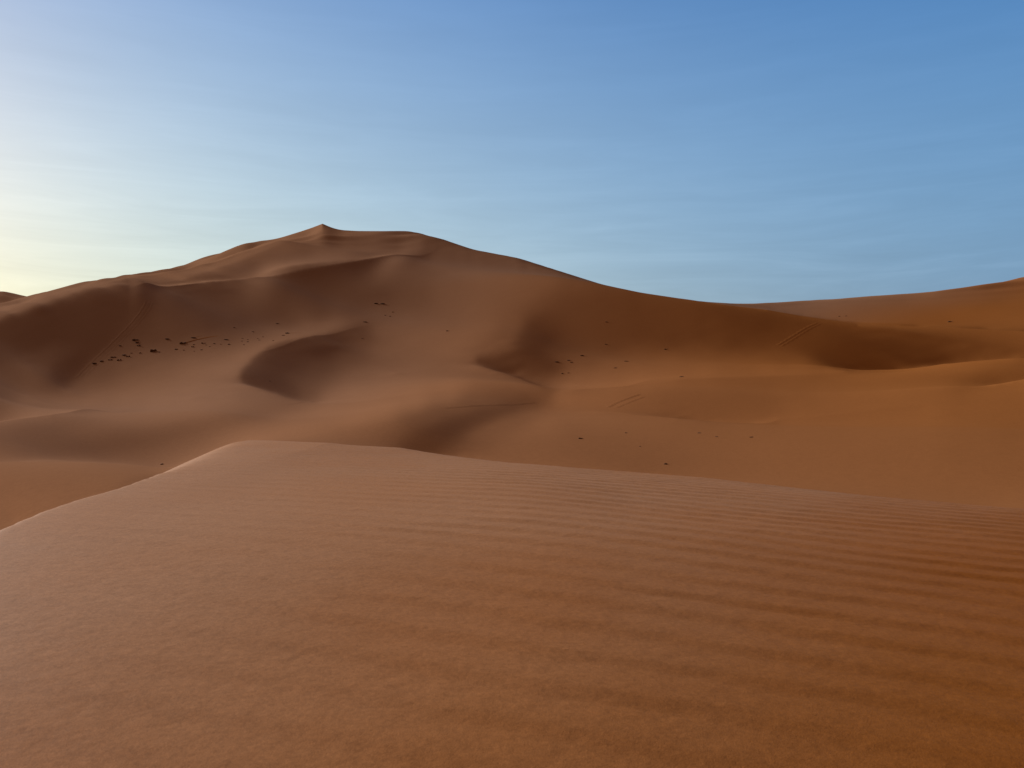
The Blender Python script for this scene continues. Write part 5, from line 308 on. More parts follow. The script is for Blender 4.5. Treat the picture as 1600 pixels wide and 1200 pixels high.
59,-1,2,1,-2,0,-2,-2,-2,-2,-1,0,1,1,3,4,6,7,5,3,-4,-13,-6,-2,-5,0,-6,18,-27,-27,-2,-7,3,-8,8,-1,1,2,-3,-2,-1,-1,-1,1,1,-1,1,1,0,1,0,0,1,2,1,1,1,1,1,1,0,2,0,1,0,2,1,1,1,1,1,1,1,0,1,-1,-1,-1,-2,0,-1,-2,-1,-1,-1,-1,-1,-1,1,-1,-1,0,-1,0,-2,1,-2,0,0,0,0,0,0,0,0,1,1,0,1,0,1,1,1,1,1,1,2,2,1,1,3,2,2,3,1,1,1,0,0,1,1,2,2,0,1,-1,-1,-2,-1,-1,-2,-1,-2,0,-2,0,0,-1,0,-1,0,-1,0,-1,-1,0,0,-1,-1,-1,-1,-1,-1,-1,-1,1,2,-1,-2,0,-2,-1,-1,-2,-1,-1,-1,0,0,-1,0,0,1,0,0,1,2,1,2,1,1,2,-1,1,2,1,0,1,-1,1,-1,2,0,1,-1,1,2,0,1,0,1,0,-1,4,-2,-10,1,24,3,8,1,2,1,0,6,-3,-1,-1,-2,-5,-3,-8,-7,-2,-5,-3,-5,10,-5,0,-4,-6,-34,
29,20,2,-3,-1,0,1,2,3,3,4,5,5,5,4,3,2,1,1,-1,-2,5,-6,-9,-7,-7,-1,-35,-26,4,-4,-3,-5,7,-7,5,1,1,3,-2,0,-1,2,1,0,1,1,0,0,0,0,2,0,2,1,1,0,1,1,0,2,0,1,1,1,1,1,1,1,1,0,1,0,1,-1,0,-1,0,-1,-2,-1,-1,-1,-2,-1,-1,-1,0,-1,-1,0,-1,0,0,0,-2,1,-1,0,0,1,0,0,0,1,0,1,0,1,1,1,1,1,2,1,2,2,1,2,2,1,2,2,2,1,2,1,2,0,0,0,1,0,-1,-2,-1,-3,-1,-2,-2,-1,-1,-1,-1,-1,-1,0,0,-1,0,-1,0,-1,0,0,-1,-1,-1,0,0,-1,0,0,0,2,-1,-4,-2,0,-2,-1,0,-1,0,0,0,0,0,1,1,0,2,0,2,2,1,1,2,1,1,1,0,1,1,1,0,0,0,1,1,1,0,1,0,2,1,0,2,1,2,3,4,5,4,11,13,11,1,2,-1,6,-2,0,-2,-6,-3,-9,-5,-7,-9,-8,-9,-13,-18,-3,-2,-5,-4,0,-12,7,-10,34,
100,-27,-2,3,4,3,4,2,3,2,0,-1,-2,-2,-1,0,-2,-1,-1,-2,4,-4,-5,-10,-15,-13,-29,-15,8,-5,-1,0,1,-2,1,-2,2,1,-1,2,1,2,1,0,1,1,0,1,0,0,0,0,3,0,0,1,1,0,0,2,0,1,0,1,1,2,1,2,0,0,0,0,0,0,0,0,0,-2,-1,0,-1,-1,-2,-2,-1,0,-1,-1,-1,0,-1,0,0,-3,0,0,-1,2,0,0,1,1,1,0,0,1,0,1,0,1,1,2,2,2,2,1,1,2,2,1,1,2,1,2,1,2,3,1,0,-1,-1,-1,-2,-2,-3,-2,-2,-2,-2,-1,0,-2,0,-2,0,0,-1,0,0,-1,0,-1,0,0,-1,-1,0,0,-1,0,-1,0,0,-2,-2,-1,1,0,-1,0,1,-1,1,1,1,1,1,1,1,1,2,2,1,1,2,1,1,0,1,1,0,1,1,0,0,1,0,1,1,1,1,1,1,1,2,2,3,2,4,5,6,6,6,7,2,0,-1,1,-2,-1,-6,-3,-6,-6,-6,-8,-4,-12,-7,-9,-6,-13,1,-1,-9,8,8,-10,1,5,-9,10,-14,
85,11,-3,-2,-1,-1,-3,-1,-2,-1,0,0,0,0,1,-1,1,0,-1,4,-8,-13,-17,-18,-11,-23,1,7,-9,1,-2,2,-1,0,-1,1,1,0,3,1,1,2,1,1,1,1,1,1,0,-2,0,0,0,0,1,0,0,1,2,0,0,1,2,0,1,1,2,0,1,0,0,0,-1,0,0,-1,0,0,-1,-1,0,-1,-3,-1,-2,-2,0,0,-1,0,-1,-2,-1,1,0,0,3,-2,2,1,1,0,0,0,0,0,1,1,1,1,2,1,2,1,2,1,2,2,0,2,1,1,2,1,2,3,1,1,0,-3,-2,-4,-3,-2,-3,-2,-1,-2,-1,-1,-1,-1,-1,0,0,-1,0,0,-1,0,-1,0,0,-1,0,0,-1,0,-1,0,0,-1,-1,0,0,0,0,1,0,2,0,2,2,1,1,2,1,2,1,2,2,0,2,1,0,1,1,1,0,0,0,0,1,1,0,1,2,0,2,0,2,2,1,2,2,2,2,4,2,2,3,1,2,-3,0,-2,-3,-5,-4,-7,-6,-8,-6,-4,-8,-4,-8,0,-7,-2,2,2,-5,5,0,-3,-3,-3,1,-1,11,3,11,
93,-7,1,-1,0,-1,1,1,0,0,-1,-1,0,0,-1,-1,0,0,0,-17,-21,-23,-14,-7,-14,9,-4,2,3,-1,1,0,1,0,2,0,-1,4,-1,2,1,3,3,1,-1,-2,0,-1,-1,1,-1,1,0,1,0,0,1,1,0,1,1,0,1,1,2,1,0,1,0,0,0,-2,0,-1,0,1,-1,-1,1,1,-3,-3,-2,-1,-1,-1,-1,-1,0,-2,-2,1,1,0,0,2,-4,7,1,1,-2,0,-1,1,1,0,1,1,2,1,1,2,1,2,1,2,0,1,1,1,2,0,1,2,3,1,1,-1,-2,-2,-5,-3,-3,-3,-1,-3,-1,-1,0,-1,-1,0,0,-1,0,0,0,-1,0,0,0,0,-1,0,-1,0,-1,0,0,-1,0,1,0,1,1,1,2,1,2,1,3,1,1,2,2,1,2,1,2,0,1,0,1,0,0,1,0,0,0,0,1,1,0,1,1,1,1,2,0,2,0,1,1,0,0,1,1,-1,0,1,-3,-2,-4,-2,-5,-3,-4,-6,-6,-4,-3,-3,-3,-7,4,-3,-1,0,4,1,-5,3,0,-4,4,5,7,8,2,0,-16,0,-3,
89,3,-2,0,-2,0,-1,-2,-1,0,0,0,-1,-1,0,2,-2,-13,-30,-25,-20,-1,-7,3,6,-2,3,-3,3,2,1,2,1,1,0,1,4,-3,3,0,4,-1,-1,-1,0,0,-1,0,0,-1,1,0,1,-1,1,1,1,1,2,0,0,2,0,1,1,0,0,0,0,-1,0,0,0,-1,1,-2,1,2,-2,-2,-2,-2,-1,-3,-1,-2,1,-1,-4,-1,3,0,0,2,3,1,12,-5,-5,-3,0,0,1,0,1,1,1,2,1,2,0,1,2,1,0,1,1,0,2,1,0,2,2,1,1,-1,-1,-1,-4,-3,-4,-3,-2,-2,-1,0,-1,0,-1,0,0,0,-1,0,0,-1,0,0,0,-1,0,-1,1,-1,0,0,1,0,0,2,1,1,2,2,2,2,1,2,3,1,1,2,1,1,1,0,1,1,0,2,-1,1,-1,1,0,0,0,-1,0,1,0,0,2,0,2,1,0,0,-1,-2,-1,-2,1,1,-1,-1,-3,1,-3,-7,-2,-4,-2,-3,-2,-6,-5,0,1,-5,-3,5,-1,2,-4,5,3,-3,-1,1,3,5,6,9,0,-5,-16,-6,13,-8,33,22,33,
92,-3,-1,0,0,-1,-1,0,0,-1,-1,-1,1,1,-3,-15,-29,-33,-13,-3,8,-2,6,-7,3,0,1,1,3,1,1,1,4,4,2,0,-2,-1,-3,4,-2,0,-1,0,-1,0,-1,-1,0,1,0,1,0,1,1,1,1,1,0,1,2,0,1,1,-1,0,0,-1,-1,1,-1,0,-1,1,-1,3,-2,0,0,-6,-2,-2,-1,-1,-2,3,-3,-7,2,1,-1,2,4,2,3,4,-2,-11,3,0,2,2,1,2,1,2,1,1,1,0,2,0,0,1,1,0,0,1,0,1,1,1,0,0,0,-2,-1,-7,-3,-1,-2,-1,-1,0,-1,0,0,0,-1,1,0,-1,0,0,-1,1,-1,0,-1,1,0,0,0,1,0,1,1,1,3,1,3,2,2,2,2,2,2,2,0,2,0,1,1,0,0,1,0,1,0,0,0,0,0,-1,0,-1,-1,1,0,-1,1,2,-1,1,-2,-3,-3,-4,-1,-1,0,1,-3,-2,-2,-2,1,-7,0,3,-7,-1,-3,-4,-4,6,0,-3,0,4,4,-3,0,2,1,0,2,7,8,7,4,0,-1,-1,8,15,26,14,-1,42,-20,-40,-51,
90,1,-1,-1,-1,0,-1,-1,-1,-1,1,1,-5,-15,-28,-29,-15,5,5,1,-6,0,-7,8,0,1,2,5,-2,4,4,5,0,1,-1,-2,-6,-1,1,-2,1,-1,-1,0,0,-1,0,0,1,0,1,1,1,1,1,1,2,0,3,1,-1,1,0,-1,-1,-1,-1,0,-1,0,0,1,0,0,2,-3,6,-5,-3,-7,-1,0,-2,-3,6,-10,-2,3,-2,2,4,2,0,1,-2,-5,-12,16,1,5,1,1,2,1,0,1,1,1,0,1,0,0,0,1,0,0,1,0,0,0,1,-1,-1,-1,-3,-1,-5,-3,1,-2,1,-2,0,0,1,0,0,-1,1,0,-1,0,0,0,0,-1,1,-1,1,0,0,2,0,2,3,2,2,3,2,3,3,2,1,2,1,1,1,0,1,0,0,0,0,0,0,0,1,-1,0,-1,0,-1,-1,0,0,0,0,-2,1,2,0,-3,-2,-6,-5,-5,-5,3,-1,1,-2,-4,0,-2,-1,-4,-4,2,-5,4,3,-3,2,4,1,-6,6,5,-3,2,-1,2,6,5,6,4,6,2,-2,2,6,15,23,22,12,-2,-27,-41,-29,-60,-15,21,12,
93,-2,-1,-1,0,-2,0,-1,1,0,-5,-15,-26,-27,-14,3,6,-1,-4,-2,4,-3,6,5,-1,2,0,-1,3,1,4,-3,5,-5,-5,-4,1,-1,-1,-1,0,0,0,-1,0,0,1,0,0,2,1,1,1,1,1,2,0,4,-3,3,3,-4,-2,-1,-1,-1,0,-1,1,0,1,-1,3,1,0,6,-7,-8,-11,8,-4,-3,-4,8,-11,4,-2,0,3,3,2,1,0,-1,-1,1,10,-5,2,0,3,0,1,0,1,0,0,0,1,0,-1,0,1,-1,0,0,-1,0,0,-1,-1,-1,-2,-1,-2,-1,-2,0,-2,1,0,0,2,-1,-1,0,0,1,-1,-1,0,0,0,0,0,0,1,1,1,2,2,2,4,2,2,3,3,2,2,2,0,1,1,-1,0,0,0,0,0,0,1,-1,1,1,-1,0,-1,0,0,0,-1,-1,0,-1,-1,-1,-1,4,0,-3,-6,-5,-6,-1,-3,-2,0,0,0,-1,-2,0,-2,-1,-3,1,-1,-1,7,-7,6,0,-1,5,0,6,-3,1,7,5,4,4,2,2,1,3,4,8,16,13,9,-9,-28,-35,-34,-29,-1,23,15,52,25,-3,24,
91,0,0,-1,-2,0,0,0,-6,-14,-25,-25,-14,1,5,-1,-4,0,3,3,1,7,7,-8,3,-1,-1,-1,2,3,-2,10,-15,-4,-2,0,-2,-1,0,0,0,0,0,0,0,1,0,2,1,1,2,1,1,1,1,0,5,-2,13,-2,-16,1,-3,0,1,0,0,1,1,0,1,6,-3,2,-2,-6,-9,-1,8,-21,1,0,6,-5,4,-2,2,5,4,2,-2,0,0,1,1,2,-3,5,1,1,0,1,0,0,-1,0,1,-1,0,-1,0,0,-1,0,-1,0,-1,-1,0,-1,-2,-1,-1,-1,-1,-1,0,-1,2,-1,1,1,-5,3,0,0,0,-1,1,-1,0,0,0,1,1,2,1,3,2,2,3,3,3,4,4,2,0,1,1,0,0,0,-1,1,0,0,0,0,-1,0,-1,2,-2,-2,0,-2,-1,-1,-1,0,0,0,0,0,4,2,9,-9,-12,-8,-4,-2,-1,-4,1,-1,-1,0,-1,-1,1,0,1,-1,2,2,3,1,-4,4,1,3,5,-5,9,0,5,2,0,0,2,0,4,6,8,7,5,-6,-22,-25,-28,-15,9,16,26,33,17,-2,13,-27,-6,14,-55,
95,-1,-3,-1,1,-1,-6,-15,-23,-25,-14,-1,5,0,-3,0,3,2,1,3,3,0,-4,4,-2,-1,0,4,0,-3,0,-15,2,2,1,0,0,0,-1,-1,0,0,1,1,1,0,2,1,1,1,2,1,1,1,0,2,-1,3,-9,-10,8,-1,3,1,1,1,0,1,0,5,1,-7,7,8,-15,-3,-3,-22,-21,34,-6,4,-4,4,-3,7,3,5,0,-2,1,0,1,1,1,1,3,-2,1,0,0,0,-1,0,0,-1,-1,1,-1,-1,-1,-1,-1,0,0,-2,0,-1,-2,0,-1,0,0,-2,1,0,-1,0,-1,3,-1,0,5,-7,1,0,-1,0,-1,1,1,1,1,2,2,3,4,3,4,4,4,3,2,2,-2,-3,-1,-3,-1,-1,-1,-2,0,-2,-1,-1,-2,-2,0,-2,-1,-3,0,0,0,1,1,1,3,2,2,3,1,3,-1,0,-8,-9,-1,0,-2,-2,-1,1,-3,1,1,-2,0,0,0,0,0,3,4,1,1,1,5,0,-6,8,-1,6,-4,1,0,3,3,5,4,6,0,-4,-13,-18,-22,-10,10,12,22,26,1,8,-1,-14,-13,6,-35,12,-26,-71,79,
93,-3,4,0,-9,-15,-23,-23,-14,-1,5,0,-3,-1,3,2,1,2,2,0,0,0,2,-3,1,-1,0,-5,-2,-2,-6,0,5,-1,0,-1,0,-1,0,0,1,0,1,1,1,2,1,1,2,2,0,1,0,0,0,0,-3,-4,-8,5,4,1,3,1,1,1,2,0,4,-3,2,25,-3,-38,-2,-24,-8,6,30,-19,9,-1,2,-3,8,-1,6,-3,2,1,2,1,1,1,1,0,-1,2,-1,1,-1,-1,0,-2,0,0,-1,-1,-1,-1,-1,-1,-1,-1,-1,0,-1,0,-1,-1,1,-2,0,0,-1,-1,0,-3,2,-7,-4,1,4,11,-2,-2,-1,0,2,2,3,3,3,2,4,2,3,2,1,-1,-3,-3,-4,-5,-2,0,-2,1,-2,0,-1,1,-2,0,-1,0,0,1,-1,1,1,2,3,2,2,2,3,3,1,0,1,-2,-2,-4,-2,-8,-4,0,-2,-4,2,1,0,-1,1,-2,-3,4,1,2,0,2,3,2,0,1,1,6,-5,0,11,-3,2,-5,-2,10,4,0,1,-6,-6,-15,-9,-9,3,11,23,16,-4,8,0,-28,5,-14,-39,-3,2,-65,2,-29,8,38,-52,
94,8,-12,-20,-22,-23,-12,-2,5,0,-3,0,2,2,0,1,1,1,0,0,0,0,-2,1,-2,-1,-3,2,-5,-2,4,2,-4,-1,-1,-1,-2,1,-1,2,0,2,1,2,2,1,1,2,1,0,1,0,-1,-1,0,-3,-1,-2,4,1,-1,3,1,2,1,2,0,4,-1,11,23,-46,-39,10,-9,5,15,27,-20,2,0,-4,3,-1,0,6,-1,4,1,2,0,2,1,0,0,0,0,-1,0,-1,0,-1,-2,0,-2,0,-1,-1,-1,0,-2,-1,0,-1,-1,-1,0,-1,0,0,-1,0,-1,0,-2,0,-2,4,-7,-16,0,3,2,2,11,0,5,3,3,3,2,1,2,1,0,1,-2,-1,-3,-2,-2,-2,0,0,0,-1,0,-1,1,0,1,-1,2,0,1,0,1,1,1,1,3,2,1,2,1,1,-1,-1,-1,-1,-3,-2,-3,-1,-4,-1,-3,-2,0,0,-1,-1,0,2,2,1,6,-3,2,-1,-1,1,-1,3,-2,3,10,-10,12,12,-9,-4,-10,-4,5,-5,-4,0,-13,0,-1,15,8,15,2,-2,-19,-13,19,-34,-39,3,-14,-30,2,-13,-13,55,12,27,11,12,3,
113,-45,-27,-18,-10,2,3,2,-4,0,1,1,0,0,2,0,0,-1,0,0,0,-1,1,-2,0,-3,0,-9,9,3,-5,-3,-1,-2,-1,0,1,0,2,0,2,2,2,1,2,1,1,0,0,1,-1,0,-1,-1,-1,0,0,1,0,1,3,1,1,1,3,0,4,-2,11,-8,-56,5,24,4,11,6,-11,-17,9,-4,-1,6,0,4,3,0,3,1,2,1,1,0,-1,0,-1,0,-1,-1,0,-1,-2,0,-1,-2,0,-1,-1,-1,-1,-1,-1,0,-2,0,0,-1,0,-1,0,-1,0,-1,-1,0,0,1,-1,1,-6,4,5,2,3,2,-9,6,1,3,1,1,0,1,-1,-1,-1,-1,-2,-1,-2,-1,-1,0,-1,-1,0,0,1,1,0,0,2,1,0,1,2,1,2,1,2,1,1,1,1,0,0,-2,0,-2,-1,-2,-1,-2,-1,1,0,-4,-1,-1,0,2,-2,2,1,1,-3,2,-6,9,-1,-3,-2,2,12,-6,0,13,-11,-1,-5,-3,-4,-1,11,6,-13,5,0,-8,20,-1,5,-16,-15,-27,11,-2,-29,-21,-31,5,17,-10,0,35,27,14,19,-3,10,-3,4,7,9,
9,5,1,3,4,-1,-2,-1,1,0,0,0,1,0,-1,0,0,0,-1,0,0,0,-1,0,-1,3,-3,18,-12,-13,-2,-3,-1,0,1,1,2,2,1,3,1,2,1,2,0,1,0,0,0,-1,0,-1,0,0,-1,1,1,1,2,2,0,1,1,1,0,1,-3,0,-17,-10,17,1,-14,-8,-3,8,5,4,-4,6,2,4,4,0,0,3,1,1,0,0,0,-1,0,-2,0,-2,0,-1,-2,-1,0,-2,-1,0,-1,-2,0,-1,-1,-1,0,-2,1,-2,0,1,-2,1,-1,0,-2,1,0,-2,0,-3,3,-5,12,16,-3,-1,-7,-7,6,2,1,0,1,-1,-1,-3,-2,-1,-2,-2,0,-2,0,-2,1,0,1,2,1,2,1,1,2,2,0,2,1,2,0,1,1,0,1,1,-1,1,-1,-1,-2,-1,-2,0,-1,0,-1,0,0,0,-3,-3,-2,-1,1,-1,3,-3,0,-1,2,-1,4,6,-4,4,-7,14,-15,-1,1,5,-4,-3,21,-16,8,2,-16,-6,9,-18,-10,-8,-12,-2,-7,-11,-12,6,-25,-11,51,-7,6,16,15,25,11,0,5,4,-4,12,5,8,4,4,-1,
23,-2,1,-2,-1,0,1,0,0,0,0,-1,0,0,0,0,0,-1,0,0,-1,1,0,0,1,-2,2,-19,-6,5,1,2,2,2,2,2,2,1,2,1,2,1,1,0,0,0,0,0,0,0,0,-1,0,0,1,1,1,2,0,0,2,0,1,-1,0,-4,-2,-10,6,-12,-15,-2,13,11,1,7,-2,7,5,-2,4,2,-1,0,-1,-1,-1,-1,-1,0,-1,-1,-2,-1,-2,0,-2,-1,0,-1,-2,0,-1,-1,-1,0,-1,-1,0,-1,-1,0,-2,1,-1,-1,1,-2,0,0,2,-1,-1,1,0,4,-3,0,-2,3,7,-2,2,3,-1,-2,0,-1,-2,-2,-2,-1,-1,-2,0,-1,-1,0,1,3,1,3,1,2,1,1,1,2,1,0,2,0,1,0,0,1,0,0,-1,-1,1,-2,0,-1,-1,0,0,-1,0,0,0,0,-2,-4,-5,-1,-1,0,-2,1,-2,4,1,-1,1,-2,-2,6,-4,0,1,1,14,-6,4,-12,10,13,-56,15,-17,9,-12,-9,-11,-1,-3,5,-7,-6,-8,7,10,4,14,22,-10,35,4,5,6,2,6,10,5,4,5,-4,-1,-2,0,0,11,
17,2,-1,1,0,0,0,0,0,0,0,0,0,0,-1,-1,0,0,0,0,0,-1,0,-2,-4,-5,-10,-2,8,1,2,2,2,2,3,3,0,2,1,1,1,1,0,-1,0,0,-1,0,0,0,0,1,1,1,0,1,1,1,1,1,-1,0,-1,1,-2,1,0,10,10,-4,17,7,-4,-6,4,-16,3,-4,-2,2,-2,-1,0,-3,-2,-2,-2,-1,-1,-2,-2,-1,-1,-2,-1,-2,0,-1,-1,-1,0,-1,-1,-1,-1,0,0,0,-2,-1,0,-1,0,-1,0,0,-1,1,2,-2,-2,1,3,0,1,-7,2,4,8,-2,-1,2,-2,-3,-1,-1,-1,-2,-3,-1,-1,-1,-1,1,0,2,4,3,3,2,2,1,2,0,1,1,1,0,1,1,-1,1,0,-1,0,-1,-1,0,-1,0,-1,0,-1,0,-1,0,-1,0,-1,-1,-1,-2,-3,-2,-3,1,-1,0,4,-2,2,-6,-2,1,4,4,12,-9,10,5,1,-8,-18,1,-13,-23,-15,3,15,-21,10,-19,18,2,0,-4,2,-3,0,3,10,12,17,14,7,-1,7,2,9,8,4,8,3,-1,-2,-1,-2,-2,-6,1,-4,-3,-17,
19,0,0,0,0,0,0,0,0,0,-1,1,-1,0,0,0,-1,0,-1,-1,-2,-1,-3,-4,-2,-2,3,3,-1,2,2,3,3,2,1,-1,3,0,1,1,0,-1,-1,0,0,-1,1,0,0,1,2,1,0,1,1,0,1,1,0,0,0,0,1,2,1,7,5,24,2,-7,-2,-10,0,-4,-5,2,-3,0,1,-1,1,-1,-1,-1,-3,-3,-2,-2,-2,-2,-1,-2,-2,0,-2,0,-1,-1,-1,0,-1,-1,0,0,0,-1,-1,-1,0,0,-2,0,0,-1,0,0,1,-1,-4,5,3,-1,-6,3,-3,7,-4,-13,5,8,-2,-3,3,3,-5,0,-4,-2,1,0,0,3,4,3,5,4,2,1,1,1,0,1,0,0,0,0,1,0,0,-1,0,-2,0,0,-1,-1,0,-1,-1,0,-1,-1,-1,-1,0,-1,-1,-1,-2,-1,-2,-2,-2,-4,2,-1,2,1,-4,3,-1,12,8,3,-4,-1,-16,15,-16,-27,5,-14,-7,-6,1,7,6,-16,6,4,-5,4,-3,4,3,8,7,13,10,8,7,8,6,4,4,4,-2,5,2,-1,3,-4,1,-1,-3,-7,-4,-14,-4,-18,-6,-8,3,
17,1,1,0,0,0,0,0,0,0,0,-1,-1,0,0,-1,0,-2,-1,-2,-1,-3,-1,0,0,1,1,1,4,3,4,3,1,0,1,2,-2,1,-1,-1,-2,0,-1,0,-1,1,1,1,2,1,0,1,2,0,1,1,1,0,0,0,0,2,2,1,6,1,10,-18,6,9,-7,5,-4,0,1,-1,0,-1,-1,2,-1,-1,-2,-1,-2,-4,-2,-3,-1,-1,-2,-2,-1,-2,0,-1,-1,0,0,-2,0,0,0,-1,0,0,0,-1,-1,-1,0,-1,0,0,1,0,-2,4,7,-7,-4,3,14,-3,8,-19,-24,-7,9,2,5,-4,-5,4,3,-3,5,5,4,5,6,3,2,3,1,1,0,1,-1,0,1,-1,-1,0,0,-1,0,-1,-1,0,-2,0,-2,-1,0,-1,-1,-1,0,-1,-1,-1,-1,-1,-2,-1,-2,-1,0,-2,-1,-1,1,4,-5,-1,-2,-1,10,3,8,-15,-6,-17,17,-24,-5,-19,3,16,-8,-4,5,5,-3,-2,-4,5,3,0,5,3,9,11,12,10,10,3,3,4,2,3,4,6,0,-7,2,-6,-3,1,-4,-3,-9,-9,-5,-8,-14,2,-9,2,0,4,-4,
17,0,1,0,0,0,0,0,0,0,0,-1,0,-1,-1,0,-2,-1,-2,-1,-1,0,0,2,1,3,4,3,3,4,2,2,-1,0,-3,-3,8,-4,-3,-4,0,-2,1,1,1,1,1,2,1,1,2,1,1,1,0,1,0,0,0,0,2,1,1,2,1,1,-5,-1,-5,13,-5,1,2,2,-2,0,0,0,2,0,-1,-1,-1,-2,-3,-2,-3,-2,-2,-2,-1,-1,-1,-1,-1,0,0,-1,-1,1,-1,0,0,0,-1,-1,-1,0,0,-1,-1,1,0,1,0,1,6,-3,-8,16,14,9,-26,2,-40,-10,12,24,-13,-3,-1,2,1,4,10,7,4,2,3,2,1,2,1,1,0,-1,-1,-1,0,-2,0,-1,-1,-1,-1,0,-2,-1,-1,-2,-1,-1,-1,-1,-2,0,-2,0,-1,-2,0,-1,-2,-1,-1,-2,0,-1,-1,0,-1,0,-2,-8,7,5,2,5,-21,-12,-5,15,-14,15,-25,17,0,-19,7,-7,5,-2,0,1,5,4,6,2,7,10,7,8,5,3,7,6,5,6,2,-2,0,-2,-1,-2,-4,-6,-6,-2,-3,-12,-11,-3,-11,-5,1,-1,0,-2,3,0,-2,-2,1,
16,1,0,0,0,0,0,0,0,0,0,0,0,-1,-1,-2,-1,0,-1,-1,1,1,2,2,5,5,4,6,4,3,0,-1,-1,-3,2,10,-20,-5,-4,1,-1,2,0,1,2,2,2,1,2,2,1,0,0,0,1,0,0,0,1,1,0,0,1,-1,-3,-2,-5,-2,-11,23,0,2,1,0,1,0,1,1,0,0,-2,-1,-2,-1,-1,-3,-2,-2,-1,-1,-2,-1,-1,0,0,-1,-1,0,0,-1,2,0,-1,-1,-1,-1,0,-1,-1,1,1,0,1,2,2,5,-5,12,27,-9,-19,-41,14,-37,18,15,16,-1,-6,-1,4,10,16,-4,-6,5,0,2,0,2,0,0,0,-1,-1,-2,-2,-1,-2,-1,-2,-2,0,-2,-1,-2,-1,-1,-2,-2,-1,-2,-1,-1,0,-2,0,-2,-1,0,-2,-1,0,-2,0,0,-1,-1,-1,-1,-1,-1,1,15,-11,-17,-25,-10,11,14,2,-5,17,-6,4,-13,-9,-3,-2,9,1,4,5,8,7,8,5,8,7,5,4,1,1,4,3,5,2,-4,1,0,-11,-8,-3,-2,-16,2,-21,4,-5,-4,-2,-3,4,-1,-6,0,2,2,0,1,2,1,0,
16,0,1,1,-1,0,0,0,0,0,0,0,-1,-1,0,-1,-1,0,0,1,0,4,4,6,6,7,7,3,4,2,0,-2,-2,-6,-8,-20,1,1,1,1,2,1,3,2,2,2,1,1,1,1,1,1,-1,0,0,-1,0,0,0,0,0,0,-3,-2,-3,-4,-3,0,0,-2,25,-10,5,1,2,1,0,0,0,-1,-1,-3,0,-2,-2,-1,-2,0,-2,-2,0,-1,0,-1,0,0,0,0,0,3,-2,-4,-2,-1,0,0,-1,1,1,0,2,2,2,2,4,-1,21,-3,-39,-25,-11,27,-12,18,-5,2,10,1,14,9,7,4,-11,0,8,0,1,0,1,-2,-1,-3,-1,-3,-2,-1,-2,-3,-2,-2,-2,-1,-2,-1,-2,-2,-1,-2,-2,0,-2,-1,-1,-2,-1,0,-2,0,-1,-1,0,-1,-1,0,-1,-1,0,0,0,-1,3,-1,6,-36,4,-5,-2,10,5,-4,-1,4,-3,7,2,1,-23,8,5,4,8,10,8,8,8,3,5,0,1,4,2,2,0,-5,-5,0,2,-5,-5,-8,-10,-8,-3,-18,9,-12,9,-10,1,3,1,-5,-1,1,0,3,3,1,3,1,1,1,5,
15,2,0,0,0,0,0,0,0,-1,1,0,0,0,-2,1,1,-2,1,2,5,5,9,8,7,5,2,4,3,-1,-1,-4,-11,-13,-18,-1,8,1,4,1,2,2,1,2,2,1,1,1,1,0,0,0,0,-1,-1,0,0,-1,-1,-1,-1,-4,-2,-3,-2,-2,0,-1,2,-2,17,4,-1,-1,3,3,1,-1,-3,-1,-2,-1,-1,0,-1,-1,-2,-2,-1,0,-1,0,-1,0,-1,-1,2,-1,8,-6,-11,2,-1,0,0,1,2,1,1,1,1,2,2,2,4,12,-23,-31,-3,10,14,-18,0,-19,37,24,5,17,-1,0,-2,-5,3,2,-3,-1,-1,-2,-3,-3,-2,-2,-3,-2,-3,-3,-3,-1,-3,-1,-3,-2,-2,-2,-1,-1,-2,-1,-1,-2,-1,-1,-1,0,-1,-1,0,-1,0,-1,-1,0,0,0,0,0,0,0,0,2,-2,1,-6,28,-11,-2,-4,-6,-4,-2,-5,-5,2,-3,-3,-2,13,-2,3,8,11,9,9,4,2,5,-1,-1,1,0,0,-11,-3,-1,-3,-3,-9,-6,-16,-4,-5,-1,-7,5,-6,6,-1,1,-1,1,1,2,0,0,2,2,5,6,2,4,3,3,-4,
16,0,2,1,-1,-1,0,0,-1,3,-1,-1,0,-1,3,-2,-3,4,4,8,8,9,7,6,4,1,2,-2,-1,0,-7,-8,-10,-7,2,1,-2,5,1,3,1,1,1,1,0,1,1,1,0,1,-1,-2,-1,-1,-1,-1,-1,-1,-2,-2,-3,-1,-3,-2,-1,-1,0,0,5,-2,6,14,-5,11,-3,-1,-2,0,-1,-2,0,-1,0,-1,0,-3,-1,-1,-2,-1,-1,-1,0,0,-1,0,-4,0,-15,-2,12,-2,3,1,2,1,0,1,1,1,1,0,-1,2,-6,-19,-21,8,0,-5,-13,15,19,78,-2,-3,0,-5,0,-4,-7,-2,-1,-2,-1,-2,-4,-4,-4,-3,-4,-1,-3,-2,-2,-3,0,-6,-3,-4,-1,-2,-1,-1,-2,-1,-1,-1,-1,-1,0,-1,-1,0,0,-1,0,0,0,0,0,0,0,0,0,0,1,0,0,-1,0,0,0,-4,20,20,3,-11,-10,-8,-4,-6,-9,-5,-7,6,18,0,5,7,8,9,4,2,2,-4,2,-9,-15,9,-13,1,-6,-8,0,-19,-6,-1,1,-3,9,1,-5,-2,4,0,5,-2,0,3,3,3,2,4,3,5,5,1,4,1,3,4,17,
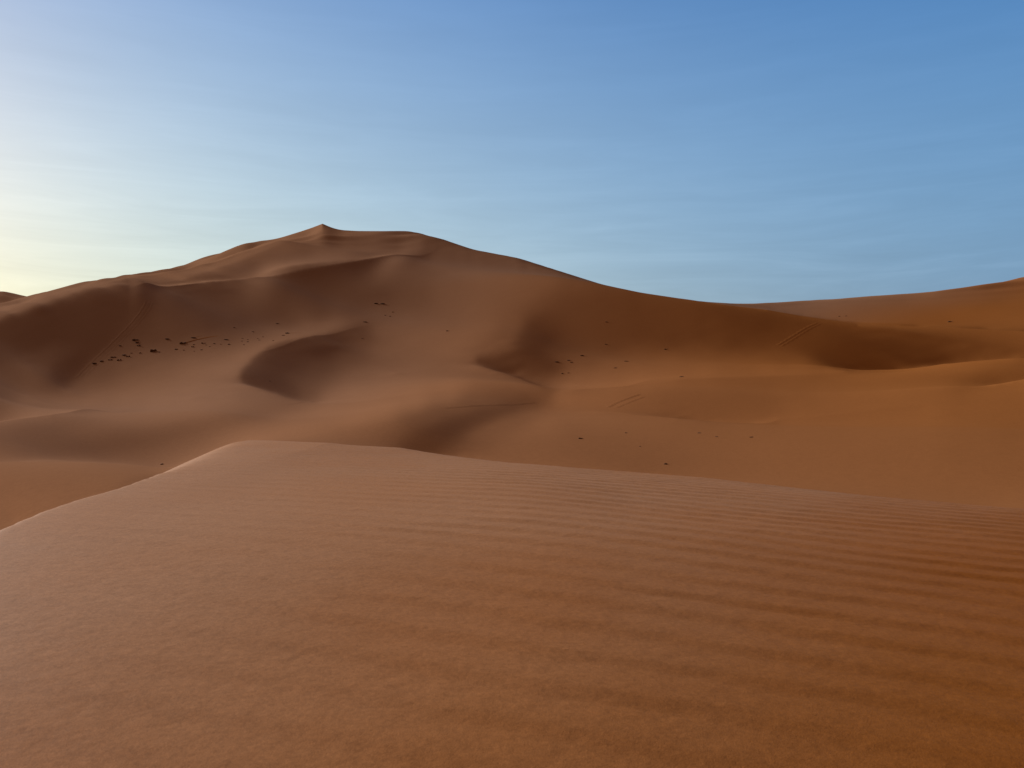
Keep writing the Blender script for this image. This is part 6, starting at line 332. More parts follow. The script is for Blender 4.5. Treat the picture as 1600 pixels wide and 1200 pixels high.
12,4,1,0,1,0,0,-1,2,-5,3,1,-1,2,-5,1,10,5,13,8,7,5,2,1,0,1,-3,4,-6,-14,-4,-3,3,4,-4,-4,4,2,4,1,1,1,0,-1,0,0,1,1,1,-3,-2,-2,-1,-1,-1,-1,-3,-1,-2,-2,-2,-2,-1,-1,-1,0,-1,2,-2,6,-16,30,4,-9,4,-1,5,-1,0,-1,0,1,-2,0,-2,-1,-2,-2,-1,-2,-1,-1,-1,-2,-1,-2,-2,-5,4,4,-4,3,-1,2,-1,1,1,0,0,0,-1,-2,-1,-12,-2,-7,21,7,20,22,32,20,11,-46,-2,2,0,-2,-5,-5,-4,-4,-5,-4,-5,-5,-5,-4,-4,-3,-2,-3,-2,-3,-3,-3,-6,-2,-1,0,-2,0,-2,-1,0,-1,-1,-1,0,0,-1,0,0,0,0,1,0,-1,1,0,0,1,0,0,0,1,-2,1,-1,0,-1,-1,0,0,-9,-1,24,11,-4,-4,-8,-5,-2,-5,0,4,4,9,4,3,5,2,2,-4,-9,7,-5,-6,3,-11,-19,-2,-5,-7,-5,7,-2,-1,1,3,3,1,2,2,3,6,2,5,4,3,5,3,3,-3,4,5,6,16,1,8,4,4,-20,
16,-2,3,1,-2,0,0,2,-4,9,-5,-1,-1,-3,8,12,7,19,3,6,2,-2,-1,0,-2,-1,-1,-7,-18,1,4,7,6,4,7,-5,-8,1,2,3,1,-1,0,-1,0,0,0,3,-8,-3,-2,-1,-1,0,-2,-2,-2,-2,-1,-2,-2,-1,-1,0,0,0,0,-1,1,-5,6,-17,32,-7,5,5,-6,5,4,0,0,-4,1,-2,0,-2,-3,0,-2,-1,-3,-1,-2,-1,-1,-1,-1,2,-1,-2,3,-1,1,-1,1,-1,1,0,0,1,1,3,1,21,13,3,6,14,9,3,-9,-10,-9,20,-1,-7,-8,-7,-5,-3,0,-2,-5,-7,-5,-5,-2,-3,-3,-3,-3,-4,-4,-3,-3,-3,-1,0,-1,-2,0,-1,0,-1,0,0,0,0,0,-1,1,0,0,0,0,1,0,1,0,1,1,-1,0,1,0,0,1,-1,1,0,0,1,-2,1,-4,-2,1,-4,21,-4,11,1,-8,-1,0,3,8,1,1,1,-4,2,-9,-8,1,-19,-3,-5,-18,-9,9,-4,4,9,-3,-3,1,3,8,8,6,6,1,3,2,8,6,-4,0,3,2,16,0,14,7,5,2,-10,8,5,5,7,44,
5,7,1,2,2,1,-2,-2,7,-16,10,3,1,14,13,14,18,-9,10,-5,-2,-1,-3,-4,-3,-6,-8,-16,13,7,5,6,5,7,4,10,-8,-13,0,-1,1,0,0,0,2,-1,9,-24,0,-2,0,-1,0,-3,-2,-3,-1,-2,-1,-1,0,-1,1,-1,0,0,-1,-2,-2,-2,-4,3,-8,39,-17,2,15,-3,-4,3,0,3,-7,0,-4,0,1,-3,0,-2,-2,-2,-1,-1,0,-1,0,0,0,1,-2,0,0,0,0,0,1,2,3,3,5,6,11,-5,-8,16,8,4,1,4,6,9,2,-16,-10,-8,-6,-5,-2,-1,-1,-3,-4,-3,-4,-3,-3,-2,-3,-4,-3,-3,-2,-2,-1,0,-1,-1,-1,0,0,-1,0,1,-1,1,0,0,0,1,0,0,1,0,1,0,1,2,0,1,0,1,0,0,1,0,1,1,2,1,1,0,2,-7,6,0,-5,4,-18,14,-2,7,8,8,6,7,-12,11,-5,-15,-26,-19,-1,-5,-8,4,-11,10,12,-8,9,5,4,4,2,1,1,3,5,4,14,-6,7,5,4,6,5,17,16,6,3,-14,11,3,6,6,10,22,16,9,6,-2,-57,
13,-8,7,2,-3,-4,4,6,-11,35,-12,0,20,16,16,1,-13,23,-20,4,-4,-3,-1,-4,-6,-5,-1,13,0,1,2,4,7,7,6,-3,8,-8,-16,-2,-1,0,0,2,-4,-2,-25,15,-1,2,-1,-1,-3,-3,-3,-2,-2,-1,0,0,-1,0,-2,3,1,-3,-2,-2,-4,-2,-1,1,0,-2,32,-4,-13,8,11,0,-1,-8,8,-6,0,-4,-5,2,-1,-1,0,-2,-2,0,-2,0,-1,0,-1,-1,0,1,0,0,1,2,2,3,3,5,4,1,-5,-3,5,4,2,5,3,-4,0,-6,-4,1,-1,-2,-1,-1,-2,0,-4,-4,-3,-3,-3,-3,-2,-3,-2,-2,-3,-1,-1,-1,-1,0,0,0,0,0,0,1,0,1,1,0,1,1,0,0,0,1,1,1,1,1,1,0,1,1,0,1,1,1,1,2,1,2,0,0,0,-2,-1,5,0,7,4,11,19,2,3,-2,9,3,7,3,19,-17,-15,-19,-8,-21,-24,-6,-14,-1,5,-2,3,11,0,5,3,11,-2,9,6,7,6,9,1,24,13,6,4,-7,2,0,-6,1,7,17,9,8,3,-2,-18,-42,-45,-50,-59,-69,-8,
-17,20,-3,2,7,13,5,-2,37,-54,25,39,12,4,-11,11,24,-58,24,-12,1,0,-2,-1,2,-1,4,-2,5,5,1,0,4,5,5,6,-6,7,-6,-17,-5,1,0,-4,-4,-8,10,-5,0,-1,-1,-2,-4,-3,-1,-1,1,0,-1,-1,0,0,6,-4,-7,-2,-3,-3,-2,-1,0,-3,0,-6,2,26,14,-6,-7,5,7,14,-13,-1,-8,-3,5,-7,-1,0,-3,-1,-2,-2,-2,-1,0,-1,0,1,1,0,1,1,2,3,2,2,4,1,-1,-1,2,5,2,1,-1,-6,-8,7,-2,2,-3,-4,-2,1,0,-1,-3,-3,-3,-3,-3,-3,-3,-2,-2,-1,-2,-1,0,-2,0,0,0,1,0,1,1,1,0,1,2,0,2,0,0,1,1,1,1,1,1,1,1,1,2,0,1,0,1,1,1,1,2,2,1,0,-1,0,0,4,4,5,10,5,10,3,-3,5,5,7,1,3,-1,-3,-15,-9,-5,4,5,7,7,-3,11,-12,-6,2,7,0,8,4,4,-7,14,2,3,4,3,-3,-6,-8,-7,1,4,9,5,9,12,2,-9,-26,-27,-38,-41,-43,-28,2,-7,17,33,37,9,
20,-18,17,19,5,0,2,22,-79,91,33,-18,-3,-3,27,-23,-87,91,-39,14,0,-1,4,5,4,9,1,1,-4,-8,1,2,0,-1,0,2,10,-1,6,1,-15,-10,-3,-1,-3,2,-6,1,-2,-3,-3,-3,-1,1,2,2,0,-1,-1,0,0,-1,-6,-6,0,-3,-3,-2,-2,-1,-3,-2,-3,1,-2,-3,12,23,4,0,-6,-9,14,3,4,-3,-16,5,-2,-5,0,-3,-2,-3,-1,-1,1,1,1,1,2,1,2,2,2,1,2,2,0,-1,-1,1,1,-1,-1,-3,-1,0,5,-12,-2,-4,4,4,0,-1,-2,-2,-3,-4,-3,-2,-2,-1,-2,-1,-1,0,1,0,-1,1,0,1,1,0,2,1,2,1,2,1,0,2,-1,1,2,0,1,1,3,2,1,2,0,2,-1,1,0,1,2,0,2,3,3,1,1,1,1,1,6,5,6,5,2,3,-1,1,5,0,-2,-5,-3,-7,-6,-6,2,5,5,1,1,-1,0,7,0,13,12,9,1,0,1,-3,-4,-2,-5,-4,-5,-4,1,9,16,10,6,0,-10,-12,-15,-31,-39,-30,-30,-13,-16,2,20,13,16,0,13,-10,-17,-6,-5,
-19,27,-2,4,-4,-11,3,-55,139,-14,-24,44,14,4,-51,-58,160,-126,46,-4,6,14,1,6,5,-6,2,1,1,3,-8,-6,-3,1,0,1,0,6,1,3,5,-8,-13,-5,2,-2,1,-5,-3,-2,-3,-3,-1,2,3,1,-2,-2,-2,-1,-2,-4,-6,2,-3,-3,-2,-3,-2,-3,-4,-3,-2,-3,1,-1,-3,-2,9,17,9,-1,-8,4,6,7,18,-20,-10,-2,-7,-4,-3,0,1,1,1,2,3,2,2,2,1,2,1,1,1,-1,-2,-1,1,-1,-1,-2,-2,-1,0,-1,-6,5,-4,3,0,-4,-2,-3,-2,-2,-2,-3,-1,0,-1,0,1,0,0,1,0,1,1,1,1,2,1,2,2,3,1,2,1,1,1,0,1,1,1,3,2,5,2,1,1,1,1,-1,1,2,4,2,0,2,2,2,-1,0,1,0,2,3,1,1,2,0,0,0,-1,-1,-6,-4,-3,-2,-2,3,3,7,3,0,0,4,3,6,7,2,5,-2,-4,-8,-2,-2,0,6,5,10,7,5,13,7,-1,-17,-33,-29,-27,-32,-24,-13,-24,10,15,1,11,11,9,2,-14,1,-8,-3,-2,8,11,11,8,
-7,-6,-2,-3,7,13,-24,124,-70,5,57,-49,-59,-32,-13,146,-127,124,12,3,9,-18,13,-6,-4,13,-3,-2,0,-3,8,0,0,-3,1,-1,-1,-2,2,-1,-1,4,1,-6,-8,-4,-5,0,0,-1,1,3,1,-1,-4,-1,-2,-3,-3,-4,-4,-3,-1,-5,-3,-2,-2,-2,-4,-4,-2,-4,-3,-2,-3,-2,1,-4,5,-7,11,11,18,-8,-4,-1,-17,14,2,-12,0,2,4,1,2,3,2,2,1,2,0,1,2,1,0,0,-1,-1,-1,-1,-3,-2,-2,-2,-2,-1,-2,-1,2,-4,2,-6,-4,2,-1,-1,-1,0,-1,0,0,1,2,0,2,1,2,1,3,2,2,2,2,2,3,3,2,1,3,1,2,0,0,-1,2,4,4,4,5,-2,-1,2,4,2,1,1,2,2,0,0,1,-1,-2,-4,-1,0,-1,0,1,-1,-1,0,-3,-1,-3,-3,-3,-3,1,2,2,5,4,1,2,-3,1,4,5,3,3,0,-3,1,1,4,7,13,9,8,2,-8,-7,-22,-22,-11,-35,-29,-30,-13,5,3,-7,8,28,-1,14,-8,-5,4,-4,-10,0,0,5,2,6,3,4,0,-1,0,2,
3,-15,7,2,13,-7,83,-71,50,4,-110,-8,34,18,84,-76,70,-29,-16,34,2,41,-22,10,7,-17,6,4,2,7,-10,-1,-1,4,-4,-1,1,1,0,2,1,-3,1,-1,-1,-2,-1,-2,-2,-1,-1,0,0,-2,1,-3,-2,-2,-5,-4,-4,-3,-6,-4,-3,-2,-2,-4,-3,-3,-3,-3,-3,-4,-1,-1,-4,2,-2,5,-4,5,-1,13,-3,-6,10,-10,-6,15,4,5,-1,3,2,1,0,0,1,0,0,1,0,0,0,-1,-2,-1,-2,-3,-2,-3,-3,-2,-1,-2,-1,-1,-3,-1,-5,1,1,0,0,0,2,0,2,2,1,2,2,3,2,3,3,3,2,3,4,3,3,3,3,2,1,2,2,2,2,2,2,4,3,2,0,-1,-4,1,3,1,0,0,2,1,0,-2,-2,-2,-3,-2,-2,0,-1,-2,-1,-2,-3,-3,-2,-3,-1,-3,-1,-1,2,2,1,-1,1,-2,-1,4,3,10,8,4,4,2,-1,1,7,5,-1,-2,-8,-17,-22,-23,-21,-12,-19,-9,-7,-16,19,13,10,0,5,0,9,1,-20,2,0,2,0,1,4,5,1,2,-1,0,0,3,1,5,5,5,4,
-5,9,-3,14,-5,63,-48,57,-63,-80,63,6,4,33,-26,34,-14,6,21,-27,15,-19,52,10,-27,30,1,-2,-4,-11,16,4,0,-12,4,2,-1,3,-1,-2,-1,2,0,0,-2,-2,-2,0,-2,-1,-1,-2,-1,2,-4,-3,-3,-2,-2,-3,-3,-4,-3,-4,-4,-3,-4,-2,-4,-4,-3,-2,-3,-1,-2,-2,3,-3,7,-4,-7,-1,-2,1,13,10,-8,13,13,-5,2,-4,9,0,-2,-3,0,0,-1,0,1,0,-1,-2,-2,-1,-2,-3,-2,-3,-4,-2,-3,-1,-3,-2,-2,-2,0,-1,2,-1,1,2,2,2,2,3,3,2,4,2,3,4,3,4,3,3,3,4,3,5,5,3,3,0,2,1,0,1,1,2,2,1,-1,-1,0,0,2,0,-2,-1,0,-1,-1,-1,-1,-1,-2,-2,-2,-2,-3,-3,-3,-3,-3,-3,-3,-2,-2,-1,-1,0,0,1,0,-1,3,7,2,10,10,3,6,-7,-6,-7,-10,-9,-8,-7,-9,-18,-11,-18,-14,-2,0,6,-8,-5,17,18,1,8,-9,-5,1,6,-9,1,0,3,7,0,2,-1,1,2,1,-1,2,1,2,4,2,1,4,3,6,1,6,
12,-12,19,-4,43,-46,64,-82,-3,59,-27,-9,21,3,11,-15,10,5,-22,12,1,24,-39,-44,62,7,14,26,17,22,-27,-15,-8,20,-2,-1,1,-6,3,4,1,-2,-1,1,1,-2,-3,-3,1,-2,-1,0,0,-6,-4,-3,-2,-3,-2,-3,-3,-3,-3,-2,-4,-4,-2,-4,-3,-4,-2,-1,-2,-2,-2,0,-4,1,-9,-4,6,1,0,6,5,12,14,2,0,8,1,11,-12,-5,-3,0,1,0,0,0,-1,-3,-2,-2,-3,-3,-2,-3,-4,-2,-2,-3,-2,-3,-1,-1,-1,1,0,2,0,2,2,3,4,3,2,4,4,5,3,3,4,3,5,3,4,4,5,4,4,2,1,0,0,1,-1,0,0,0,0,-1,0,-1,1,0,0,0,-2,0,2,1,-2,-1,-3,-2,-4,-3,-2,-3,-2,-4,-2,-4,-2,-2,-2,-2,-2,-1,-1,0,1,0,2,1,2,6,-1,-10,7,-10,-16,-9,-18,-2,-7,-3,-3,-2,-20,6,-8,8,5,1,2,-3,4,-1,13,6,-9,-11,10,1,5,4,3,-2,4,-1,1,0,-4,0,0,2,1,5,-1,1,1,6,4,2,4,8,3,2,-2,8,3,
36,-24,-8,24,-31,35,-55,23,42,-46,17,18,7,-4,-6,12,-8,-1,-6,3,7,-31,-20,72,-17,-8,10,-4,9,-23,26,31,27,-17,1,-1,-2,13,-4,-5,-1,3,1,-2,0,1,0,-1,-3,0,-2,-3,-7,-4,-3,-2,-3,-3,-2,-3,-4,-2,-2,-3,-1,-3,-2,-2,-4,-2,-2,-2,0,-2,-1,-4,-2,-4,-2,4,0,2,4,2,4,2,12,9,8,1,2,-15,1,1,1,2,0,0,-1,-2,-2,-2,-4,-3,-3,-3,-4,-2,-2,-3,-2,-2,0,-1,0,0,1,1,2,2,3,3,2,4,4,3,3,4,5,5,4,6,4,4,3,5,3,3,1,0,-1,-1,0,0,-1,0,1,0,0,0,0,0,0,0,0,1,0,1,1,-2,-4,-4,-4,-4,-3,-5,-2,-3,-4,-3,-2,-1,-2,-1,-2,-2,-2,0,1,1,0,-4,-5,2,-4,-11,-3,-10,-14,2,-20,-3,8,-1,-2,-4,5,-2,0,-5,13,-13,8,-3,-1,6,1,-1,0,2,2,3,4,5,-1,5,1,-1,-1,1,-1,2,-2,-2,5,7,-4,-4,5,5,3,5,6,1,1,8,6,-5,3,5,15,0,3,
-231,253,-11,-36,6,-24,16,39,-23,31,-6,20,0,-5,13,-14,10,-16,-1,3,-24,-18,47,-10,-4,14,2,-9,-36,33,24,14,-8,17,5,7,19,-20,7,12,3,-5,-2,5,-2,-3,-3,-1,2,-4,-5,-7,-3,-2,-3,-3,-2,-3,-5,-3,-2,-3,-2,-1,-2,-1,-1,-2,0,-2,-2,-1,-1,-1,-2,-1,-2,0,2,-1,3,3,2,3,2,2,0,3,1,3,-2,7,2,-1,1,-1,-1,-3,-2,-3,-4,-3,-3,-4,-2,-3,-2,-2,-1,-1,0,0,0,1,1,2,2,2,3,2,3,3,3,4,4,5,5,4,5,4,6,3,4,3,2,1,0,-2,0,-1,1,1,-1,1,0,0,-1,0,1,0,0,1,0,1,0,-2,-3,-4,-6,-4,-4,-5,-5,-4,-4,-1,-4,-3,0,1,-2,-3,-1,-2,-1,-2,0,-2,-11,-3,-4,-5,-3,-4,-4,5,-8,-1,3,-5,11,-1,-6,-1,5,1,-7,1,-2,2,1,3,-5,2,0,0,2,1,-1,0,5,3,-1,-3,0,1,5,4,-2,-3,2,5,-1,-5,-5,2,7,12,-6,-9,7,3,0,3,18,-2,3,6,-3,-4,-23,-18,-28,
205,-277,68,3,-17,12,2,5,7,3,16,20,-24,17,-22,17,-11,-22,17,-16,-10,15,13,-10,16,-4,-25,-19,48,14,-4,-17,-8,5,29,27,-25,34,9,-14,-3,10,7,-11,-3,0,7,2,-10,-3,-4,-2,-3,-3,-1,-3,-5,-3,-3,-3,-3,-2,-1,-1,0,0,0,1,0,1,-1,0,-1,0,-1,0,2,0,-1,1,1,3,2,0,-1,-2,0,-1,3,0,6,1,1,2,-1,-3,-4,-3,-4,-3,-3,-3,-2,-1,-3,-1,-1,0,0,1,0,2,1,2,2,3,2,3,2,4,3,3,4,2,4,6,5,5,4,4,3,2,1,0,0,-1,0,1,0,1,-1,0,0,0,0,0,0,1,0,0,-1,-2,-3,-4,-5,-6,-5,-6,-3,-4,-4,-5,-1,-2,-2,-4,0,1,-3,-6,0,2,-6,-4,-2,-9,-7,-2,4,1,2,3,2,-3,0,-9,4,0,-3,3,-4,4,1,0,1,-2,4,-2,1,1,2,-1,0,-2,-2,0,1,0,-1,1,1,2,4,-5,0,4,-3,-3,-4,2,3,1,3,3,6,-3,9,-14,10,5,-1,-1,2,-5,-37,-17,-24,-1,-8,-14,-41,8,-21,
-88,105,-31,1,10,-4,14,-8,8,15,22,-34,43,-33,27,-23,-20,30,-21,-7,-10,25,-6,8,-14,-19,-2,33,2,-7,3,-16,16,20,-9,-36,39,11,-9,23,15,-11,-20,13,13,10,-8,-14,7,-4,-2,0,0,0,-5,-5,-2,-4,-4,-3,0,-1,0,1,0,2,0,2,2,2,2,1,2,1,1,0,1,2,1,0,1,1,-1,-3,-4,-2,-1,1,-1,1,-3,1,2,0,-2,-3,-4,-4,-3,-4,-1,-1,-1,-2,1,0,1,0,2,2,2,2,3,2,3,2,3,2,3,3,3,3,1,2,4,4,5,5,3,3,1,1,0,0,0,0,0,0,0,0,1,-1,1,-1,0,-1,-2,-3,-3,-4,-5,-5,-5,-6,-6,-5,-4,-3,-5,-4,-4,-1,-1,-2,-1,-3,-1,-3,-1,-1,-3,-5,-2,-4,1,7,9,2,1,-2,-4,-6,-6,-3,-6,6,-6,-3,5,0,3,1,2,5,4,5,-2,-2,4,1,-2,0,-2,0,-2,0,-1,2,1,0,3,2,6,-3,-1,-4,-6,6,0,2,-4,-3,6,-3,-11,-4,-43,-5,-13,-8,-10,-10,-12,-14,-7,2,9,-12,-1,1,47,-11,39,
28,-43,35,-29,30,12,-24,8,-12,27,-22,16,-25,13,-33,-3,42,-15,2,-9,11,12,0,-20,-16,9,14,7,-3,9,-25,12,16,-9,-13,26,-1,-26,15,-11,-17,10,48,21,2,-11,-13,14,-17,1,4,1,-2,-5,-3,-2,-5,-4,3,0,-2,2,2,2,2,2,3,3,3,3,3,3,3,2,2,1,0,0,3,2,0,-3,-3,-3,-2,-3,-2,-3,-3,-3,-2,-2,-3,-2,-3,-3,-2,-3,-1,-1,-1,0,1,1,1,2,2,2,2,2,3,2,2,3,2,3,2,3,2,2,2,1,2,2,3,3,3,2,4,1,1,1,0,1,0,0,1,0,0,-1,-2,-1,-3,-2,-4,-5,-4,-4,-5,-6,-7,-6,-6,-5,-4,-4,-3,-4,-3,-1,-1,-1,-1,-1,0,0,-1,-1,-3,0,-1,6,6,10,3,-3,-8,-7,-6,-5,-2,-1,-1,-2,2,-4,2,1,0,0,-2,0,1,0,2,2,5,2,-1,1,4,-2,-3,-4,-2,-1,-1,0,0,0,-4,-2,1,4,-8,-10,-6,-13,2,-5,-13,-8,-14,-6,-5,-16,15,3,-3,-3,-2,1,2,9,22,1,1,5,2,3,-12,8,-12,
0,11,-27,26,-7,-23,29,-3,4,-15,-19,9,-33,-7,9,38,-6,26,4,-8,22,-12,-25,-4,12,-5,11,-3,11,-19,14,8,-2,-14,7,4,-5,7,-13,1,16,23,-12,-21,-9,2,39,-10,16,5,-9,-8,-7,-1,-4,-3,4,5,-5,1,8,2,1,3,3,2,3,2,3,4,4,3,2,2,2,2,1,1,0,0,-2,-3,-3,-2,-2,-3,-5,-4,-4,-5,-4,-4,-3,-3,-1,-1,-2,1,-1,1,2,2,1,3,1,2,2,2,2,3,2,3,2,3,2,1,2,1,2,0,2,1,1,2,2,3,3,1,0,1,1,0,1,-1,1,0,-2,-1,-3,-3,-3,-4,-4,-5,-5,-5,-7,-8,-8,-6,-4,-3,-3,-1,-2,-1,-1,0,0,-1,1,1,-1,1,-3,0,0,0,7,4,9,-1,-4,-9,-9,-4,-2,-1,2,-2,-4,1,-1,-2,-1,1,-1,-1,1,0,0,-1,0,0,-1,-2,-2,2,-1,0,-1,0,0,-1,-1,-2,-1,-1,-2,-3,-6,-5,-17,-1,1,-4,-3,-5,-6,-5,8,-2,1,1,1,6,9,2,2,1,1,0,0,-1,-4,5,1,-3,1,2,11,0,11,
-29,62,-24,-12,-31,19,-7,4,9,7,21,-29,6,-10,10,-9,-1,9,27,16,-22,-7,10,-3,6,-16,4,-4,-6,11,4,-4,-8,-2,14,-3,-10,-10,10,9,13,-2,-5,10,4,33,-36,19,7,-23,-3,-9,-6,-6,5,9,-2,-1,15,8,-7,4,5,1,3,3,2,4,4,2,2,3,1,2,1,1,1,1,-1,-2,-4,-4,-3,-4,-3,-4,-4,-6,-4,-3,-3,-3,-3,0,-1,1,2,2,2,3,1,2,2,2,2,2,1,3,2,1,3,2,2,1,2,1,1,0,0,1,0,1,1,1,1,1,1,1,0,1,0,0,-1,-1,-2,-2,-3,-4,-4,-4,-5,-6,-6,-7,-8,-10,-7,-3,0,0,1,0,0,-1,1,1,-1,0,1,1,-1,-4,2,-2,6,1,5,8,-6,-2,-13,-4,-3,-2,0,2,-1,-2,-3,-1,0,-1,0,0,0,0,0,1,-1,-1,-1,-1,-1,-2,-1,-2,-1,0,0,-2,0,1,0,0,0,0,-1,-1,-2,-4,-4,-8,-2,-3,1,1,0,0,4,3,-3,0,0,4,2,0,1,1,-1,1,1,2,1,2,7,1,1,3,1,1,-2,4,-2,
2,-2,10,-16,2,-20,7,-4,1,-7,15,15,-8,2,-8,-3,4,-9,2,38,19,3,-11,4,-8,-2,-7,-11,2,-4,2,0,0,6,-5,-16,4,10,11,7,2,-9,-7,-11,24,-7,28,-11,-44,12,-16,6,11,17,3,-6,15,17,-13,-8,19,1,-1,5,3,1,2,2,1,3,2,0,2,2,2,0,0,-3,-2,-4,-3,-4,-5,-4,-6,-4,-5,-3,-3,-2,-1,0,2,1,3,2,3,2,3,2,2,1,2,1,2,1,2,2,1,3,2,1,1,1,-1,1,0,0,0,0,1,0,0,0,1,-1,-1,0,0,0,-1,-2,-3,-3,-4,-4,-5,-5,-5,-7,-6,-5,-7,-6,-3,1,2,1,-1,0,-1,0,1,1,-1,-1,1,1,-1,-3,1,9,-3,6,-5,2,-5,-21,6,-2,-2,-1,2,2,-3,-2,-1,0,1,-1,0,-1,0,1,0,0,0,-1,0,0,0,-1,-2,-1,-3,-1,-2,-1,-2,1,0,0,2,0,2,0,2,0,0,-1,-2,-1,-1,2,1,0,0,2,-1,0,1,0,2,1,1,3,2,1,1,1,2,0,1,1,-1,2,1,0,1,2,5,1,4,
99,-122,28,20,-28,5,-15,3,9,-26,15,-4,22,-2,-8,-3,-4,5,-15,-13,14,11,11,11,0,8,-11,-1,-2,-4,6,-1,4,3,-5,7,-5,3,0,-8,21,8,-2,12,-10,-52,-28,-27,16,-14,81,5,3,-20,10,24,-1,-20,26,25,-20,3,9,-4,1,5,4,1,1,-1,0,4,3,0,-2,-2,-3,-3,-5,-4,-5,-5,-5,-4,-4,-3,-1,-1,1,2,3,3,2,3,3,3,3,2,2,1,2,1,1,1,0,1,2,1,2,1,1,0,0,-1,1,-1,-1,0,-1,1,-1,0,1,-1,-2,-1,-2,-2,-1,-2,-3,-4,-4,-5,-5,-5,-5,-5,-5,-4,-3,-4,0,1,1,0,-1,0,0,0,1,-1,-1,-2,-1,3,1,-1,4,3,1,-13,7,-8,-9,-2,-1,9,-9,0,4,-3,-1,-2,1,0,0,0,-1,0,0,1,0,0,1,0,1,0,-1,0,-1,-1,0,-2,-2,-2,-1,0,1,0,2,2,2,3,1,3,0,1,0,0,0,1,1,0,0,0,2,0,1,2,-1,1,1,2,2,1,0,0,2,1,0,2,2,1,2,1,1,2,2,1,0,3,0,
-66,89,-45,30,21,-7,-20,-35,15,26,-6,-2,-1,10,5,-6,1,-13,3,2,-7,-4,12,-5,6,6,3,5,-7,2,-6,2,2,1,6,8,4,0,-13,0,-31,-8,12,5,-15,32,7,15,-19,26,-38,-10,3,38,4,-20,-8,43,-13,-25,36,6,-10,14,7,-1,-5,-4,0,5,8,-3,-4,-2,-3,-3,-4,-5,-6,-5,-5,-4,-2,-2,0,2,1,4,4,5,4,4,4,3,2,1,0,1,1,1,1,1,0,1,1,0,1,0,1,0,-1,0,0,-1,-2,0,-1,-1,0,-1,-1,0,-2,-2,-2,-3,-2,-3,-4,-5,-4,-4,-4,-5,-4,-5,-3,-2,-2,-1,-1,1,0,0,-1,0,0,1,1,0,-2,2,-1,2,2,-6,-4,4,-7,1,-7,0,-7,3,8,-3,-3,-1,1,-2,-2,1,-1,1,-1,0,-1,1,0,1,0,1,1,1,1,1,0,0,-1,0,1,0,-1,-1,0,0,1,1,1,1,1,3,1,1,2,0,2,0,2,1,1,1,1,2,0,2,0,1,1,0,2,0,1,1,2,1,1,2,0,1,2,2,0,2,0,1,2,1,1,2,3,2,4,
14,-13,6,5,18,-10,-37,18,-6,15,-6,-9,7,4,1,7,-7,1,-5,-7,2,1,0,4,-6,4,-1,1,-2,5,3,8,-9,2,2,-2,11,3,8,-22,-6,-12,-21,-7,20,23,-7,21,39,-16,-41,22,-2,-31,-8,22,19,-22,13,44,-39,-4,35,-6,-9,-1,7,13,13,0,-17,-2,2,-1,-3,-6,-7,-6,-4,-4,-2,1,2,4,5,5,6,5,5,4,4,3,3,1,1,0,-1,-1,0,1,0,0,1,-1,0,1,-1,1,-1,-1,-1,-1,-2,-1,-1,-2,-1,-1,-1,-2,-1,-2,-3,-2,-4,-3,-4,-4,-4,-4,-5,-4,-3,-2,-3,-1,0,-2,0,0,0,0,0,0,1,-1,1,-1,0,0,3,-3,1,-5,-5,7,2,-11,2,-10,4,4,-3,-3,-3,1,-1,2,-2,0,1,-1,0,0,0,0,1,-1,1,1,2,1,1,1,1,1,1,0,1,-1,1,0,1,1,0,1,1,1,1,2,1,0,2,2,1,1,1,1,1,1,2,2,1,1,1,1,1,2,1,1,0,1,1,2,0,2,1,1,1,2,1,1,2,1,2,2,1,1,2,3,2,2,1,
-2,4,-2,-2,5,7,11,-13,1,-5,-5,-7,4,6,2,-1,4,-4,3,0,-8,-4,3,3,6,1,3,-5,-2,-12,3,-5,12,2,-15,8,-11,6,-5,23,-6,-7,2,-5,0,24,9,-33,-9,1,29,-19,-3,27,1,-22,-16,26,12,-36,35,30,-32,-5,19,9,13,2,-18,-15,16,1,0,-6,-8,-5,-4,-2,0,2,5,5,6,6,7,6,5,4,2,3,2,2,1,1,0,-1,-1,-1,0,-1,0,-1,-1,1,-1,-1,-1,-1,-1,-1,-2,-2,-2,-1,-2,-1,-1,-1,-3,-1,-3,-4,-3,-4,-4,-3,-5,-3,-4,-3,-2,-2,-2,-1,0,0,-1,0,0,0,1,0,-1,0,0,0,-1,2,-1,0,-5,2,-2,8,6,-12,-11,-2,-4,5,-3,-1,0,-1,2,-1,0,-1,2,-1,0,0,1,0,0,1,0,1,2,1,1,1,2,2,1,1,1,2,1,1,-1,0,0,1,2,1,1,0,2,1,1,2,1,0,1,2,0,2,1,2,1,2,2,1,2,0,2,0,1,1,2,1,1,1,1,1,2,1,2,1,2,1,2,2,2,1,3,3,2,2,2,4,6,
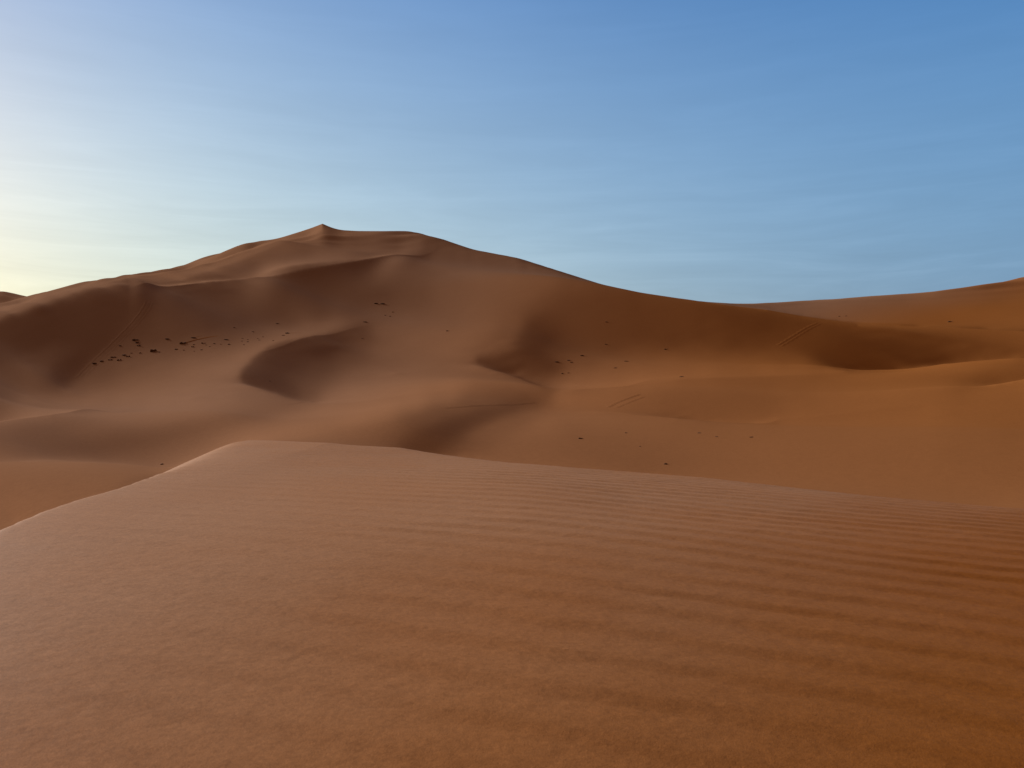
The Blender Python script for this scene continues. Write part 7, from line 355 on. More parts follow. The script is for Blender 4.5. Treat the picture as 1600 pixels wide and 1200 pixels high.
3,-8,3,-8,-1,12,18,-13,-1,3,-10,-4,0,1,8,-3,0,6,-2,-4,-1,-1,-3,5,3,3,1,3,-5,1,-17,-2,-10,-6,12,-4,12,-3,5,13,3,-2,1,1,0,-32,16,11,4,3,-17,16,6,-30,6,29,13,-18,-17,21,-33,-22,35,28,-10,-7,-3,-12,9,29,-6,3,-16,-5,-3,-1,2,7,7,9,5,7,6,6,4,4,2,1,1,1,0,1,0,0,-1,-1,0,1,-1,-1,-1,-1,0,-2,0,-1,-1,-2,-3,-2,0,-3,-2,-2,-1,-1,-2,-2,-2,-5,-3,-4,-4,-3,-4,-4,-2,-3,-2,-1,-1,0,-1,0,-1,0,0,1,-1,0,0,-1,1,0,0,-1,1,-3,0,-2,8,2,3,-14,-17,-4,3,3,2,-2,3,1,-1,0,-1,1,0,0,0,1,1,0,0,1,2,0,1,1,1,3,1,3,1,1,2,2,0,1,1,1,0,0,1,0,1,1,2,1,1,1,1,1,1,1,1,0,2,0,1,2,1,2,2,1,1,1,1,2,2,1,0,2,1,1,2,1,1,2,2,2,2,2,2,2,3,3,2,1,3,4,4,3,1,
-13,4,-3,2,4,3,13,6,-12,-1,-3,-1,1,-1,1,-1,-4,1,2,-1,-2,-2,-1,3,5,5,2,1,-2,-4,-2,-11,-8,-2,-9,2,1,6,12,-2,16,-1,3,-3,-1,-11,4,11,-2,6,13,-3,-3,34,-8,-38,-13,18,-8,-21,25,42,-25,-27,-8,-2,7,18,17,-22,0,-19,5,6,8,12,12,8,6,4,7,1,3,2,3,0,2,0,0,-1,0,-2,-1,-2,-1,1,2,0,0,0,-2,0,-2,0,-1,-2,-2,-2,0,-2,-6,-1,-1,-1,-1,-2,-3,-4,-4,-3,-4,-3,-4,-3,-2,-2,-1,-1,-1,-2,0,-1,0,0,1,0,0,-1,0,0,0,1,-1,0,-1,0,0,-1,1,9,-6,-11,-19,-2,3,2,0,1,1,4,0,0,1,0,1,0,0,1,1,1,1,2,1,0,1,2,2,2,2,1,3,1,1,2,0,0,2,0,2,0,0,1,0,1,1,2,0,2,0,1,2,0,1,0,0,1,1,1,1,1,2,1,2,1,1,1,0,1,1,1,3,0,1,1,2,2,3,1,3,2,2,2,1,3,3,4,4,6,3,4,5,9,13,
-15,-2,0,-1,3,7,3,12,2,-10,2,4,-2,1,-1,-2,-5,-5,-2,2,2,-1,-1,1,0,1,2,12,1,2,-8,-4,-4,-10,-1,-4,-2,4,3,6,8,12,-13,-8,3,5,10,0,3,3,-2,6,17,-25,7,34,13,-67,14,31,1,-57,8,5,9,5,4,-28,-12,3,3,19,9,14,7,10,7,3,6,4,-1,4,1,2,-2,1,-2,-1,-1,-1,-1,-2,-2,0,0,1,1,0,0,-1,0,-1,-1,-2,-2,-1,-3,-2,-5,-6,4,1,0,-3,-3,-4,-3,-4,-4,-3,-3,-3,-2,-2,-1,-1,-1,-3,0,1,0,1,1,0,-1,0,-1,0,0,0,0,-1,1,-1,1,0,-1,3,1,-15,-10,-6,5,-4,-3,-1,2,2,4,2,3,1,1,1,-1,1,2,1,1,1,2,1,1,3,1,3,2,2,2,1,1,0,2,0,1,1,0,1,0,1,0,1,1,0,1,1,2,1,1,1,0,1,-1,1,0,0,1,1,0,0,0,1,0,1,0,2,2,2,1,3,0,2,0,2,3,3,-1,4,2,3,3,4,4,3,3,3,4,5,8,6,7,1,-3,
-20,0,0,1,1,1,5,7,0,-2,1,13,-3,2,-1,-1,-3,-9,-1,2,0,2,1,-1,-2,0,-1,-2,7,3,5,-4,-2,1,-5,-1,-3,-1,-2,5,1,12,6,-2,-5,3,-6,0,5,4,6,3,-14,20,-2,-21,-28,93,7,-33,-16,13,-20,3,2,-2,-26,15,-3,12,5,-3,14,1,20,4,0,9,0,-3,3,-4,-2,-5,3,-3,0,0,-1,-2,-2,-1,0,0,1,1,-1,1,-1,-1,-2,-1,-1,-2,-2,-3,-2,-3,-2,7,-2,-4,-4,-3,-4,-4,-4,-4,-2,-2,-3,-1,-1,-1,-1,-1,-1,1,2,0,0,-1,0,-1,0,0,0,0,-1,0,0,1,-2,2,-2,1,0,-2,-11,-3,-4,-3,-7,-2,1,0,0,3,4,5,2,3,0,0,2,1,1,2,1,2,2,3,2,2,2,2,1,2,1,1,0,2,0,1,0,0,1,0,1,0,1,1,0,2,1,1,-1,0,0,1,0,0,2,0,-1,1,-1,1,1,0,1,0,1,3,-2,-4,3,-2,1,-1,9,-3,3,-3,1,8,8,1,1,1,2,2,3,3,2,3,2,1,-1,-3,-7,-8,-9,
-20,0,-1,0,1,2,2,2,1,-2,1,8,6,1,1,5,-1,-3,-2,-5,3,3,0,-3,-1,-3,2,0,-3,6,-2,4,-4,1,0,-2,-2,-1,0,-1,-1,13,4,0,7,-16,-4,6,10,-2,3,-6,13,-17,-3,2,67,-40,-19,23,12,-2,16,-2,-10,-8,3,4,4,-7,-10,4,-9,3,-1,0,3,4,7,-1,9,7,-3,6,-8,1,-4,0,-1,0,0,1,0,0,1,0,0,-2,-1,-1,-1,-2,-2,-2,-1,-1,0,1,4,-7,-6,-4,-4,-4,-4,-3,-2,-1,-2,-2,0,-2,0,0,-1,2,1,1,-2,-1,-1,0,0,0,-1,0,0,-1,0,0,-1,0,2,-2,3,-2,0,-4,-6,-7,-6,-5,-1,-2,-3,0,2,2,5,7,5,1,0,2,2,1,3,2,2,2,1,2,3,1,3,0,2,2,0,1,1,0,0,0,1,0,0,1,0,0,1,0,2,-1,1,0,3,1,1,-1,-1,0,-2,0,1,-5,6,-2,-2,-3,-4,-2,-4,1,2,0,7,0,2,3,-6,9,3,6,6,-4,1,3,3,3,2,3,2,1,2,-1,-1,-3,-3,-4,-3,-1,1,
-17,0,0,-1,0,0,0,0,0,-1,1,6,4,3,4,2,7,3,-5,1,-2,1,-2,-2,-2,-2,-1,0,4,-1,1,-3,0,-2,-2,2,3,-1,-1,-2,2,-1,13,6,-11,7,-12,9,-1,7,-7,7,-18,13,7,35,-25,-11,14,-6,11,7,-13,-4,1,13,10,-3,-8,-5,0,-7,0,0,-6,1,4,-5,-6,10,-4,1,8,6,6,2,9,-4,2,-2,1,0,1,2,0,-1,-2,-1,-1,-2,-1,-2,-2,-1,-1,-1,-1,-2,-8,-3,-2,-3,-3,-3,-1,-2,-2,-1,-1,0,-1,1,0,0,0,-1,0,-2,1,0,0,-1,0,0,0,-1,1,1,-1,-2,2,0,-2,3,-4,-3,12,-17,-6,-6,-2,-3,-3,-3,-1,0,2,4,5,7,5,1,4,2,3,2,1,2,2,2,1,2,1,2,1,2,1,0,1,0,0,0,1,0,0,1,0,0,-1,1,1,3,-1,2,0,4,-4,-4,-3,6,-7,-3,10,-7,-1,2,-3,0,4,1,3,-2,1,-14,-1,15,-10,8,1,1,3,1,5,9,0,3,1,1,2,2,1,0,-1,-1,-3,-3,-3,-2,-3,-1,-1,-2,-2,
-9,-2,-1,-1,0,0,-1,-1,-2,-1,1,2,4,2,1,2,4,13,2,-3,0,-2,-1,-4,-5,1,0,2,-1,1,-1,0,-4,0,2,1,0,0,1,-2,-3,-5,-2,21,13,-23,9,4,5,-12,6,-15,23,2,17,-8,-19,4,0,4,-4,-5,8,1,25,10,-12,-6,-2,-2,-4,1,-2,-2,0,0,-2,-1,3,-2,-1,-2,2,-4,3,3,3,7,2,11,-2,3,0,0,-1,-2,0,-2,-1,-1,-2,-1,-2,-3,-2,-3,-3,-5,-1,-2,-5,-1,-2,-1,-2,-1,0,-1,0,-1,1,-1,1,-1,0,0,0,1,-2,0,1,0,-1,-1,1,1,-2,-2,1,2,-2,0,2,-6,1,20,-32,-3,-4,-2,-3,-1,-2,-3,0,2,3,5,3,0,3,9,5,5,2,3,2,1,1,1,1,1,2,1,1,1,1,0,0,1,0,0,0,0,-1,0,0,2,1,-1,0,-1,9,-9,0,-2,6,9,-5,-11,1,4,-9,9,0,1,-7,-1,-7,-2,-1,0,-1,9,9,-8,8,-2,4,6,5,5,3,-3,2,1,2,0,0,-1,-1,-3,-2,-2,-2,-1,-1,-1,-1,-1,-1,0,-1,
1,0,-1,-1,-2,-2,-1,-2,-1,-1,-1,1,1,0,0,-1,0,4,12,1,-3,-4,-6,0,2,1,1,1,2,1,-1,-1,0,-2,-1,2,2,3,-2,-1,-1,-7,7,-21,18,14,-13,6,-6,18,-10,27,-14,7,1,-24,8,4,-3,-2,-8,1,9,45,-9,-27,6,1,0,0,4,-1,-1,-1,-1,0,0,-2,-2,0,-1,1,-3,0,1,2,-4,1,3,1,7,2,9,-2,0,1,-3,-1,-2,-1,-1,-3,-4,-2,-4,-2,-3,-2,-3,-3,0,-2,0,-2,0,1,-1,0,0,0,-1,1,-1,1,-1,1,-2,0,2,0,-1,-2,2,2,-3,-1,2,3,-2,-4,1,-3,-3,9,9,-36,-5,1,-1,0,-1,0,-1,-1,2,3,4,2,2,4,4,5,6,4,4,2,1,1,1,1,1,0,1,2,1,0,0,0,0,-1,0,0,-1,1,0,2,0,-4,0,5,-1,2,-2,13,1,-3,-5,-13,5,-1,-2,-6,-4,-5,-1,-2,4,-1,3,4,1,6,7,7,-1,7,0,5,2,0,1,-1,1,2,-1,0,-3,0,-2,-3,-1,-1,-1,-2,-1,-1,-1,-1,-1,0,-1,-1,0,
17,-4,-1,-2,-1,-1,-3,-2,-2,-2,-1,-2,0,-1,-2,-3,-1,-1,-1,7,1,-2,-1,1,0,2,2,2,0,2,4,-3,2,-2,1,-1,0,1,-2,2,-2,5,-5,-2,-11,10,-1,-2,2,-2,23,-12,11,11,-28,16,-3,-9,4,-8,11,17,15,-35,-7,28,-7,2,8,4,-3,2,0,0,-1,-1,-2,-1,-1,-1,-1,-3,0,-1,1,-2,1,1,2,-4,1,2,-3,4,1,5,1,-2,-2,-2,-3,-3,-2,-3,-2,-3,-2,-2,0,-1,-1,0,-1,1,-1,0,0,0,0,1,0,-1,2,-2,0,0,2,0,-2,-1,2,4,-2,-4,3,4,-2,-7,-2,1,-3,4,10,-10,-33,-2,4,-2,0,0,0,0,0,5,2,3,3,3,4,3,5,6,5,4,1,2,1,0,1,0,1,1,0,1,-1,1,0,-1,0,0,-1,-1,2,-1,-3,-1,3,5,0,-2,8,-1,-8,-8,-3,-4,-4,3,-5,-2,-1,4,3,3,2,3,-2,4,4,3,7,3,4,3,4,-1,3,0,0,1,0,1,-3,-1,-1,-3,0,-2,-2,0,-2,-1,-1,-1,0,-1,-1,-1,0,-1,0,0,-1,
37,1,-5,-1,-2,-3,-2,-1,-3,-2,-3,-1,-4,-3,-4,-5,-8,-4,-1,3,3,0,-1,-2,2,2,2,1,5,0,5,4,-1,-2,1,-3,1,-1,1,-3,7,-6,4,-7,7,-13,7,4,7,2,-23,6,2,-11,27,-1,-10,11,-16,21,11,-3,-18,-4,11,-13,22,10,-6,2,7,1,1,-2,-1,-2,-1,-2,-1,-2,-2,-1,-1,-1,0,0,1,-1,-2,1,-1,-1,-2,-2,1,-2,1,2,1,-4,-2,-2,-3,-2,-1,-1,-1,0,-2,1,0,0,0,-1,2,-1,0,0,1,0,0,1,-1,2,0,0,-2,0,4,2,-2,-6,4,8,-3,-7,-5,2,-4,-1,8,3,-22,-23,3,1,-2,1,0,-1,1,-1,3,3,5,4,4,5,5,5,4,4,4,2,2,0,1,0,-1,1,0,0,1,-1,1,-1,-1,0,-2,-2,3,-4,-2,3,3,-3,0,0,-4,0,-8,-5,1,3,-2,1,2,0,4,4,5,1,1,2,1,2,6,3,3,4,1,2,1,0,0,2,-1,0,0,-2,-2,-2,0,-2,-2,0,-2,-1,0,-2,-1,0,-1,0,-1,-1,0,0,-1,0,-1,0,0,
65,-12,0,-4,-3,-1,-2,-4,-1,-2,-1,-8,1,-2,-8,-7,-5,-5,-1,-3,2,-1,-3,0,-1,0,1,0,0,4,5,6,-1,3,-2,1,-3,-2,2,-2,0,9,3,-8,-15,21,-5,-12,-3,-2,21,-5,-13,6,-14,-7,23,2,29,1,-20,-2,-11,13,-8,15,-9,3,20,1,-5,6,3,2,-3,-3,-3,1,-2,-1,-1,-2,-1,0,-1,0,-2,0,-1,-2,-2,-2,-2,-1,-1,-3,-1,0,-1,-2,-1,-2,-1,0,-1,0,1,-1,1,0,0,1,0,1,-1,2,0,1,0,-1,1,1,1,-1,-1,2,5,1,-6,-4,6,14,-2,-15,-5,-3,1,-6,6,6,-8,-30,-10,7,-1,0,0,0,-1,2,-1,1,3,6,5,5,5,5,5,6,6,3,1,1,0,0,-2,0,-1,-1,0,0,0,1,-1,0,-4,-1,-2,1,-2,1,0,-3,-2,-1,-2,-3,0,-2,2,3,0,-1,3,3,1,4,3,4,7,2,2,1,4,2,1,1,1,1,0,1,-1,1,-1,-1,-1,-1,-2,-1,-1,-2,-2,-1,0,-1,-1,-1,-1,0,0,-1,-1,0,0,0,-1,0,0,0,0,-1,1,
109,-3,-15,-6,-3,-5,-1,1,0,-1,-3,3,-12,-9,-10,-8,-19,-6,-9,7,-2,-3,-5,-6,0,1,-1,0,0,-1,4,12,3,1,-2,-5,-2,-2,-1,4,-2,3,-32,24,6,1,0,2,-4,10,-7,-6,8,-9,1,8,-19,5,5,8,21,-11,6,-15,14,-6,6,4,-14,17,14,-1,5,-6,-4,-1,1,-1,2,-2,-1,-1,-1,-1,0,-2,-1,-3,-3,-2,-2,-3,-2,-1,-3,-2,-1,-2,0,0,-3,1,1,1,0,1,0,1,0,1,0,0,2,0,1,0,0,0,1,2,1,-2,1,4,3,0,-7,-1,14,12,-2,-25,-12,7,-6,3,-3,11,-6,-19,-25,5,3,-3,0,1,0,-1,1,-1,0,4,6,6,6,7,6,5,6,5,3,3,0,-2,-2,-3,0,-2,0,-1,-1,0,-1,-4,5,-6,-1,0,-3,1,-3,0,-2,0,0,-1,-1,0,-1,3,3,2,3,4,3,2,5,3,4,3,1,1,2,2,0,1,0,0,1,-1,0,-1,0,-2,-1,-2,-1,-1,-1,-1,-2,0,-1,-1,-1,-1,0,0,0,-1,0,-1,1,-1,0,0,1,-1,1,-1,1,0,0,
90,-1,5,-8,-9,0,-3,-4,-2,1,3,-3,1,-3,-1,-8,0,-11,-1,-14,0,-11,-8,-3,-5,-3,0,-7,-3,-1,3,6,6,1,3,-7,0,0,0,-2,-4,-15,25,0,-18,6,17,-12,3,-15,17,4,-2,1,-2,-10,5,-15,-11,17,9,1,4,23,-5,-5,1,-10,24,-10,0,20,-16,1,4,2,-1,4,-2,1,-2,0,0,-1,-2,-2,-4,-3,-3,-4,-2,-3,-2,-3,-1,-1,-1,1,-1,0,2,0,1,0,2,0,1,1,1,0,1,1,1,0,1,1,2,1,0,-1,1,5,3,-4,-5,6,16,9,-14,-23,-18,12,4,-14,15,-6,6,-26,-13,-11,10,-4,-1,2,0,-1,1,0,-1,0,5,7,7,8,9,7,5,6,5,3,6,-4,-3,-5,-4,-1,-4,1,-2,-1,-2,-2,0,-1,-3,-4,1,-2,1,-2,2,-1,0,-1,0,0,3,5,9,5,1,3,2,2,2,3,1,2,1,0,1,0,0,-1,0,-1,0,0,-1,-1,-1,-1,-2,-1,0,-2,-1,-1,-1,-1,0,-1,0,0,0,0,-1,0,-1,1,0,0,0,0,0,1,-1,1,0,1,0,1,0,
110,2,-4,6,0,-19,-9,-1,-4,-5,-15,-6,-3,-8,-4,-3,4,15,-3,-5,-19,-1,-11,-8,1,-3,-8,1,-9,-1,3,4,8,5,-8,5,-1,-3,-3,-3,-4,4,-4,4,0,-4,12,4,-14,6,-7,14,0,-1,1,-1,-7,1,-4,-17,16,14,2,-19,-1,33,-6,23,-25,5,1,-27,35,6,-4,-1,3,-5,6,-3,2,0,-2,-2,-4,-4,-4,-4,-3,-2,-3,-1,-2,0,-1,0,0,0,2,1,0,1,1,2,0,2,2,0,2,1,0,1,1,1,2,0,0,1,3,5,1,-4,-1,11,13,2,-19,-26,-10,6,15,-18,-3,18,-14,-10,-28,3,-6,8,-7,4,0,-2,1,0,0,-1,1,5,8,10,12,10,9,8,12,8,-2,-2,-5,-4,-8,-5,-4,-7,3,-4,2,-4,2,0,-7,-1,-3,0,0,2,-1,1,-3,1,0,4,3,7,9,3,7,0,2,1,1,2,0,0,1,0,-1,0,0,0,-2,0,-1,-1,-1,0,-2,0,-1,-1,-1,-1,-2,0,-1,-1,0,0,-1,0,0,0,0,-1,1,0,1,-1,0,1,0,1,0,0,2,0,0,1,0,1,0,
42,4,-7,-9,-17,15,22,0,1,-14,10,11,-1,3,-8,-3,28,-12,-7,-20,12,9,10,-11,-14,-19,10,-33,-4,-6,1,0,6,-3,9,2,-2,-2,-4,-3,-4,0,6,1,-3,-1,-14,13,3,-6,1,3,9,-2,2,4,3,-4,0,-5,-16,15,22,1,-3,-35,19,-4,24,3,-17,34,-31,7,14,0,-4,9,-10,5,-4,-2,-2,-4,-3,-5,-5,-3,-2,-1,-1,0,0,0,1,0,0,1,1,1,2,2,1,2,3,1,1,2,0,2,1,2,0,0,1,4,4,1,-1,-2,1,15,11,-9,-20,-19,-9,8,5,-3,-33,37,-16,-20,-17,-9,8,-5,5,-5,4,-3,0,1,0,1,-1,1,8,10,13,13,12,13,18,15,0,-5,-4,2,-6,-24,-5,-6,-3,-1,-4,0,-2,1,-6,-4,4,-1,0,2,-1,-2,1,-2,6,1,10,5,10,9,-3,4,-2,1,1,0,0,-1,0,0,-1,-1,0,-1,-2,-1,0,-1,-1,0,-1,-1,-1,-1,-1,-1,0,-1,0,0,-1,0,-1,0,1,0,0,0,0,1,0,0,0,2,0,0,1,0,1,1,0,0,1,0,2,0,1,
45,-38,-4,-11,17,18,-21,-3,-14,17,20,-12,-6,-12,-7,64,-22,-13,-18,41,16,-7,-15,-2,-15,-5,-18,6,-4,-1,-5,1,-2,11,2,2,-1,-2,-3,-3,-1,1,0,2,3,-4,1,-12,6,2,-5,-6,2,10,9,6,3,-5,4,-10,-9,-11,-6,29,2,7,-16,-12,8,5,34,-24,26,-8,-13,16,8,-15,14,-13,2,-3,-9,-4,-4,-2,-1,0,-1,1,1,-1,1,1,1,1,1,0,1,2,3,2,2,3,1,3,2,1,2,-1,1,0,5,4,2,-2,-3,3,8,10,8,-19,-17,-11,-8,-7,8,1,-36,27,-4,-45,5,-14,6,6,-4,3,-2,3,-2,1,1,0,0,-3,3,12,11,14,14,16,22,20,3,-5,-1,-6,0,-14,-37,2,-4,1,0,-2,-1,-1,-5,0,1,7,-2,-2,-2,-2,2,2,4,12,4,12,3,3,1,-1,2,-1,1,0,-2,-1,0,-1,-1,-1,-1,-1,-2,0,-1,0,-1,-1,0,-1,0,-1,0,-1,0,-1,0,0,-1,0,0,-1,1,0,1,0,1,0,0,1,1,0,1,0,1,1,0,2,0,0,0,2,1,0,0,1,0,
-30,32,-3,25,10,-10,-6,-6,15,15,-35,-7,-3,-4,67,-48,-27,1,34,11,-16,-22,3,-4,-9,-6,-7,19,3,1,-1,-1,3,2,5,2,0,-1,-2,-3,-1,-1,3,1,1,1,-4,1,3,-9,-7,-1,-1,-1,-1,10,18,7,-6,-5,-9,-1,1,-11,27,-5,-1,3,-16,11,-20,21,3,10,23,-23,9,20,-33,13,-15,-17,3,1,5,0,1,0,1,0,0,2,1,0,1,1,1,1,-1,2,3,3,3,4,4,0,1,0,-1,6,2,6,-4,-2,1,8,10,0,-7,-23,-24,1,1,-13,17,-2,-36,8,5,-50,13,2,-8,12,-5,-1,2,0,1,-1,2,0,-1,0,0,8,11,12,16,18,22,21,4,-4,-3,5,-1,1,-24,-40,4,-1,-1,3,-4,0,1,-1,6,-1,3,-9,2,-1,4,6,10,7,9,1,3,2,0,0,0,0,-1,0,-1,-1,0,-1,-2,0,-1,-1,-1,-2,0,-2,0,-1,0,0,0,0,0,-1,0,0,-1,1,0,0,1,-1,0,1,0,1,0,1,0,1,1,0,0,1,1,0,1,0,1,0,0,1,1,0,0,2,0,1,2,
80,-96,33,-19,4,2,12,18,-8,-25,4,-1,2,46,-40,-28,24,4,12,-4,-31,41,-26,-13,7,-2,0,-7,3,0,1,1,1,3,2,2,0,-1,-1,-1,-1,0,-1,1,3,6,2,5,-20,5,-3,-12,-5,1,6,-3,3,14,11,0,-5,-19,0,8,-13,31,-3,-7,3,-17,10,6,-9,6,-8,49,-8,-48,30,-35,0,15,3,4,0,2,0,0,1,2,1,0,2,1,2,2,1,2,1,1,2,6,1,2,1,3,2,3,5,-4,1,-6,12,8,3,-15,-24,-15,-17,10,13,-15,2,-27,-16,-4,14,-40,14,8,-5,0,5,-7,4,0,1,0,0,2,-2,0,3,5,10,10,13,21,23,21,9,-6,-2,0,6,-3,-6,-31,-29,8,1,-1,-2,-4,7,2,2,4,-4,2,1,9,-3,10,1,9,0,4,2,-1,2,-1,0,-1,-2,0,-1,-1,0,-1,-2,0,-1,-1,-1,-1,-1,0,-1,0,0,0,0,0,0,0,0,1,-1,0,1,-1,0,1,0,1,0,0,1,0,1,0,1,1,0,1,1,1,0,1,0,1,1,0,2,1,1,1,1,0,1,0,0,
-114,135,-36,13,-8,-2,5,-6,1,14,13,-3,13,-25,-13,30,-1,22,-15,-47,37,-51,19,3,-3,7,-1,4,1,2,0,1,1,2,2,0,1,0,-1,-1,-1,-1,0,-1,1,1,13,0,25,-32,-10,3,-2,-8,-9,2,2,2,8,26,-4,-6,-12,-1,5,-9,24,1,-9,1,-13,-4,22,9,4,-61,-4,26,-9,40,-17,7,-1,6,7,-1,-2,0,-1,1,1,1,1,2,0,0,0,-1,0,0,2,2,9,5,5,0,1,-4,-5,13,5,14,-14,-28,-35,-1,8,0,22,-32,-8,-16,-28,23,-19,-8,0,15,-5,-4,3,1,-2,5,-1,0,0,0,1,-2,3,6,9,11,13,20,23,21,11,-1,-6,3,1,4,-10,-11,-39,-17,21,0,-2,0,5,5,-5,4,2,1,6,3,4,-6,5,2,7,3,3,-1,-1,0,-4,-2,-3,0,2,-1,1,-1,-1,-1,0,-1,0,-1,0,0,-1,-1,0,0,1,0,1,1,0,1,0,0,2,0,0,1,1,1,0,1,1,1,0,0,0,2,-1,-1,1,0,0,0,1,1,0,1,0,1,0,1,0,1,0,1,1,2,1,
24,-46,7,1,4,-9,-6,-5,14,6,14,7,-12,-26,36,-15,19,-28,-29,15,-21,26,-6,8,6,6,6,-2,2,0,1,0,1,1,1,1,0,0,0,0,-1,-2,-2,1,0,6,-4,10,4,29,-23,-6,-18,-4,5,-4,-6,3,-10,-7,16,19,-2,-12,-3,3,-8,19,0,-6,-2,-7,-13,15,-14,21,-1,2,-1,-21,50,-12,5,-3,-7,1,-1,2,2,4,3,2,2,2,3,3,4,4,4,4,2,2,-5,-1,-2,3,4,11,16,-17,-13,-33,-29,-8,33,-8,-3,-3,-46,10,-29,9,-2,-5,6,4,-1,-7,3,3,-2,0,1,-3,2,0,0,2,0,6,8,11,14,19,25,23,15,1,-7,-3,5,-5,2,-14,-18,-36,-3,19,-2,3,7,6,0,2,6,3,5,0,-2,-1,-6,6,8,1,-5,-4,-5,-2,-1,-2,4,2,5,1,-4,-1,-2,-2,-1,0,-1,-1,1,0,0,0,2,0,1,1,0,1,0,0,0,0,0,1,-1,1,1,1,1,0,0,0,1,0,0,1,-1,-2,2,1,1,1,1,2,1,0,3,1,2,1,2,1,0,1,1,-1,-1,-3,-2,
-37,11,-8,-11,-5,4,2,11,4,11,-1,26,-7,12,-13,4,-29,10,9,-8,-1,-9,10,-1,4,0,1,7,1,0,0,0,0,1,0,2,1,0,0,-1,0,-1,0,-5,-5,-8,5,-1,4,15,39,-4,7,-21,-29,-13,3,-6,11,0,1,1,7,0,-7,2,7,-2,19,3,-5,-27,-4,-10,12,1,-2,8,-3,21,-26,24,-2,10,22,-3,1,-1,1,-1,0,2,1,0,-1,-2,-3,-3,-3,-2,2,5,15,11,11,2,0,-19,-39,-8,-13,-16,28,4,-32,1,-31,-13,8,-8,8,-5,1,2,-2,-3,1,4,-2,-1,1,1,0,4,-1,0,0,-3,7,9,13,19,23,25,16,7,1,-6,4,3,-8,1,-20,-21,-25,2,11,-5,9,-10,-5,-3,3,-3,5,-1,-2,9,11,14,12,5,-11,-1,3,3,2,0,1,2,-3,-2,-5,-5,3,-2,0,1,1,1,3,2,0,1,1,0,-2,2,-1,0,0,0,1,2,2,2,2,1,2,0,1,1,-1,2,2,0,0,0,0,-1,2,2,-3,1,0,0,1,-1,2,2,-2,-1,-2,-1,-1,-3,1,-3,-1,2,2,5,2,
34,-12,12,-4,-12,-5,2,-1,-1,-8,0,-7,6,-1,-40,-23,2,-9,6,8,8,11,3,14,4,12,8,-2,-1,-1,-1,-1,-1,0,0,0,1,2,0,1,0,0,-2,1,5,15,-7,-4,-6,7,0,12,6,16,13,-8,-34,-11,-39,-3,9,13,1,3,0,-9,-5,-1,-8,9,-11,12,8,-5,8,15,7,-2,11,-7,18,-11,17,-9,-29,7,2,9,5,6,5,-1,2,4,6,11,11,13,11,11,5,-1,-20,-20,-24,-14,-22,-4,19,-30,17,-6,-33,-5,-5,-17,10,-7,-1,2,-3,1,0,-1,2,1,0,-1,1,1,0,-2,-2,-4,0,0,1,10,11,19,24,25,19,9,4,2,2,8,-9,-15,-2,-26,-29,-12,11,3,0,0,-10,8,-11,2,2,5,4,8,8,-3,-8,-17,-1,5,17,0,3,1,3,4,-3,-3,-1,0,4,7,0,4,2,1,1,0,-2,-1,0,0,-1,-1,3,-1,1,1,0,2,3,2,2,0,-1,0,-2,0,0,-1,0,-4,-4,-3,2,0,3,2,-1,-1,7,2,2,4,2,4,-3,-1,1,3,3,2,1,3,-1,4,2,-4,-4,-10,-4,
-76,41,-1,-1,3,1,6,4,6,3,1,-5,1,2,11,26,6,14,1,-1,-6,-3,6,-18,-6,-16,-3,6,0,-2,-2,-3,0,-1,1,1,2,1,1,0,0,0,4,0,-10,-26,-4,-9,2,1,22,15,14,4,-5,2,23,11,18,-11,-18,-20,0,-5,-3,9,1,8,5,-2,3,-14,-13,-4,-4,-8,4,11,-8,-1,-11,7,3,43,64,5,0,-15,-10,-9,-9,4,2,0,-2,-10,-14,-19,-18,-20,-14,-6,12,13,7,-1,-1,-32,0,0,-36,12,7,-7,2,-1,-4,3,2,-2,2,-1,0,0,0,-2,0,0,-2,-1,0,3,5,7,2,-2,4,10,17,22,19,10,4,0,3,1,2,-10,7,2,-31,-21,9,6,-2,1,-1,2,3,-4,9,-3,-5,3,-6,-8,-6,1,1,14,1,1,-6,5,0,2,2,1,8,0,1,1,-6,-4,0,1,1,2,1,2,4,4,2,2,3,5,1,3,2,2,3,1,-1,2,3,4,4,3,5,3,1,5,4,8,3,5,-5,0,-3,-3,5,6,-6,-2,-3,-5,-5,-7,1,0,-3,-6,-6,-5,-5,-6,1,-7,-3,8,8,21,14,
134,-30,25,2,-10,-6,-7,-8,-19,-26,-26,-18,-9,-14,-20,-40,-25,-13,17,21,29,17,-8,32,4,23,8,-9,-9,-5,-4,-1,-2,0,0,0,0,1,3,2,1,-1,-6,14,29,37,-21,-3,-19,-10,-14,-1,1,12,14,-8,-33,-27,-6,13,21,19,-12,6,-19,-28,-23,-29,-3,-9,17,30,24,7,19,28,4,-15,14,13,23,12,-5,-37,-57,-24,-9,11,13,15,17,4,2,4,6,10,15,21,23,20,16,-3,-23,-38,-29,-33,-16,13,-36,11,6,-3,-4,3,-3,0,1,-2,-2,0,-2,0,-1,0,1,2,1,1,3,0,0,-4,-10,-14,-8,7,19,25,28,17,5,1,0,2,1,4,5,23,-17,-58,-3,4,-1,-5,-1,0,3,1,-8,4,1,3,7,-5,-3,0,-1,-9,-5,-11,-2,-4,0,-2,1,2,2,5,2,9,3,0,4,-2,-1,-4,-3,-5,-3,-2,-4,-4,0,0,-1,-5,-5,-3,-3,-4,-6,-2,0,-6,0,-2,6,1,5,6,9,3,4,-1,15,4,12,5,-1,5,-14,-12,6,5,6,5,6,10,-1,-2,6,10,11,9,13,15,4,14,8,-4,-5,-22,-36,
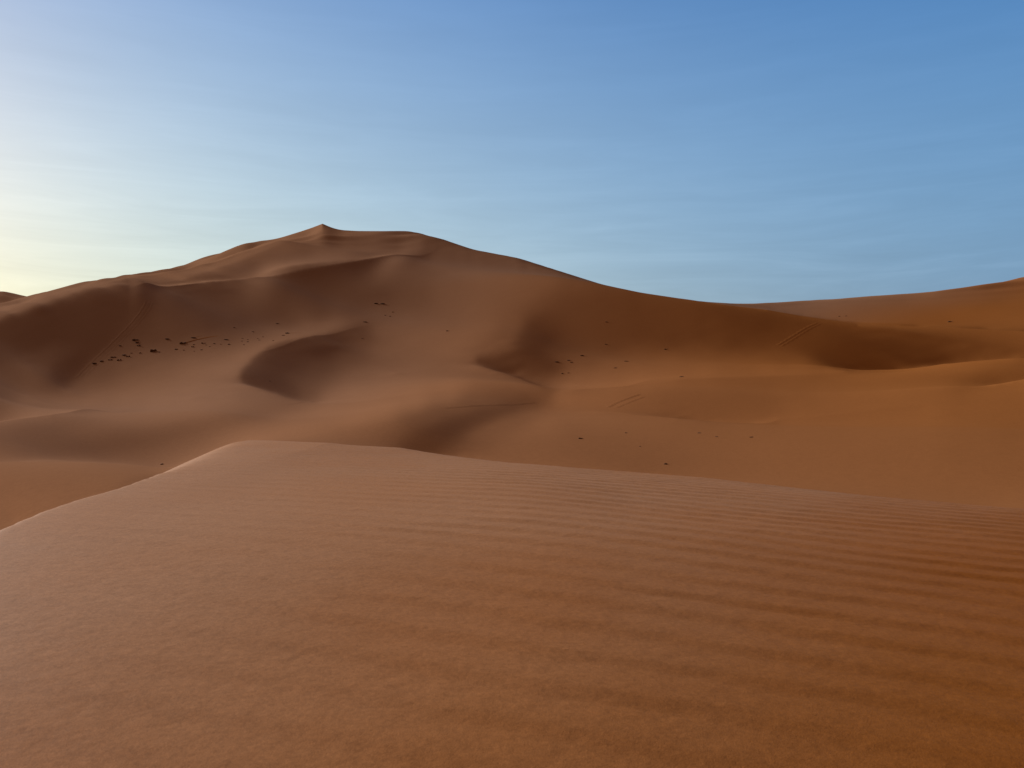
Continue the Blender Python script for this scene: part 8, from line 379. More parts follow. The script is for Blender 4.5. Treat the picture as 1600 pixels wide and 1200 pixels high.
-385,21,3,37,39,27,16,17,26,33,37,43,54,66,79,75,33,3,-14,4,2,-17,29,-44,4,-52,-47,-54,-25,-23,-12,-8,-3,0,2,5,6,7,7,8,6,-3,-5,-19,-34,-28,18,-3,8,3,6,2,4,0,17,53,49,20,3,-14,-13,-1,33,11,43,33,28,25,-15,5,-28,-56,-55,-33,-34,-33,0,35,-11,-7,-22,-19,15,46,65,41,14,-2,-9,-10,-20,-12,-9,-15,-20,-27,-30,-45,-52,-49,-55,-36,-24,2,1,17,6,3,15,0,1,3,3,3,2,2,2,3,2,1,3,1,-1,1,1,-3,-2,-3,-4,-2,-2,7,16,32,43,44,38,28,15,0,-1,1,2,2,2,1,-5,-28,-14,42,8,5,-2,3,3,4,3,-4,4,0,2,-3,-5,6,6,6,1,12,14,7,-14,-14,-3,1,-4,-3,-5,-5,-3,-2,4,3,-2,1,-1,7,9,11,3,1,7,4,-4,-3,-1,4,6,2,0,2,5,0,-3,2,-7,-4,-13,-7,-12,-14,-17,-8,-8,2,-10,4,2,10,21,13,38,26,-14,-12,-7,-1,-6,-13,8,9,-5,-11,-20,-3,-27,-20,-21,-15,-12,-20,-19,-8,17,
-521,14,19,8,13,18,21,18,14,11,8,5,-5,-10,-18,4,46,65,49,-6,-41,-1,-33,29,-15,26,29,61,29,28,15,12,8,5,5,4,4,4,5,8,12,30,36,30,32,10,-11,10,-1,-1,-11,-8,-10,-12,-22,-42,-8,6,17,7,-2,-14,-36,-38,-53,-18,-18,4,39,29,67,66,41,-2,9,7,3,-14,35,23,35,39,-10,-39,-74,-91,-61,-56,-41,-43,-29,-34,-36,-30,-27,-19,-15,2,13,16,26,17,21,4,9,0,4,8,3,8,10,5,5,7,5,4,4,4,3,3,2,3,3,4,6,6,9,12,15,19,23,24,24,17,9,1,-5,-10,-13,-2,-1,-2,-4,-4,-9,-12,-15,-2,18,3,1,5,2,-3,-6,-8,-15,-8,-13,-10,-15,-11,-13,-17,-9,-6,-3,-5,-9,0,15,12,2,-2,1,-3,-2,-5,-6,-7,-11,-7,0,2,6,1,2,3,14,15,11,11,14,11,11,9,8,10,7,3,1,4,6,4,10,12,16,16,15,16,11,1,-1,-8,-7,-14,-15,-22,-26,-30,-44,-34,-6,-12,-12,-14,-6,3,-13,-13,-1,1,10,-13,13,2,15,-2,-2,18,17,13,1,
-327,3,2,9,4,-2,-7,-9,-7,-7,-6,-6,-1,-1,2,-12,-32,-43,-36,7,53,35,47,29,47,36,21,-2,11,7,11,8,7,6,5,3,2,2,3,0,1,-7,-13,-11,-17,-13,10,-17,0,20,43,27,26,30,28,33,11,19,12,22,14,17,22,31,21,-14,-2,-26,-45,-46,-55,-36,-21,-22,-34,-26,-38,-36,-60,-47,-53,-67,-32,-13,16,63,42,48,29,27,17,17,17,13,12,8,6,-2,-8,-10,-19,-16,-15,-9,-9,-3,-7,-4,-2,-3,-3,0,2,0,3,4,5,5,7,8,9,10,11,12,13,13,13,15,13,13,11,9,7,6,7,6,3,2,1,-6,-5,-6,-6,-8,-6,-5,-2,-5,-13,-4,-1,-3,-4,-5,-5,-8,-7,-12,-11,-14,-13,-17,-17,-11,-7,-2,-1,2,6,5,2,3,5,6,5,6,6,6,6,5,8,8,5,3,-2,-3,-4,-5,-10,-10,-11,-8,-5,-3,-4,-5,-6,-7,0,2,2,0,0,0,-3,-5,-8,-9,-9,-9,-5,-2,-3,-4,-4,-2,-3,0,-2,8,8,6,10,16,10,8,5,0,4,4,1,2,0,12,2,7,-2,7,7,-4,-2,-1,6,
-345,1,0,-4,-3,1,4,5,3,4,2,3,1,1,0,9,22,30,28,6,-20,-2,-5,8,-3,1,7,18,8,9,5,5,4,3,1,0,-1,-4,-8,-10,-14,-14,-17,-23,-22,-21,-23,2,-8,-32,-34,-4,3,3,8,9,12,7,0,-12,2,5,11,7,21,19,6,8,-3,-13,-18,-33,-51,8,6,-3,5,3,10,1,7,26,16,4,-7,-14,7,-3,6,1,8,7,5,5,4,7,6,12,13,14,17,13,12,7,5,1,3,0,-2,-1,-2,-4,-5,0,-1,1,3,4,4,6,5,6,7,7,7,9,9,9,9,10,10,9,8,6,2,-2,-2,-5,-5,-4,-4,-6,-6,-5,-6,-8,-8,-6,1,-5,-7,-5,-6,-5,-6,-6,-6,-3,-4,-2,-1,0,-1,-5,-8,-11,-9,-9,-8,-6,-1,1,1,1,2,3,3,4,3,5,2,1,2,1,2,1,-2,-1,-2,-1,-1,-2,-3,-3,-4,-1,-1,1,-1,-2,-2,-1,-1,-2,-2,-2,-1,-1,0,1,3,3,6,6,8,6,7,5,8,1,4,6,0,-3,-1,-1,0,1,-2,-2,0,-1,2,-6,1,-2,3,-2,-3,5,3,2,-2,
-296,-2,-1,2,2,-2,-4,-5,-4,-3,-2,-2,1,2,4,-3,-15,-20,-17,8,34,19,23,10,21,16,9,-5,3,2,3,2,3,1,1,-1,-4,-4,-5,-5,-5,-9,-5,2,6,14,22,7,15,21,-2,-29,-29,-23,-27,-29,-31,-28,-18,-5,-21,-23,-29,-29,-34,-10,5,9,28,49,58,63,72,-1,-4,-1,-5,-3,-7,-1,-9,-32,-33,-33,-20,9,-3,7,2,8,5,10,9,12,11,10,12,5,3,3,-1,2,2,6,7,9,5,7,7,5,6,5,4,0,1,-1,0,1,2,2,6,6,6,9,8,8,9,8,9,6,4,4,3,2,4,3,2,2,0,-2,-5,-3,-5,-6,-5,-4,-4,-6,-11,-7,-4,-6,-5,-5,-5,-4,-2,-2,1,2,2,1,0,0,-2,-4,-7,-6,-5,-5,-8,-6,-4,-1,-1,1,1,2,2,2,3,3,2,0,-1,-3,-1,-4,-4,-7,-6,-6,-5,-5,-4,-6,-6,-6,-5,-3,-2,-4,-5,-3,-4,-4,-4,-4,-2,-3,-2,0,-1,1,0,4,5,8,6,13,9,7,12,13,9,8,5,2,5,5,1,2,-1,7,0,2,-2,2,4,-5,-3,-1,3,
-372,5,4,-7,-7,2,11,12,12,9,11,7,5,3,-2,22,53,72,66,0,-64,-27,-36,-3,-30,-19,-2,32,8,10,2,4,4,1,-1,-1,-3,-5,-7,-10,-13,-6,-12,-27,-31,-43,-62,-22,-51,-73,-27,30,20,11,27,37,50,37,14,-18,27,33,54,59,98,33,-13,-19,-60,-98,-103,-110,-141,42,34,19,25,22,27,12,30,85,88,70,39,-22,-3,-47,-36,-46,-21,-18,-13,-8,-2,0,1,17,25,22,31,22,21,4,4,-4,0,-1,-7,-3,-7,-5,2,6,6,7,8,6,6,6,4,4,5,3,4,5,5,5,7,7,11,10,10,5,-1,-3,-7,-7,-9,-3,-3,-4,-4,-4,-7,-8,-11,-6,9,-3,-9,-5,-5,-5,-6,-3,-5,1,1,-4,-3,-5,-7,-12,-10,-7,-5,-6,-8,-5,4,3,0,0,1,0,1,0,0,1,-3,-3,0,0,4,4,0,2,6,7,6,4,1,1,0,3,6,6,-1,-4,-2,1,2,0,3,4,6,7,7,7,5,5,8,5,10,2,2,-2,5,-10,-2,2,-10,-16,-8,-7,-3,3,-6,-4,0,-1,5,-17,2,-6,9,-6,-9,12,7,5,-6]
NR, NA = len(KR) + 2, len(KU) + 2
raw = np.array(CTRL).reshape(NR, NA)
CT = np.cumsum(np.cumsum(raw, axis=0), axis=1) / (F * 8.0)
rho2 = np.sort(np.concatenate([np.linspace(math.log(12.0), math.log(640.0), 640), np.linspace(math.log(190.0), math.log(290.0), 380)]))
u2 = np.linspace(-160, 1760, 961)
W2 = bspline(rho2, KR) @ CT @ bspline(u2, KU).T
a2 = (u2 - CX) / F
Yd = np.exp(rho2)
# the low apron in the middle distance is smoother than the slopes above it
def box(M, n, ax):
    P = np.concatenate([np.repeat(np.take(M, [0], ax), n, ax), M, np.repeat(np.take(M, [-1], ax), n, ax)], ax)
    c = np.cumsum(np.concatenate([np.take(P, [0], ax) * 0, P], ax), ax); L_ = M.shape[ax]; k = 2 * n + 1
    return (np.take(c, np.arange(k, k + L_), ax) - np.take(c, np.arange(0, L_), ax)) / k
soft = W2.copy()
for _ in range(3): soft = box(box(soft, 8, 1), 3, 0)
ramp = lambda v, lo, hi: np.clip((v - lo) / (hi - lo), 0, 1) ** 2 * (3 - 2 * np.clip((v - lo) / (hi - lo), 0, 1))
calm = ramp(rho2, math.log(40), math.log(60))[:, None] * (1 - ramp(rho2, math.log(128), math.log(160)))[:, None] * (1 - ramp(u2, 540, 720))[None, :]
W2 = W2 * (1 - calm) + soft * calm
soft = W2.copy()
for _ in range(3): soft = box(soft, 14, 1)
calm = ramp(rho2, math.log(128), math.log(142))[:, None] * (1 - ramp(rho2, math.log(176), math.log(190)))[:, None] * ramp(u2, 1290, 1380)[None, :]
W2 = W2 * (1 - calm) + soft * calm
soft = W2.copy()
for _ in range(2): soft = box(soft, 5, 1)
W2 = W2 * .35 + soft * .65
# wind-cut folds: a cusp, steeper below it and flatter above it
def fold(points, height, below, above, pull=False):
    pts = np.array(points, float)
    on = np.nonzero((u2 >= pts[0, 0]) & (u2 <= pts[-1, 0]))[0]; uu = u2[on]
    level = (CY - np.interp(uu, pts[:, 0], pts[:, 1])) / F - height; near_y = np.log(np.interp(uu, pts[:, 0], pts[:, 2]))
    r = np.zeros(len(on))
    for k, j in enumerate(on):
        sel = np.nonzero(np.abs(rho2 - near_y[k]) < .30)[0]
        d = W2[sel, j] - level[k]; cross = np.nonzero(d >= 0)[0]
        r[k] = rho2[sel[cross[0]]] if len(cross) else rho2[sel[-1]]
    lift = np.zeros(len(on))
    if pull:
        q_ = (uu - uu.mean()) / (uu.max() - uu.min()); r = np.polyval(np.polyfit(q_, r, 3), q_)
        lift = level - np.array([np.interp(r[k], rho2, W2[:, j]) for k, j in enumerate(on)])
        lift = np.clip(np.convolve(np.pad(lift, 12, mode='edge'), np.ones(25) / 25, 'valid'), -.008, .008)
    else:
        r = np.convolve(np.pad(r, 40, mode='edge'), np.ones(81) / 81, 'valid')
    span = pts[-1, 0] - pts[0, 0]; ends = np.clip((uu - pts[0, 0]) / min(50.0, span * .25), 0, 1) * np.clip((pts[-1, 0] - uu) / min(120.0, span * .4), 0, 1)
    ends = np.minimum(ends, 1); ends = ends * ends * (3 - 2 * ends)
    x = rho2[:, None] - r[None, :]
    W2[:, on] += lift * ends * np.exp(-(x / .10) ** 2)
    W2[:, on] += height * ends * np.where(x < 0, np.exp(np.minimum(x, 0) / below), np.exp(-np.maximum(x, 0) / above))
fold([(200, 433, 265), (225, 442, 270), (245, 447, 275), (280, 446, 280), (330, 440, 290), (400, 434, 300), (440, 428, 312), (520, 414, 335), (600, 401, 356), (695, 383, 376)], .0046, .030, .070, True)
fold([(225, 430, 300), (290, 422, 322), (340, 408, 348), (400, 387, 380), (440, 373, 405), (500, 354, 455)], .0016, .030, .05)
fold([(-160, 675, 95), (-40, 662, 98), (0, 658, 98), (50, 653, 100), (100, 647, 103), (150, 641, 107), (230, 631, 113)], .0036, .05, .08)
fold([(385, 568, 182), (400, 555, 188), (420, 542, 198), (440, 535, 206), (480, 528, 215), (520, 520, 222), (560, 508, 230), (590, 497, 235)], .0013, .03, .04)
fold([(860, 618, 160), (900, 612, 158), (1000, 598, 155), (1060, 587, 152), (1200, 581, 150), (1330, 585, 148)], .0012, .05, .05)
fold([(900, 643, 104), (1000, 645, 102), (1040, 652, 100), (1080, 657, 98), (1130, 660, 96), (1200, 657, 95), (1300, 650, 95), (1480, 626, 97)], .0013, .05, .04)
fold([(1230, 565, 195), (1290, 572, 188), (1350, 580, 178), (1400, 578, 172), (1500, 565, 163), (1640, 559, 150), (1760, 558, 140)], .0008, .05, .03)
# the small wind-sharpened tip on the main summit
tip_j = int(np.argmin(np.abs(u2 - 504))); tip_i = int(np.argmax(np.where(rho2[:, None] > math.log(300), W2[:, tip_j:tip_j + 1], -9)))
W2 += (3.6 / F) * np.exp(-np.abs(u2[None, :] - 504) / 9.0) * np.exp(-((rho2[:, None] - rho2[tip_i]) / .045) ** 2)
# the right-hand ridge: its slip face runs straight up to a knife edge, then the far side drops away
RIDGE = np.array([(1108, 473, 275), (1150, 478, 272), (1200, 484, 265), (1250, 493, 258), (1290, 499, 252), (1340, 506, 246), (1400, 509, 240), (1500, 512, 230), (1640, 519, 215), (1760, 523, 205)], float)
on = np.nonzero(u2 >= 1112)[0]; uu = u2[on]
blend = np.clip((uu - 1112) / 70.0, 0, 1); top = (CY - np.interp(uu, RIDGE[:, 0], RIDGE[:, 1])) / F
rc = np.log(np.interp(uu, RIDGE[:, 0], RIDGE[:, 2])); ra = rc + math.log(.965); rb = rc + math.log(1.45)
box = np.ones(31) / 31
sm = lambda v: np.convolve(np.pad(v, 15, mode='edge'), box, 'valid')
wa = np.array([np.interp(ra[k], rho2, W2[:, j]) for k, j in enumerate(on)]); wb = np.array([np.interp(rb[k], rho2, W2[:, j]) for k, j in enumerate(on)]); wb = np.minimum(wb, top)
slope = sm((top - wa) / (rc - ra)); ra_w = top - slope * (rc - ra)
R = rho2[:, None]; t_ = np.clip((R - rc) / (rb - rc), 0, 1)
near_side = top + slope * (R - rc); far_side = top + (wb - top) * t_ - .030 * np.sin(np.pi * t_) - .15 * np.minimum(R - rc, .05)
far_side = np.where(R < rc, top - .6 * (R - rc), far_side)
new = .5 * (near_side + far_side - np.sqrt((near_side - far_side) ** 2 + .0012 ** 2))
new = np.where(R > rc + .12, top + (wb - top) * t_ - .030 * np.sin(np.pi * t_) - .0075 * (1 - t_), new)
keep = np.clip((R - ra + .02) / .025, 0, 1); late = np.clip((rb - R) / .08, 0, 1); keep = keep * keep * (3 - 2 * keep) * late * late * (3 - 2 * late) * blend
W2[:, on] = W2[:, on] * (1 - keep) + new * keep
# wings beyond the frame, nearer rows and far rows so that the land goes on
aL = a2[0] - np.cumsum(np.geomspace(.008, .22, 26)); aR = a2[-1] + np.cumsum(np.geomspace(.008, .22, 26))
fadeL = np.exp(-((a2[0] - aL) / .45) ** 2); 
low = -7.0 / Yd
def wing(edge, fade): return edge[:, None] * fade[None, :] + low[:, None] * (1 - fade[None, :])
Wall = np.concatenate([wing(W2[:, 0], fadeL)[:, ::-1], W2, wing(W2[:, -1], fadeL)], 1)
Aall = np.concatenate([aL[::-1], a2, aR])
X = Aall[None, :] * Yd[:, None]; YY = np.repeat(Yd[:, None], len(Aall), 1); Z = Wall * Yd[:, None]
yn = np.array([1.5, 4.0, 8.0]); yf = np.array([680., 760., 900., 1200.])
kn = np.array([-9., -7., -5.8]); 
Xn = Aall[None, :] * yn[:, None]; Zn = np.repeat(kn[:, None], len(Aall), 1)
kf = np.array([.8, .4, .1, 0.]); Zf = kf[:, None] * Z[-1][None, :] + (1 - kf[:, None]) * -9.0
Xf = Aall[None, :] * yf[:, None]
X = np.concatenate([Xn, X, Xf]); Z = np.concatenate([Zn, Z, Zf]); YY = np.concatenate([np.repeat(yn[:, None], len(Aall), 1), YY, np.repeat(yf[:, None], len(Aall), 1)])
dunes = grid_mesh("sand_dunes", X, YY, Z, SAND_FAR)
dunes['kind'] = 'structure'

# desert floor to the horizon
def spaced(a, b, n): return np.linspace(a, b, n)
gx = np.concatenate([-np.geomspace(9000, 30, 40), np.linspace(-25, 25, 11), np.geomspace(30, 9000, 40)])
GX, GY = np.meshgrid(gx, gx)
rr = np.hypot(GX, GY)
GZ = -11.5 + 2.0 * np.sin(GX / 90.) * np.cos(GY / 120.) + np.clip((rr - 900) / 3000, 0, 1) * (6 * np.sin(GX / 510.) * np.sin(GY / 430. + 1))
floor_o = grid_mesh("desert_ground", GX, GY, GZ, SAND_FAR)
floor_o['kind'] = 'structure'

# ---------------------------------------------------------------- the near dune under the camera
H = 0.45
def nonuni(segs):
    out = []
    for a, b, s in segs:
        n = max(2, int(round((b - a) / s))); out.append(np.linspace(a, b, n, endpoint=False))
    out.append(np.array([segs[-1][1]])); return np.concatenate(out)
xs = nonuni([(-60, -20, 4), (-20, -6, 1), (-6, -3, .15), (-3, 3.2, .0095), (3.2, 6, .1), (6, 20, 1), (20, 60, 4)])
ys = nonuni([(-40, -10, 3), (-10, -1, .5), (-1, .7, .05), (.7, 2.6, .006), (2.6, 7.3, .009), (7.3, 9, .1), (9, 24, .6)])
GX, GY = np.meshgrid(xs, ys)
rng = np.random.RandomState(5)
def vnoise(x, y, seed):
    # smooth lattice noise in [-1, 1]
    r = np.random.RandomState(seed).rand(256, 256) * 2 - 1
    xi = np.floor(x).astype(int); yi = np.floor(y).astype(int); fx = x - xi; fy = y - yi
    fx = fx * fx * (3 - 2 * fx); fy = fy * fy * (3 - 2 * fy)
    g = lambda i, j: r[(yi + j) % 256, (xi + i) % 256]
    return (g(0, 0) * (1 - fx) + g(1, 0) * fx) * (1 - fy) + (g(0, 1) * (1 - fx) + g(1, 1) * fx) * fy
EDGE_BACK = np.array([[-8.0, 7.4], [-3.0, 6.9], [-2.35, 7.14], [-1.8, 6.728], [-1.3, 6.411], [-0.9, 6.375], [0.0, 5.345], [0.55, 5.177], [1.15, 4.929], [1.85, 4.388], [3.0, 3.819], [8.0, 0.5]])     # far brink of the near dune (x, y)
EDGE_LEFT = np.array([[-1.3, -40.0], [-1.3, 0.5], [-1.612, 2.3], [-1.728, 2.8], [-1.775, 3.2], [-1.833, 3.7], [-1.912, 4.2], [-1.987, 4.6], [-2.075, 5.1], [-2.234, 5.9], [-2.442, 6.8], [-2.5, 9.0], [-2.5, 24.0]])     # left brink (x, y)
yb = np.interp(GX, EDGE_BACK[:, 0], EDGE_BACK[:, 1])
sl = np.gradient(EDGE_BACK[:, 1], EDGE_BACK[:, 0]); slx = np.interp(GX, EDGE_BACK[:, 0], sl)
d_back = (GY - yb) / np.sqrt(1 + slx ** 2)
xl = np.interp(GY, EDGE_LEFT[:, 1], EDGE_LEFT[:, 0])
xl = xl + .012 * vnoise(GY * 3.1, GY * 0 + 3, 3) + .006 * vnoise(GY * 9.0, GY * 0 + 7, 4)
d_left = xl - GX
def fall(d, slope, r): return slope * .5 * (d + np.sqrt(d * d + r * r))
Zb = -.055 * (np.sqrt(np.maximum(GX, 0) ** 2 + .09) - .3) - .008 * np.maximum(-GX, 0) ** 1.5 - .026 * np.clip(2.8 - GY, 0, 3) ** 2 - .013 * np.clip(GY - 2.2, 0, 7) ** 1.5 * np.clip((GX + 1.5) / 2., 0, 1)
Zb = np.maximum(Zb, -1.6)
# keep the body level behind the camera, with slow undulation
und = .010 * vnoise(GX * .55 + 9, GY * .55, 11) + .004 * vnoise(GX * 1.7, GY * 1.7 + 5, 12)
z_top = -H + Zb + und
drop = fall(d_back, .42, .2) + fall(d_left, .80 - .35 * np.clip((GY - 3.6) / 1.5, 0, 1), .012 + .10 * np.clip((GY - 3.8) / 1.4, 0, 1))
# wind ripples: crests run nearly across the view, slightly towards the camera on the right
LAM = .143
wobx = .07 * vnoise(GX * .8, GY * 1.3, 21) + .018 * vnoise(GX * 3.1, GY * 4.7, 22) + .006 * vnoise(GX * 12, GY * 12, 23)
ph = (GY + .36 * GX + wobx) / (LAM * math.sqrt(1 + .13))
sw = ph - np.floor(ph)
prof = np.where(sw < .34, sw / .34, (1 - sw) / .66); prof = .5 * prof + .5 * prof * prof * (3 - 2 * prof)
amp = .95 + .35 * vnoise(GX * 1.4 + 4, GY * 3.1, 24) + .35 * vnoise(GX * 5, GY * 11, 25) + .3 * vnoise(GX * 16, GY * 16, 26)
amp = np.clip(amp, .1, 1.6)
side = np.clip((GX + 1.3 + .5 * vnoise(GX * 1.5, GY * 1.5, 28)) / 2.0, 0, 1); side = .30 + .70 * side * side * (3 - 2 * side)
far_ok = np.clip((7.5 - GY) / 2.0, 0, 1) * np.clip((GY + .5) / 1.0, 0, 1)
rip = .0057 * np.clip(.25 + (GY - .8) / 2.0, .25, 1) * (prof - .5) * amp * side * far_ok
grain = .0003 * vnoise(GX * 42, GY * 42, 31) + .0003 * vnoise(GX * 88, GY * 88, 32)
GZ = z_top - drop + rip + grain * far_ok
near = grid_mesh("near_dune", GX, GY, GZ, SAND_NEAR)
near['kind'] = 'structure'

# ---------------------------------------------------------------- placing things on the big dunes
def surface_at(u, v):
    """the dune point seen at photo position (u, v): a plain height lookup, returns (x, y, z)"""
    j = (u + 160) / 1920.0 * (W2.shape[1] - 1)
    j0 = int(np.clip(j, 0, W2.shape[1] - 2)); f = j - j0
    prof = W2[:, j0] * (1 - f) + W2[:, j0 + 1] * f
    w = (CY - v) / F
    ok = np.nonzero((prof >= w) & (Yd > 26))[0]
    k = ok[0] if len(ok) else int(np.argmax(prof))
    if k > 0 and prof[k - 1] < w:
        t = (w - prof[k - 1]) / (prof[k] - prof[k - 1]); y = Yd[k - 1] + t * (Yd[k] - Yd[k - 1])
    else:
        y = Yd[k]
    return (u - CX) / F * y, y, ground_z((u - CX) / F * y, y)
def ground_z(x, y):
    a = x / y; j = (a * F + CX + 160) / 1920.0 * (W2.shape[1] - 1); i = float(np.interp(math.log(y), rho2, np.arange(len(rho2))))
    j0 = int(np.clip(j, 0, W2.shape[1] - 2)); i0 = int(np.clip(i, 0, W2.shape[0] - 2)); fj = j - j0; fi = i - i0
    return y * ((W2[i0, j0] * (1 - fj) + W2[i0, j0 + 1] * fj) * (1 - fi) + (W2[i0 + 1, j0] * (1 - fj) + W2[i0 + 1, j0 + 1] * fj) * fi)

def ground_normal(x, y, e=1.5):
    gxn = (ground_z(x + e, y) - ground_z(x - e, y)) / (2 * e); gyn = (ground_z(x, y + e) - ground_z(x, y - e)) / (2 * e)
    return Vector((-gxn, -gyn, 1)).normalized()

# ---------------------------------------------------------------- rock material
def rock_material():
    m = bpy.data.materials.new("weathered_rock"); m.use_nodes = True
    t = m.node_tree; b = t.nodes['Principled BSDF']; b.inputs['Roughness'].default_value = .95
    b.inputs['Specular IOR Level'].default_value = .1
    tcn = t.nodes.new('ShaderNodeTexCoord')
    n = t.nodes.new('ShaderNodeTexNoise'); n.inputs['Scale'].default_value = 3.0; n.inputs['Detail'].default_value = 6
    t.links.new(tcn.outputs['Object'], n.inputs['Vector'])
    r = t.nodes.new('ShaderNodeValToRGB'); e = r.color_ramp.elements
    e[0].position = .35; e[0].color = (.060, .030, .016, 1); e[1].position = .72; e[1].color = (.18, .085, .044, 1)
    t.links.new(n.outputs[0], r.inputs[0]); t.links.new(r.outputs[0], b.inputs['Base Color'])
    bp = t.nodes.new('ShaderNodeBump'); bp.inputs['Strength'].default_value = .8; bp.inputs['Distance'].default_value = .15
    t.links.new(n.outputs[0], bp.inputs['Height']); t.links.new(bp.outputs[0], b.inputs['Normal'])
    return m
ROCK = rock_material()
import bmesh
def rock_mesh(seed, sx, sy, sz, lobes=1, sub=3):
    """a broken, half buried lump: one or more angular blocks merged in one mesh"""
    rd = random.Random(seed); bm = bmesh.new()
    for l in range(lobes):
        b2 = bmesh.new(); bmesh.ops.create_icosphere(b2, subdivisions=sub, radius=1.0)
        planes = []
        for k in range(11):
            d = Vector((rd.gauss(0, 1), rd.gauss(0, 1), rd.gauss(0, .8))).normalized(); planes.append((d, rd.uniform(.55, .95)))
        fx = 1.0 if lobes == 1 else rd.uniform(.35, .65); ox = 0 if lobes == 1 else (l / (lobes - 1) - .5) * 1.0 + rd.uniform(-.08, .08)
        oy = rd.uniform(-.3, .3) if lobes > 1 else 0; fz = rd.uniform(.55, 1.0) if lobes > 1 else 1
        o = [rd.uniform(0, 50) for _ in range(3)]
        for v in b2.verts:
            p = v.co.normalized(); r = 1.0
            for d, h in planes:
                q = p.dot(d)
                if q > .05: r = min(r, h / q)
            r *= 1 + .10 * math.sin(p.x * 5 + o[0]) * math.cos(p.y * 6 + o[1]) + .06 * math.sin(p.z * 11 + p.x * 9 + o[2]) + rd.uniform(-.03, .03)
            c = p * r
            v.co = Vector(((c.x * fx + ox) * sx, (c.y * fx + oy) * sy, c.z * sz * fz))
        me_t = bpy.data.meshes.new("rock"); b2.to_mesh(me_t); b2.free(); bm.from_mesh(me_t); bpy.data.meshes.remove(me_t)
    me = bpy.data.meshes.new("rock"); bm.to_mesh(me); bm.free(); me.materials.append(ROCK)
    return me
def tail_mesh(L_, w_, h_, base):
    """low streak of sand lying behind a rock, pointing away from the camera to the right; follows the slope"""
    na, nc = 16, 9; dx, dy = .80, .60; bx, by, bz = base
    X = np.zeros((na, nc)); Y_ = X.copy(); Z_ = X.copy()
    for i in range(na):
        s = i / (na - 1)
        for k in range(nc):
            c = k / (nc - 1) * 2 - 1; ww = w_ * (.45 + .9 * s) * .5
            x = bx + dx * s * L_ - dy * c * ww; y = by + dy * s * L_ + dx * c * ww
            hh = h_ * max(0.0, (1 - s)) ** 1.2 * min(1, s * 6 + .35) * math.cos(c * math.pi / 2) ** 2
            X[i, k] = x - bx; Y_[i, k] = y - by; Z_[i, k] = ground_z(x, y) + hh - .04 - (.25 if (k in (0, nc - 1) or i == na - 1) else 0) - bz
    return X, Y_, Z_
BAND = "dark rocks scattered across the left slope"
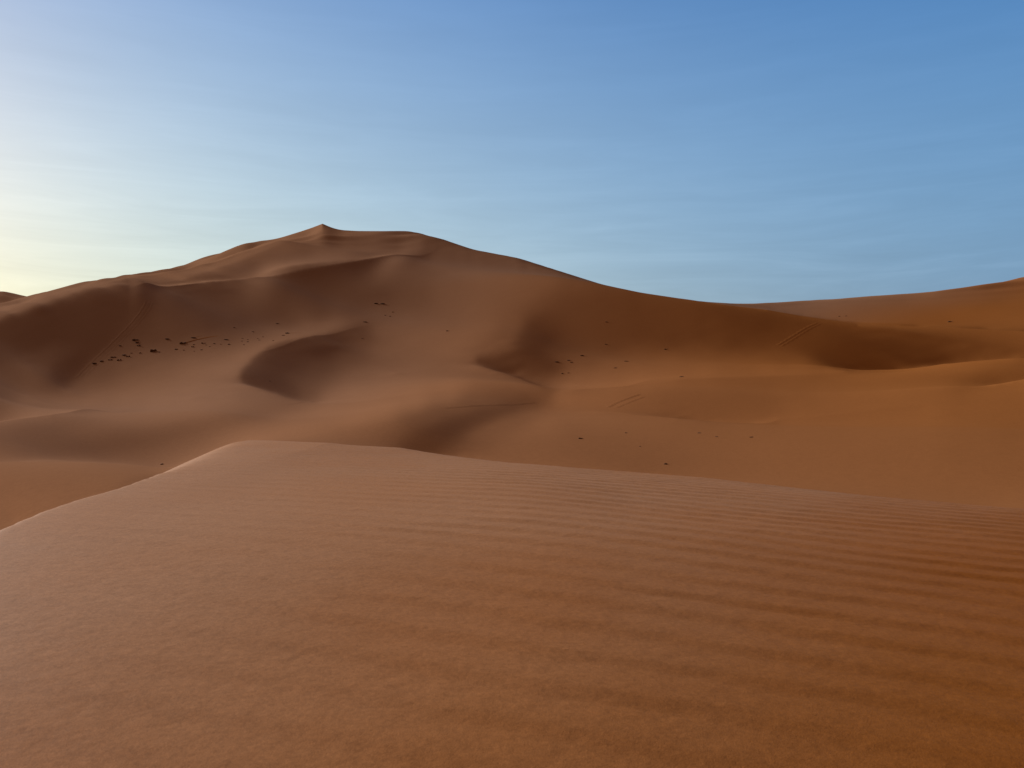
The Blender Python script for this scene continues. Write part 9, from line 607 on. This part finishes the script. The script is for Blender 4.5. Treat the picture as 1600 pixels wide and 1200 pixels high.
# u, v, width px, height px, lobes, tail length px, label, group
ROCKS = [
 (240, 546, 12, 8.5, 3, 0, "largest dark rock, upright and craggy, alone in the middle of the left slope band", BAND),
 (249, 549.5, 4, 1.8, 1, 0, "small dark rock touching the right foot of the largest craggy rock", BAND),
 (212, 530, 11, 5, 2, 0, "dark double rock standing highest on the left slope", BAND),
 (214, 534.5, 8, 2.6, 1, 0, "thin dark rock just under the highest double rock", BAND),
 (217, 539, 9, 3.2, 2, 0, "faint brown rock lying lowest under the highest double rock", BAND),
 (188, 539.5, 5, 2.6, 1, 0, "lone small rock between the wheel tracks and the highest double rock", BAND),
 (151, 567, 16, 3.2, 2, 0, "long flat rock at the lower left end of the band, beside the wheel tracks", BAND),
 (159, 563.5, 9, 2, 1, 0, "slim flat rock just above the long flat rock by the tracks", BAND),
 (172, 561, 9, 4.2, 2, 0, "dark left block of the jagged rock cluster near the tracks", BAND),
 (177, 557.5, 11, 3.2, 2, 0, "arched top rock of the jagged cluster near the tracks", BAND),
 (186.5, 561.3, 9, 5, 2, 0, "blackest rounded rock at the right of the jagged cluster", BAND),
 (194, 554, 8, 3, 1, 0, "left half of the slanting rock pair right of the jagged cluster", BAND),
 (200, 556, 9, 4.2, 2, 0, "right half of the slanting rock pair right of the jagged cluster", BAND),
 (205.5, 551.3, 4, 1.6, 1, 0, "tiny rock just above the slanting rock pair", BAND),
 (219, 551, 4.5, 2.4, 1, 0, "small round rock midway between the slanting pair and the largest craggy rock", BAND),
 (286, 535, 11, 5, 2, 62, "dark double rock with a long sand streak running up to its right", BAND),
 (302, 527, 9, 1.8, 1, 26, "thin rock above the dark double rock with a long sand streak", BAND),
 (262, 529, 9, 1.6, 1, 0, "faint flat rock between the largest craggy rock and the streaked double rock", BAND),
 (275, 545, 7, 2, 1, 0, "flat rock right of the largest craggy rock, first of the sparse band", BAND),
 (301, 541, 6, 3, 2, 0, "small clumped rock below the streaked double rock", BAND),
 (318, 535.5, 10, 2, 2, 0, "long thin rock right of the streaked double rock", BAND),
 (357, 537.5, 6, 2.2, 1, 0, "darkest small rock in the middle of the sparse band", BAND),
 (449, 520, 8, 2.6, 1, 34, "dark flat rock with a thin streak, above the crest of the crescent hollow", BAND),
 (443, 523.7, 6, 1.2, 1, 0, "sliver of rock just under the dark flat rock above the hollow's crest", BAND),
 (366, 511.5, 5, 1.6, 1, 0, "small rock alone on the dark slope above the sparse band", BAND),
 (395, 518, 5, 1.6, 1, 0, "small rock between the lone one on the dark slope and the sparse band", BAND),
 (433, 505, 6, 1.8, 1, 0, "small rock high on the dark slope above the crescent hollow", BAND),
 (588, 473.6, 8, 2, 1, 0, "left one of the two black rocks high on the great dune face", "two black rocks high on the dune face"),
 (597.5, 474, 9, 2.6, 1, 0, "right one of the two black rocks high on the great dune face", "two black rocks high on the dune face"),
 (614, 487, 4, 2.2, 1, 0, "single dark pebble-like rock below the two black rocks on the dune face", "small rocks on the great dune face"),
 (602, 492.3, 4.5, 1.6, 1, 0, "left one of the two faint rocks under the single dark one", "small rocks on the great dune face"),
 (609, 493.7, 4.5, 1.6, 1, 0, "right one of the two faint rocks under the single dark one", "small rocks on the great dune face"),
 (570, 502.5, 9, 1.6, 1, 0, "thin flat rock where the crescent hollow's crest fades out", "small rocks on the great dune face"),
 (566, 528.4, 4, 1.2, 1, 0, "tiny rock right of the upper end of the crescent hollow", "small rocks on the great dune face"),
 (698.5, 516.5, 5, 2.2, 1, 14, "small rock alone on the broad face between the two hollows", "small rocks on the great dune face"),
 (421, 595, 5, 1.2, 1, 0, "tiny dark rock inside the crescent hollow", "small rocks on the great dune face"),
 (947.5, 502.5, 5, 1.7, 1, 0, "topmost small rock on the dark slope right of centre", "rocks on the dark slope right of centre"),
 (947, 537.5, 5.5, 1.8, 2, 0, "small split rock directly below the topmost one on the dark slope", "rocks on the dark slope right of centre"),
 (909, 555, 7, 3.2, 1, 16, "darkest rock at the foot of the dark slope right of centre", "rocks on the dark slope right of centre"),
 (888, 562.5, 6, 1.8, 1, 0, "flat rock left of the darkest rock at the slope foot", "rocks on the dark slope right of centre"),
 (870, 565, 9, 1.6, 1, 0, "leftmost thin rock at the foot of the dark slope", "rocks on the dark slope right of centre"),
 (893, 566, 6, 1.3, 1, 0, "sliver of rock just below the flat one at the slope foot", "rocks on the dark slope right of centre"),
 (878.5, 583, 4.5, 2.2, 1, 0, "left one of two small rocks in the pale sand below the dark slope", "rocks on the dark slope right of centre"),
 (888, 582.2, 4.5, 1.7, 1, 0, "right one of two small rocks in the pale sand below the dark slope", "rocks on the dark slope right of centre"),
 (978, 564, 8, 1.6, 1, 22, "thin rock with a faint streak where dark slope meets pale sand", "rocks on the dark slope right of centre"),
 (962, 574.4, 8, 1.3, 1, 26, "lowest thin rock with a streak on the pale sand right of centre", "rocks on the dark slope right of centre"),
 (1039, 545, 6, 2.2, 1, 18, "small rock with a pale streak on the right part of the dark slope", "rocks on the dark slope right of centre"),
 (1065, 588.2, 11, 2.2, 1, 10, "flat black rock lying on the soft pale crest right of centre", "rocks on the lower right sand"),
 (907, 684, 8, 4, 2, 22, "dark knobby rock with a sand streak, leftmost on the lower right sand", "rocks on the lower right sand"),
 (1040, 724, 6.5, 4, 1, 30, "black rock with a sand streak, nearest above the near dune's brink", "rocks on the lower right sand"),
 (978, 676, 6, 1.5, 1, 0, "faint thin rock right of the dark knobby one", "rocks on the lower right sand"),
 (1000, 697, 3.5, 2, 1, 0, "faint tiny rock midway between the knobby rock and the black streaked one", "rocks on the lower right sand"),
 (1092, 676, 8, 1.5, 1, 0, "pale thin rock under the smooth wavy crest on the right", "rocks on the lower right sand"),
 (1120, 682, 6, 1.3, 1, 0, "faint speck of rock left of the rightmost rock", "rocks on the lower right sand"),
 (1174, 682.5, 8, 1.8, 1, 0, "dark thin rock farthest right on the lower sand", "rocks on the lower right sand"),
 (253, 724.5, 8, 2.6, 1, 0, "brown rock on the low crest just left of the near dune's tip", None),
 (1483, 502, 7, 3, 1, 14, "small dark rock on the far right dune face", "rocks on the far right dune"),
 (1311, 494, 4, 1.3, 1, 0, "left one of two specks of rock low on the far right dune", "rocks on the far right dune"),
 (1322, 493.3, 4, 1.3, 1, 0, "right one of two specks of rock low on the far right dune", "rocks on the far right dune"),
]
for (su, sv, sw_, sl_) in [
    (287, 546.7, 5, "tiny rock in the lower line, right of the flat rock starting the sparse band"),
    (303.5, 548.6, 3, "lowest speck of rock in the sparse band, below the small clumped rock"),
    (315, 546, 6, "tiny low rock just right of the lowest speck in the sparse band"),
    (303, 538, 5, "tiny rock just above the small clumped rock in the sparse band"),
    (322, 538.5, 4.5, "speck of rock just under the right end of the long thin rock"),
    (328, 541, 4, "speck of rock lying right of and below the long thin rock"),
    (335, 536.5, 6, "tiny flat rock midway between the long thin rock and the darkest small rock"),
    (345, 537.5, 4, "speck of rock just left of the darkest small rock in the sparse band"),
    (353, 530, 9, "thin faint rock lying above the darkest small rock in the sparse band"),
    (379, 528.5, 4, "upper left speck of the five-speck cluster left of the hollow's crest"),
    (378, 532.6, 4.5, "left speck in the middle line of the five-speck cluster by the hollow"),
    (387, 533.6, 4.5, "right speck in the middle line of the five-speck cluster by the hollow"),
    (387, 530.4, 4, "upper right speck of the five-speck cluster left of the hollow's crest"),
    (381, 538.2, 4, "lowest speck of the five-speck cluster left of the hollow's crest"),
    (405, 531, 6, "larger lower speck of the pair right of the five-speck cluster"),
    (403, 528.6, 4, "smaller upper speck of the pair right of the five-speck cluster"),
    (411, 526, 4, "single speck of rock up and right of the pair near the hollow's crest"),
    (427, 532, 4, "last speck of the band, closest above the bright crest of the hollow")]:
    ROCKS.append((su, sv, sw_ * .9, 1.3, 1, 0, sl_, "tiny rocks in the sparse band"))
for n_, (ru, rv, rw, rh, lobes, tail, label, group) in enumerate(ROCKS):
    x, y, zz = surface_at(ru, rv + rh * .35)
    s = y / F
    me = rock_mesh(100 + n_, rw * s * .46, rw * s * .34, rh * s * .50, lobes, 3 if rw > 6 else 2)
    o = bpy.data.objects.new("rock", me); col.objects.link(o)
    o.location = (x, y, zz + rh * s * .04)
    o.rotation_euler = (0, 0, random.Random(n_).uniform(-.5, .5))
    nrm = ground_normal(x, y)
    o['label'] = label; o['category'] = 'rock'
    if group: o['group'] = group
    if tail:
        base = (x, y, zz)
        Xt, Yt, Zt = tail_mesh(tail * s * 1.15, rw * s * .9, rh * s * .25, base)
        tl = grid_mesh("sand_streak", Xt, Yt, Zt, SAND_FAR)
        # the streak moves with its rock: child, kept level
        tl.parent = o; tl.matrix_parent_inverse = o.matrix_basis.inverted(); tl.location = base

# ---------------------------------------------------------------- wheel tracks and scraped lines pressed into the sand
def track(points, width, height, offs=(0.0,)):
    pts = np.array(points, float); t = np.linspace(0, 1, 90); s0 = np.linspace(0, 1, len(pts))
    uu = np.interp(t, s0, pts[:, 0]); vv = np.interp(t, s0, pts[:, 1])
    k = np.ones(9) / 9; uu[4:-4] = np.convolve(uu, k, 'valid'); vv[4:-4] = np.convolve(vv, k, 'valid')
    P3 = np.array([surface_at(a, b)[:2] for a, b in zip(uu, vv)])
    for ax in (0, 1): P3[4:-4, ax] = np.convolve(P3[:, ax], k, 'valid')
    T = np.gradient(P3, axis=0); T /= np.linalg.norm(T, axis=1)[:, None] + 1e-9; Nn = np.stack([-T[:, 1], T[:, 0]], 1)
    prof = [(-1.0, -.3), (-.62, .12), (-.36, 1.0), (-.12, -.02), (.12, -.02), (.36, .8), (.62, .12), (1.0, -.3)]
    nc = len(prof); X = np.zeros((len(t), nc)); Y_ = X.copy(); Z_ = X.copy()
    for i in range(len(t)):
        tp = min(1, 8 * t[i], 8 * (1 - t[i])); wv = 1 + .15 * math.sin(i * .9)
        for j, (c, h) in enumerate(prof):
            q = P3[i] + Nn[i] * c * width * .5 * wv
            X[i, j], Y_[i, j] = q; Z_[i, j] = ground_z(q[0], q[1]) + h * height * tp + (.015 if h > 0 else 0) - (1 - tp) * .15
    o = grid_mesh("wheel_track", X, Y_, Z_, SAND_FAR); o['kind'] = 'structure'
track([(238, 452), (226, 482), (205, 508), (178, 535), (150, 562), (128, 583), (112, 602)], 2.2, .045)
track([(244, 452), (233, 482), (212, 508), (184, 537), (157, 562), (136, 582), (120, 602)], 2.0, .03)
track([(1288, 501), (1262, 513), (1238, 528), (1208, 546)], 2.6, .045)
track([(944, 640), (962, 630), (985, 621), (1006, 614)], .9, .032)
track([(957, 640), (975, 632), (995, 624), (1012, 618)], .8, .018)
track([(436, 634), (470, 629), (520, 624), (565, 618)], 1.0, .014)
track([(668, 640), (740, 634), (800, 632), (858, 627)], .9, .010)
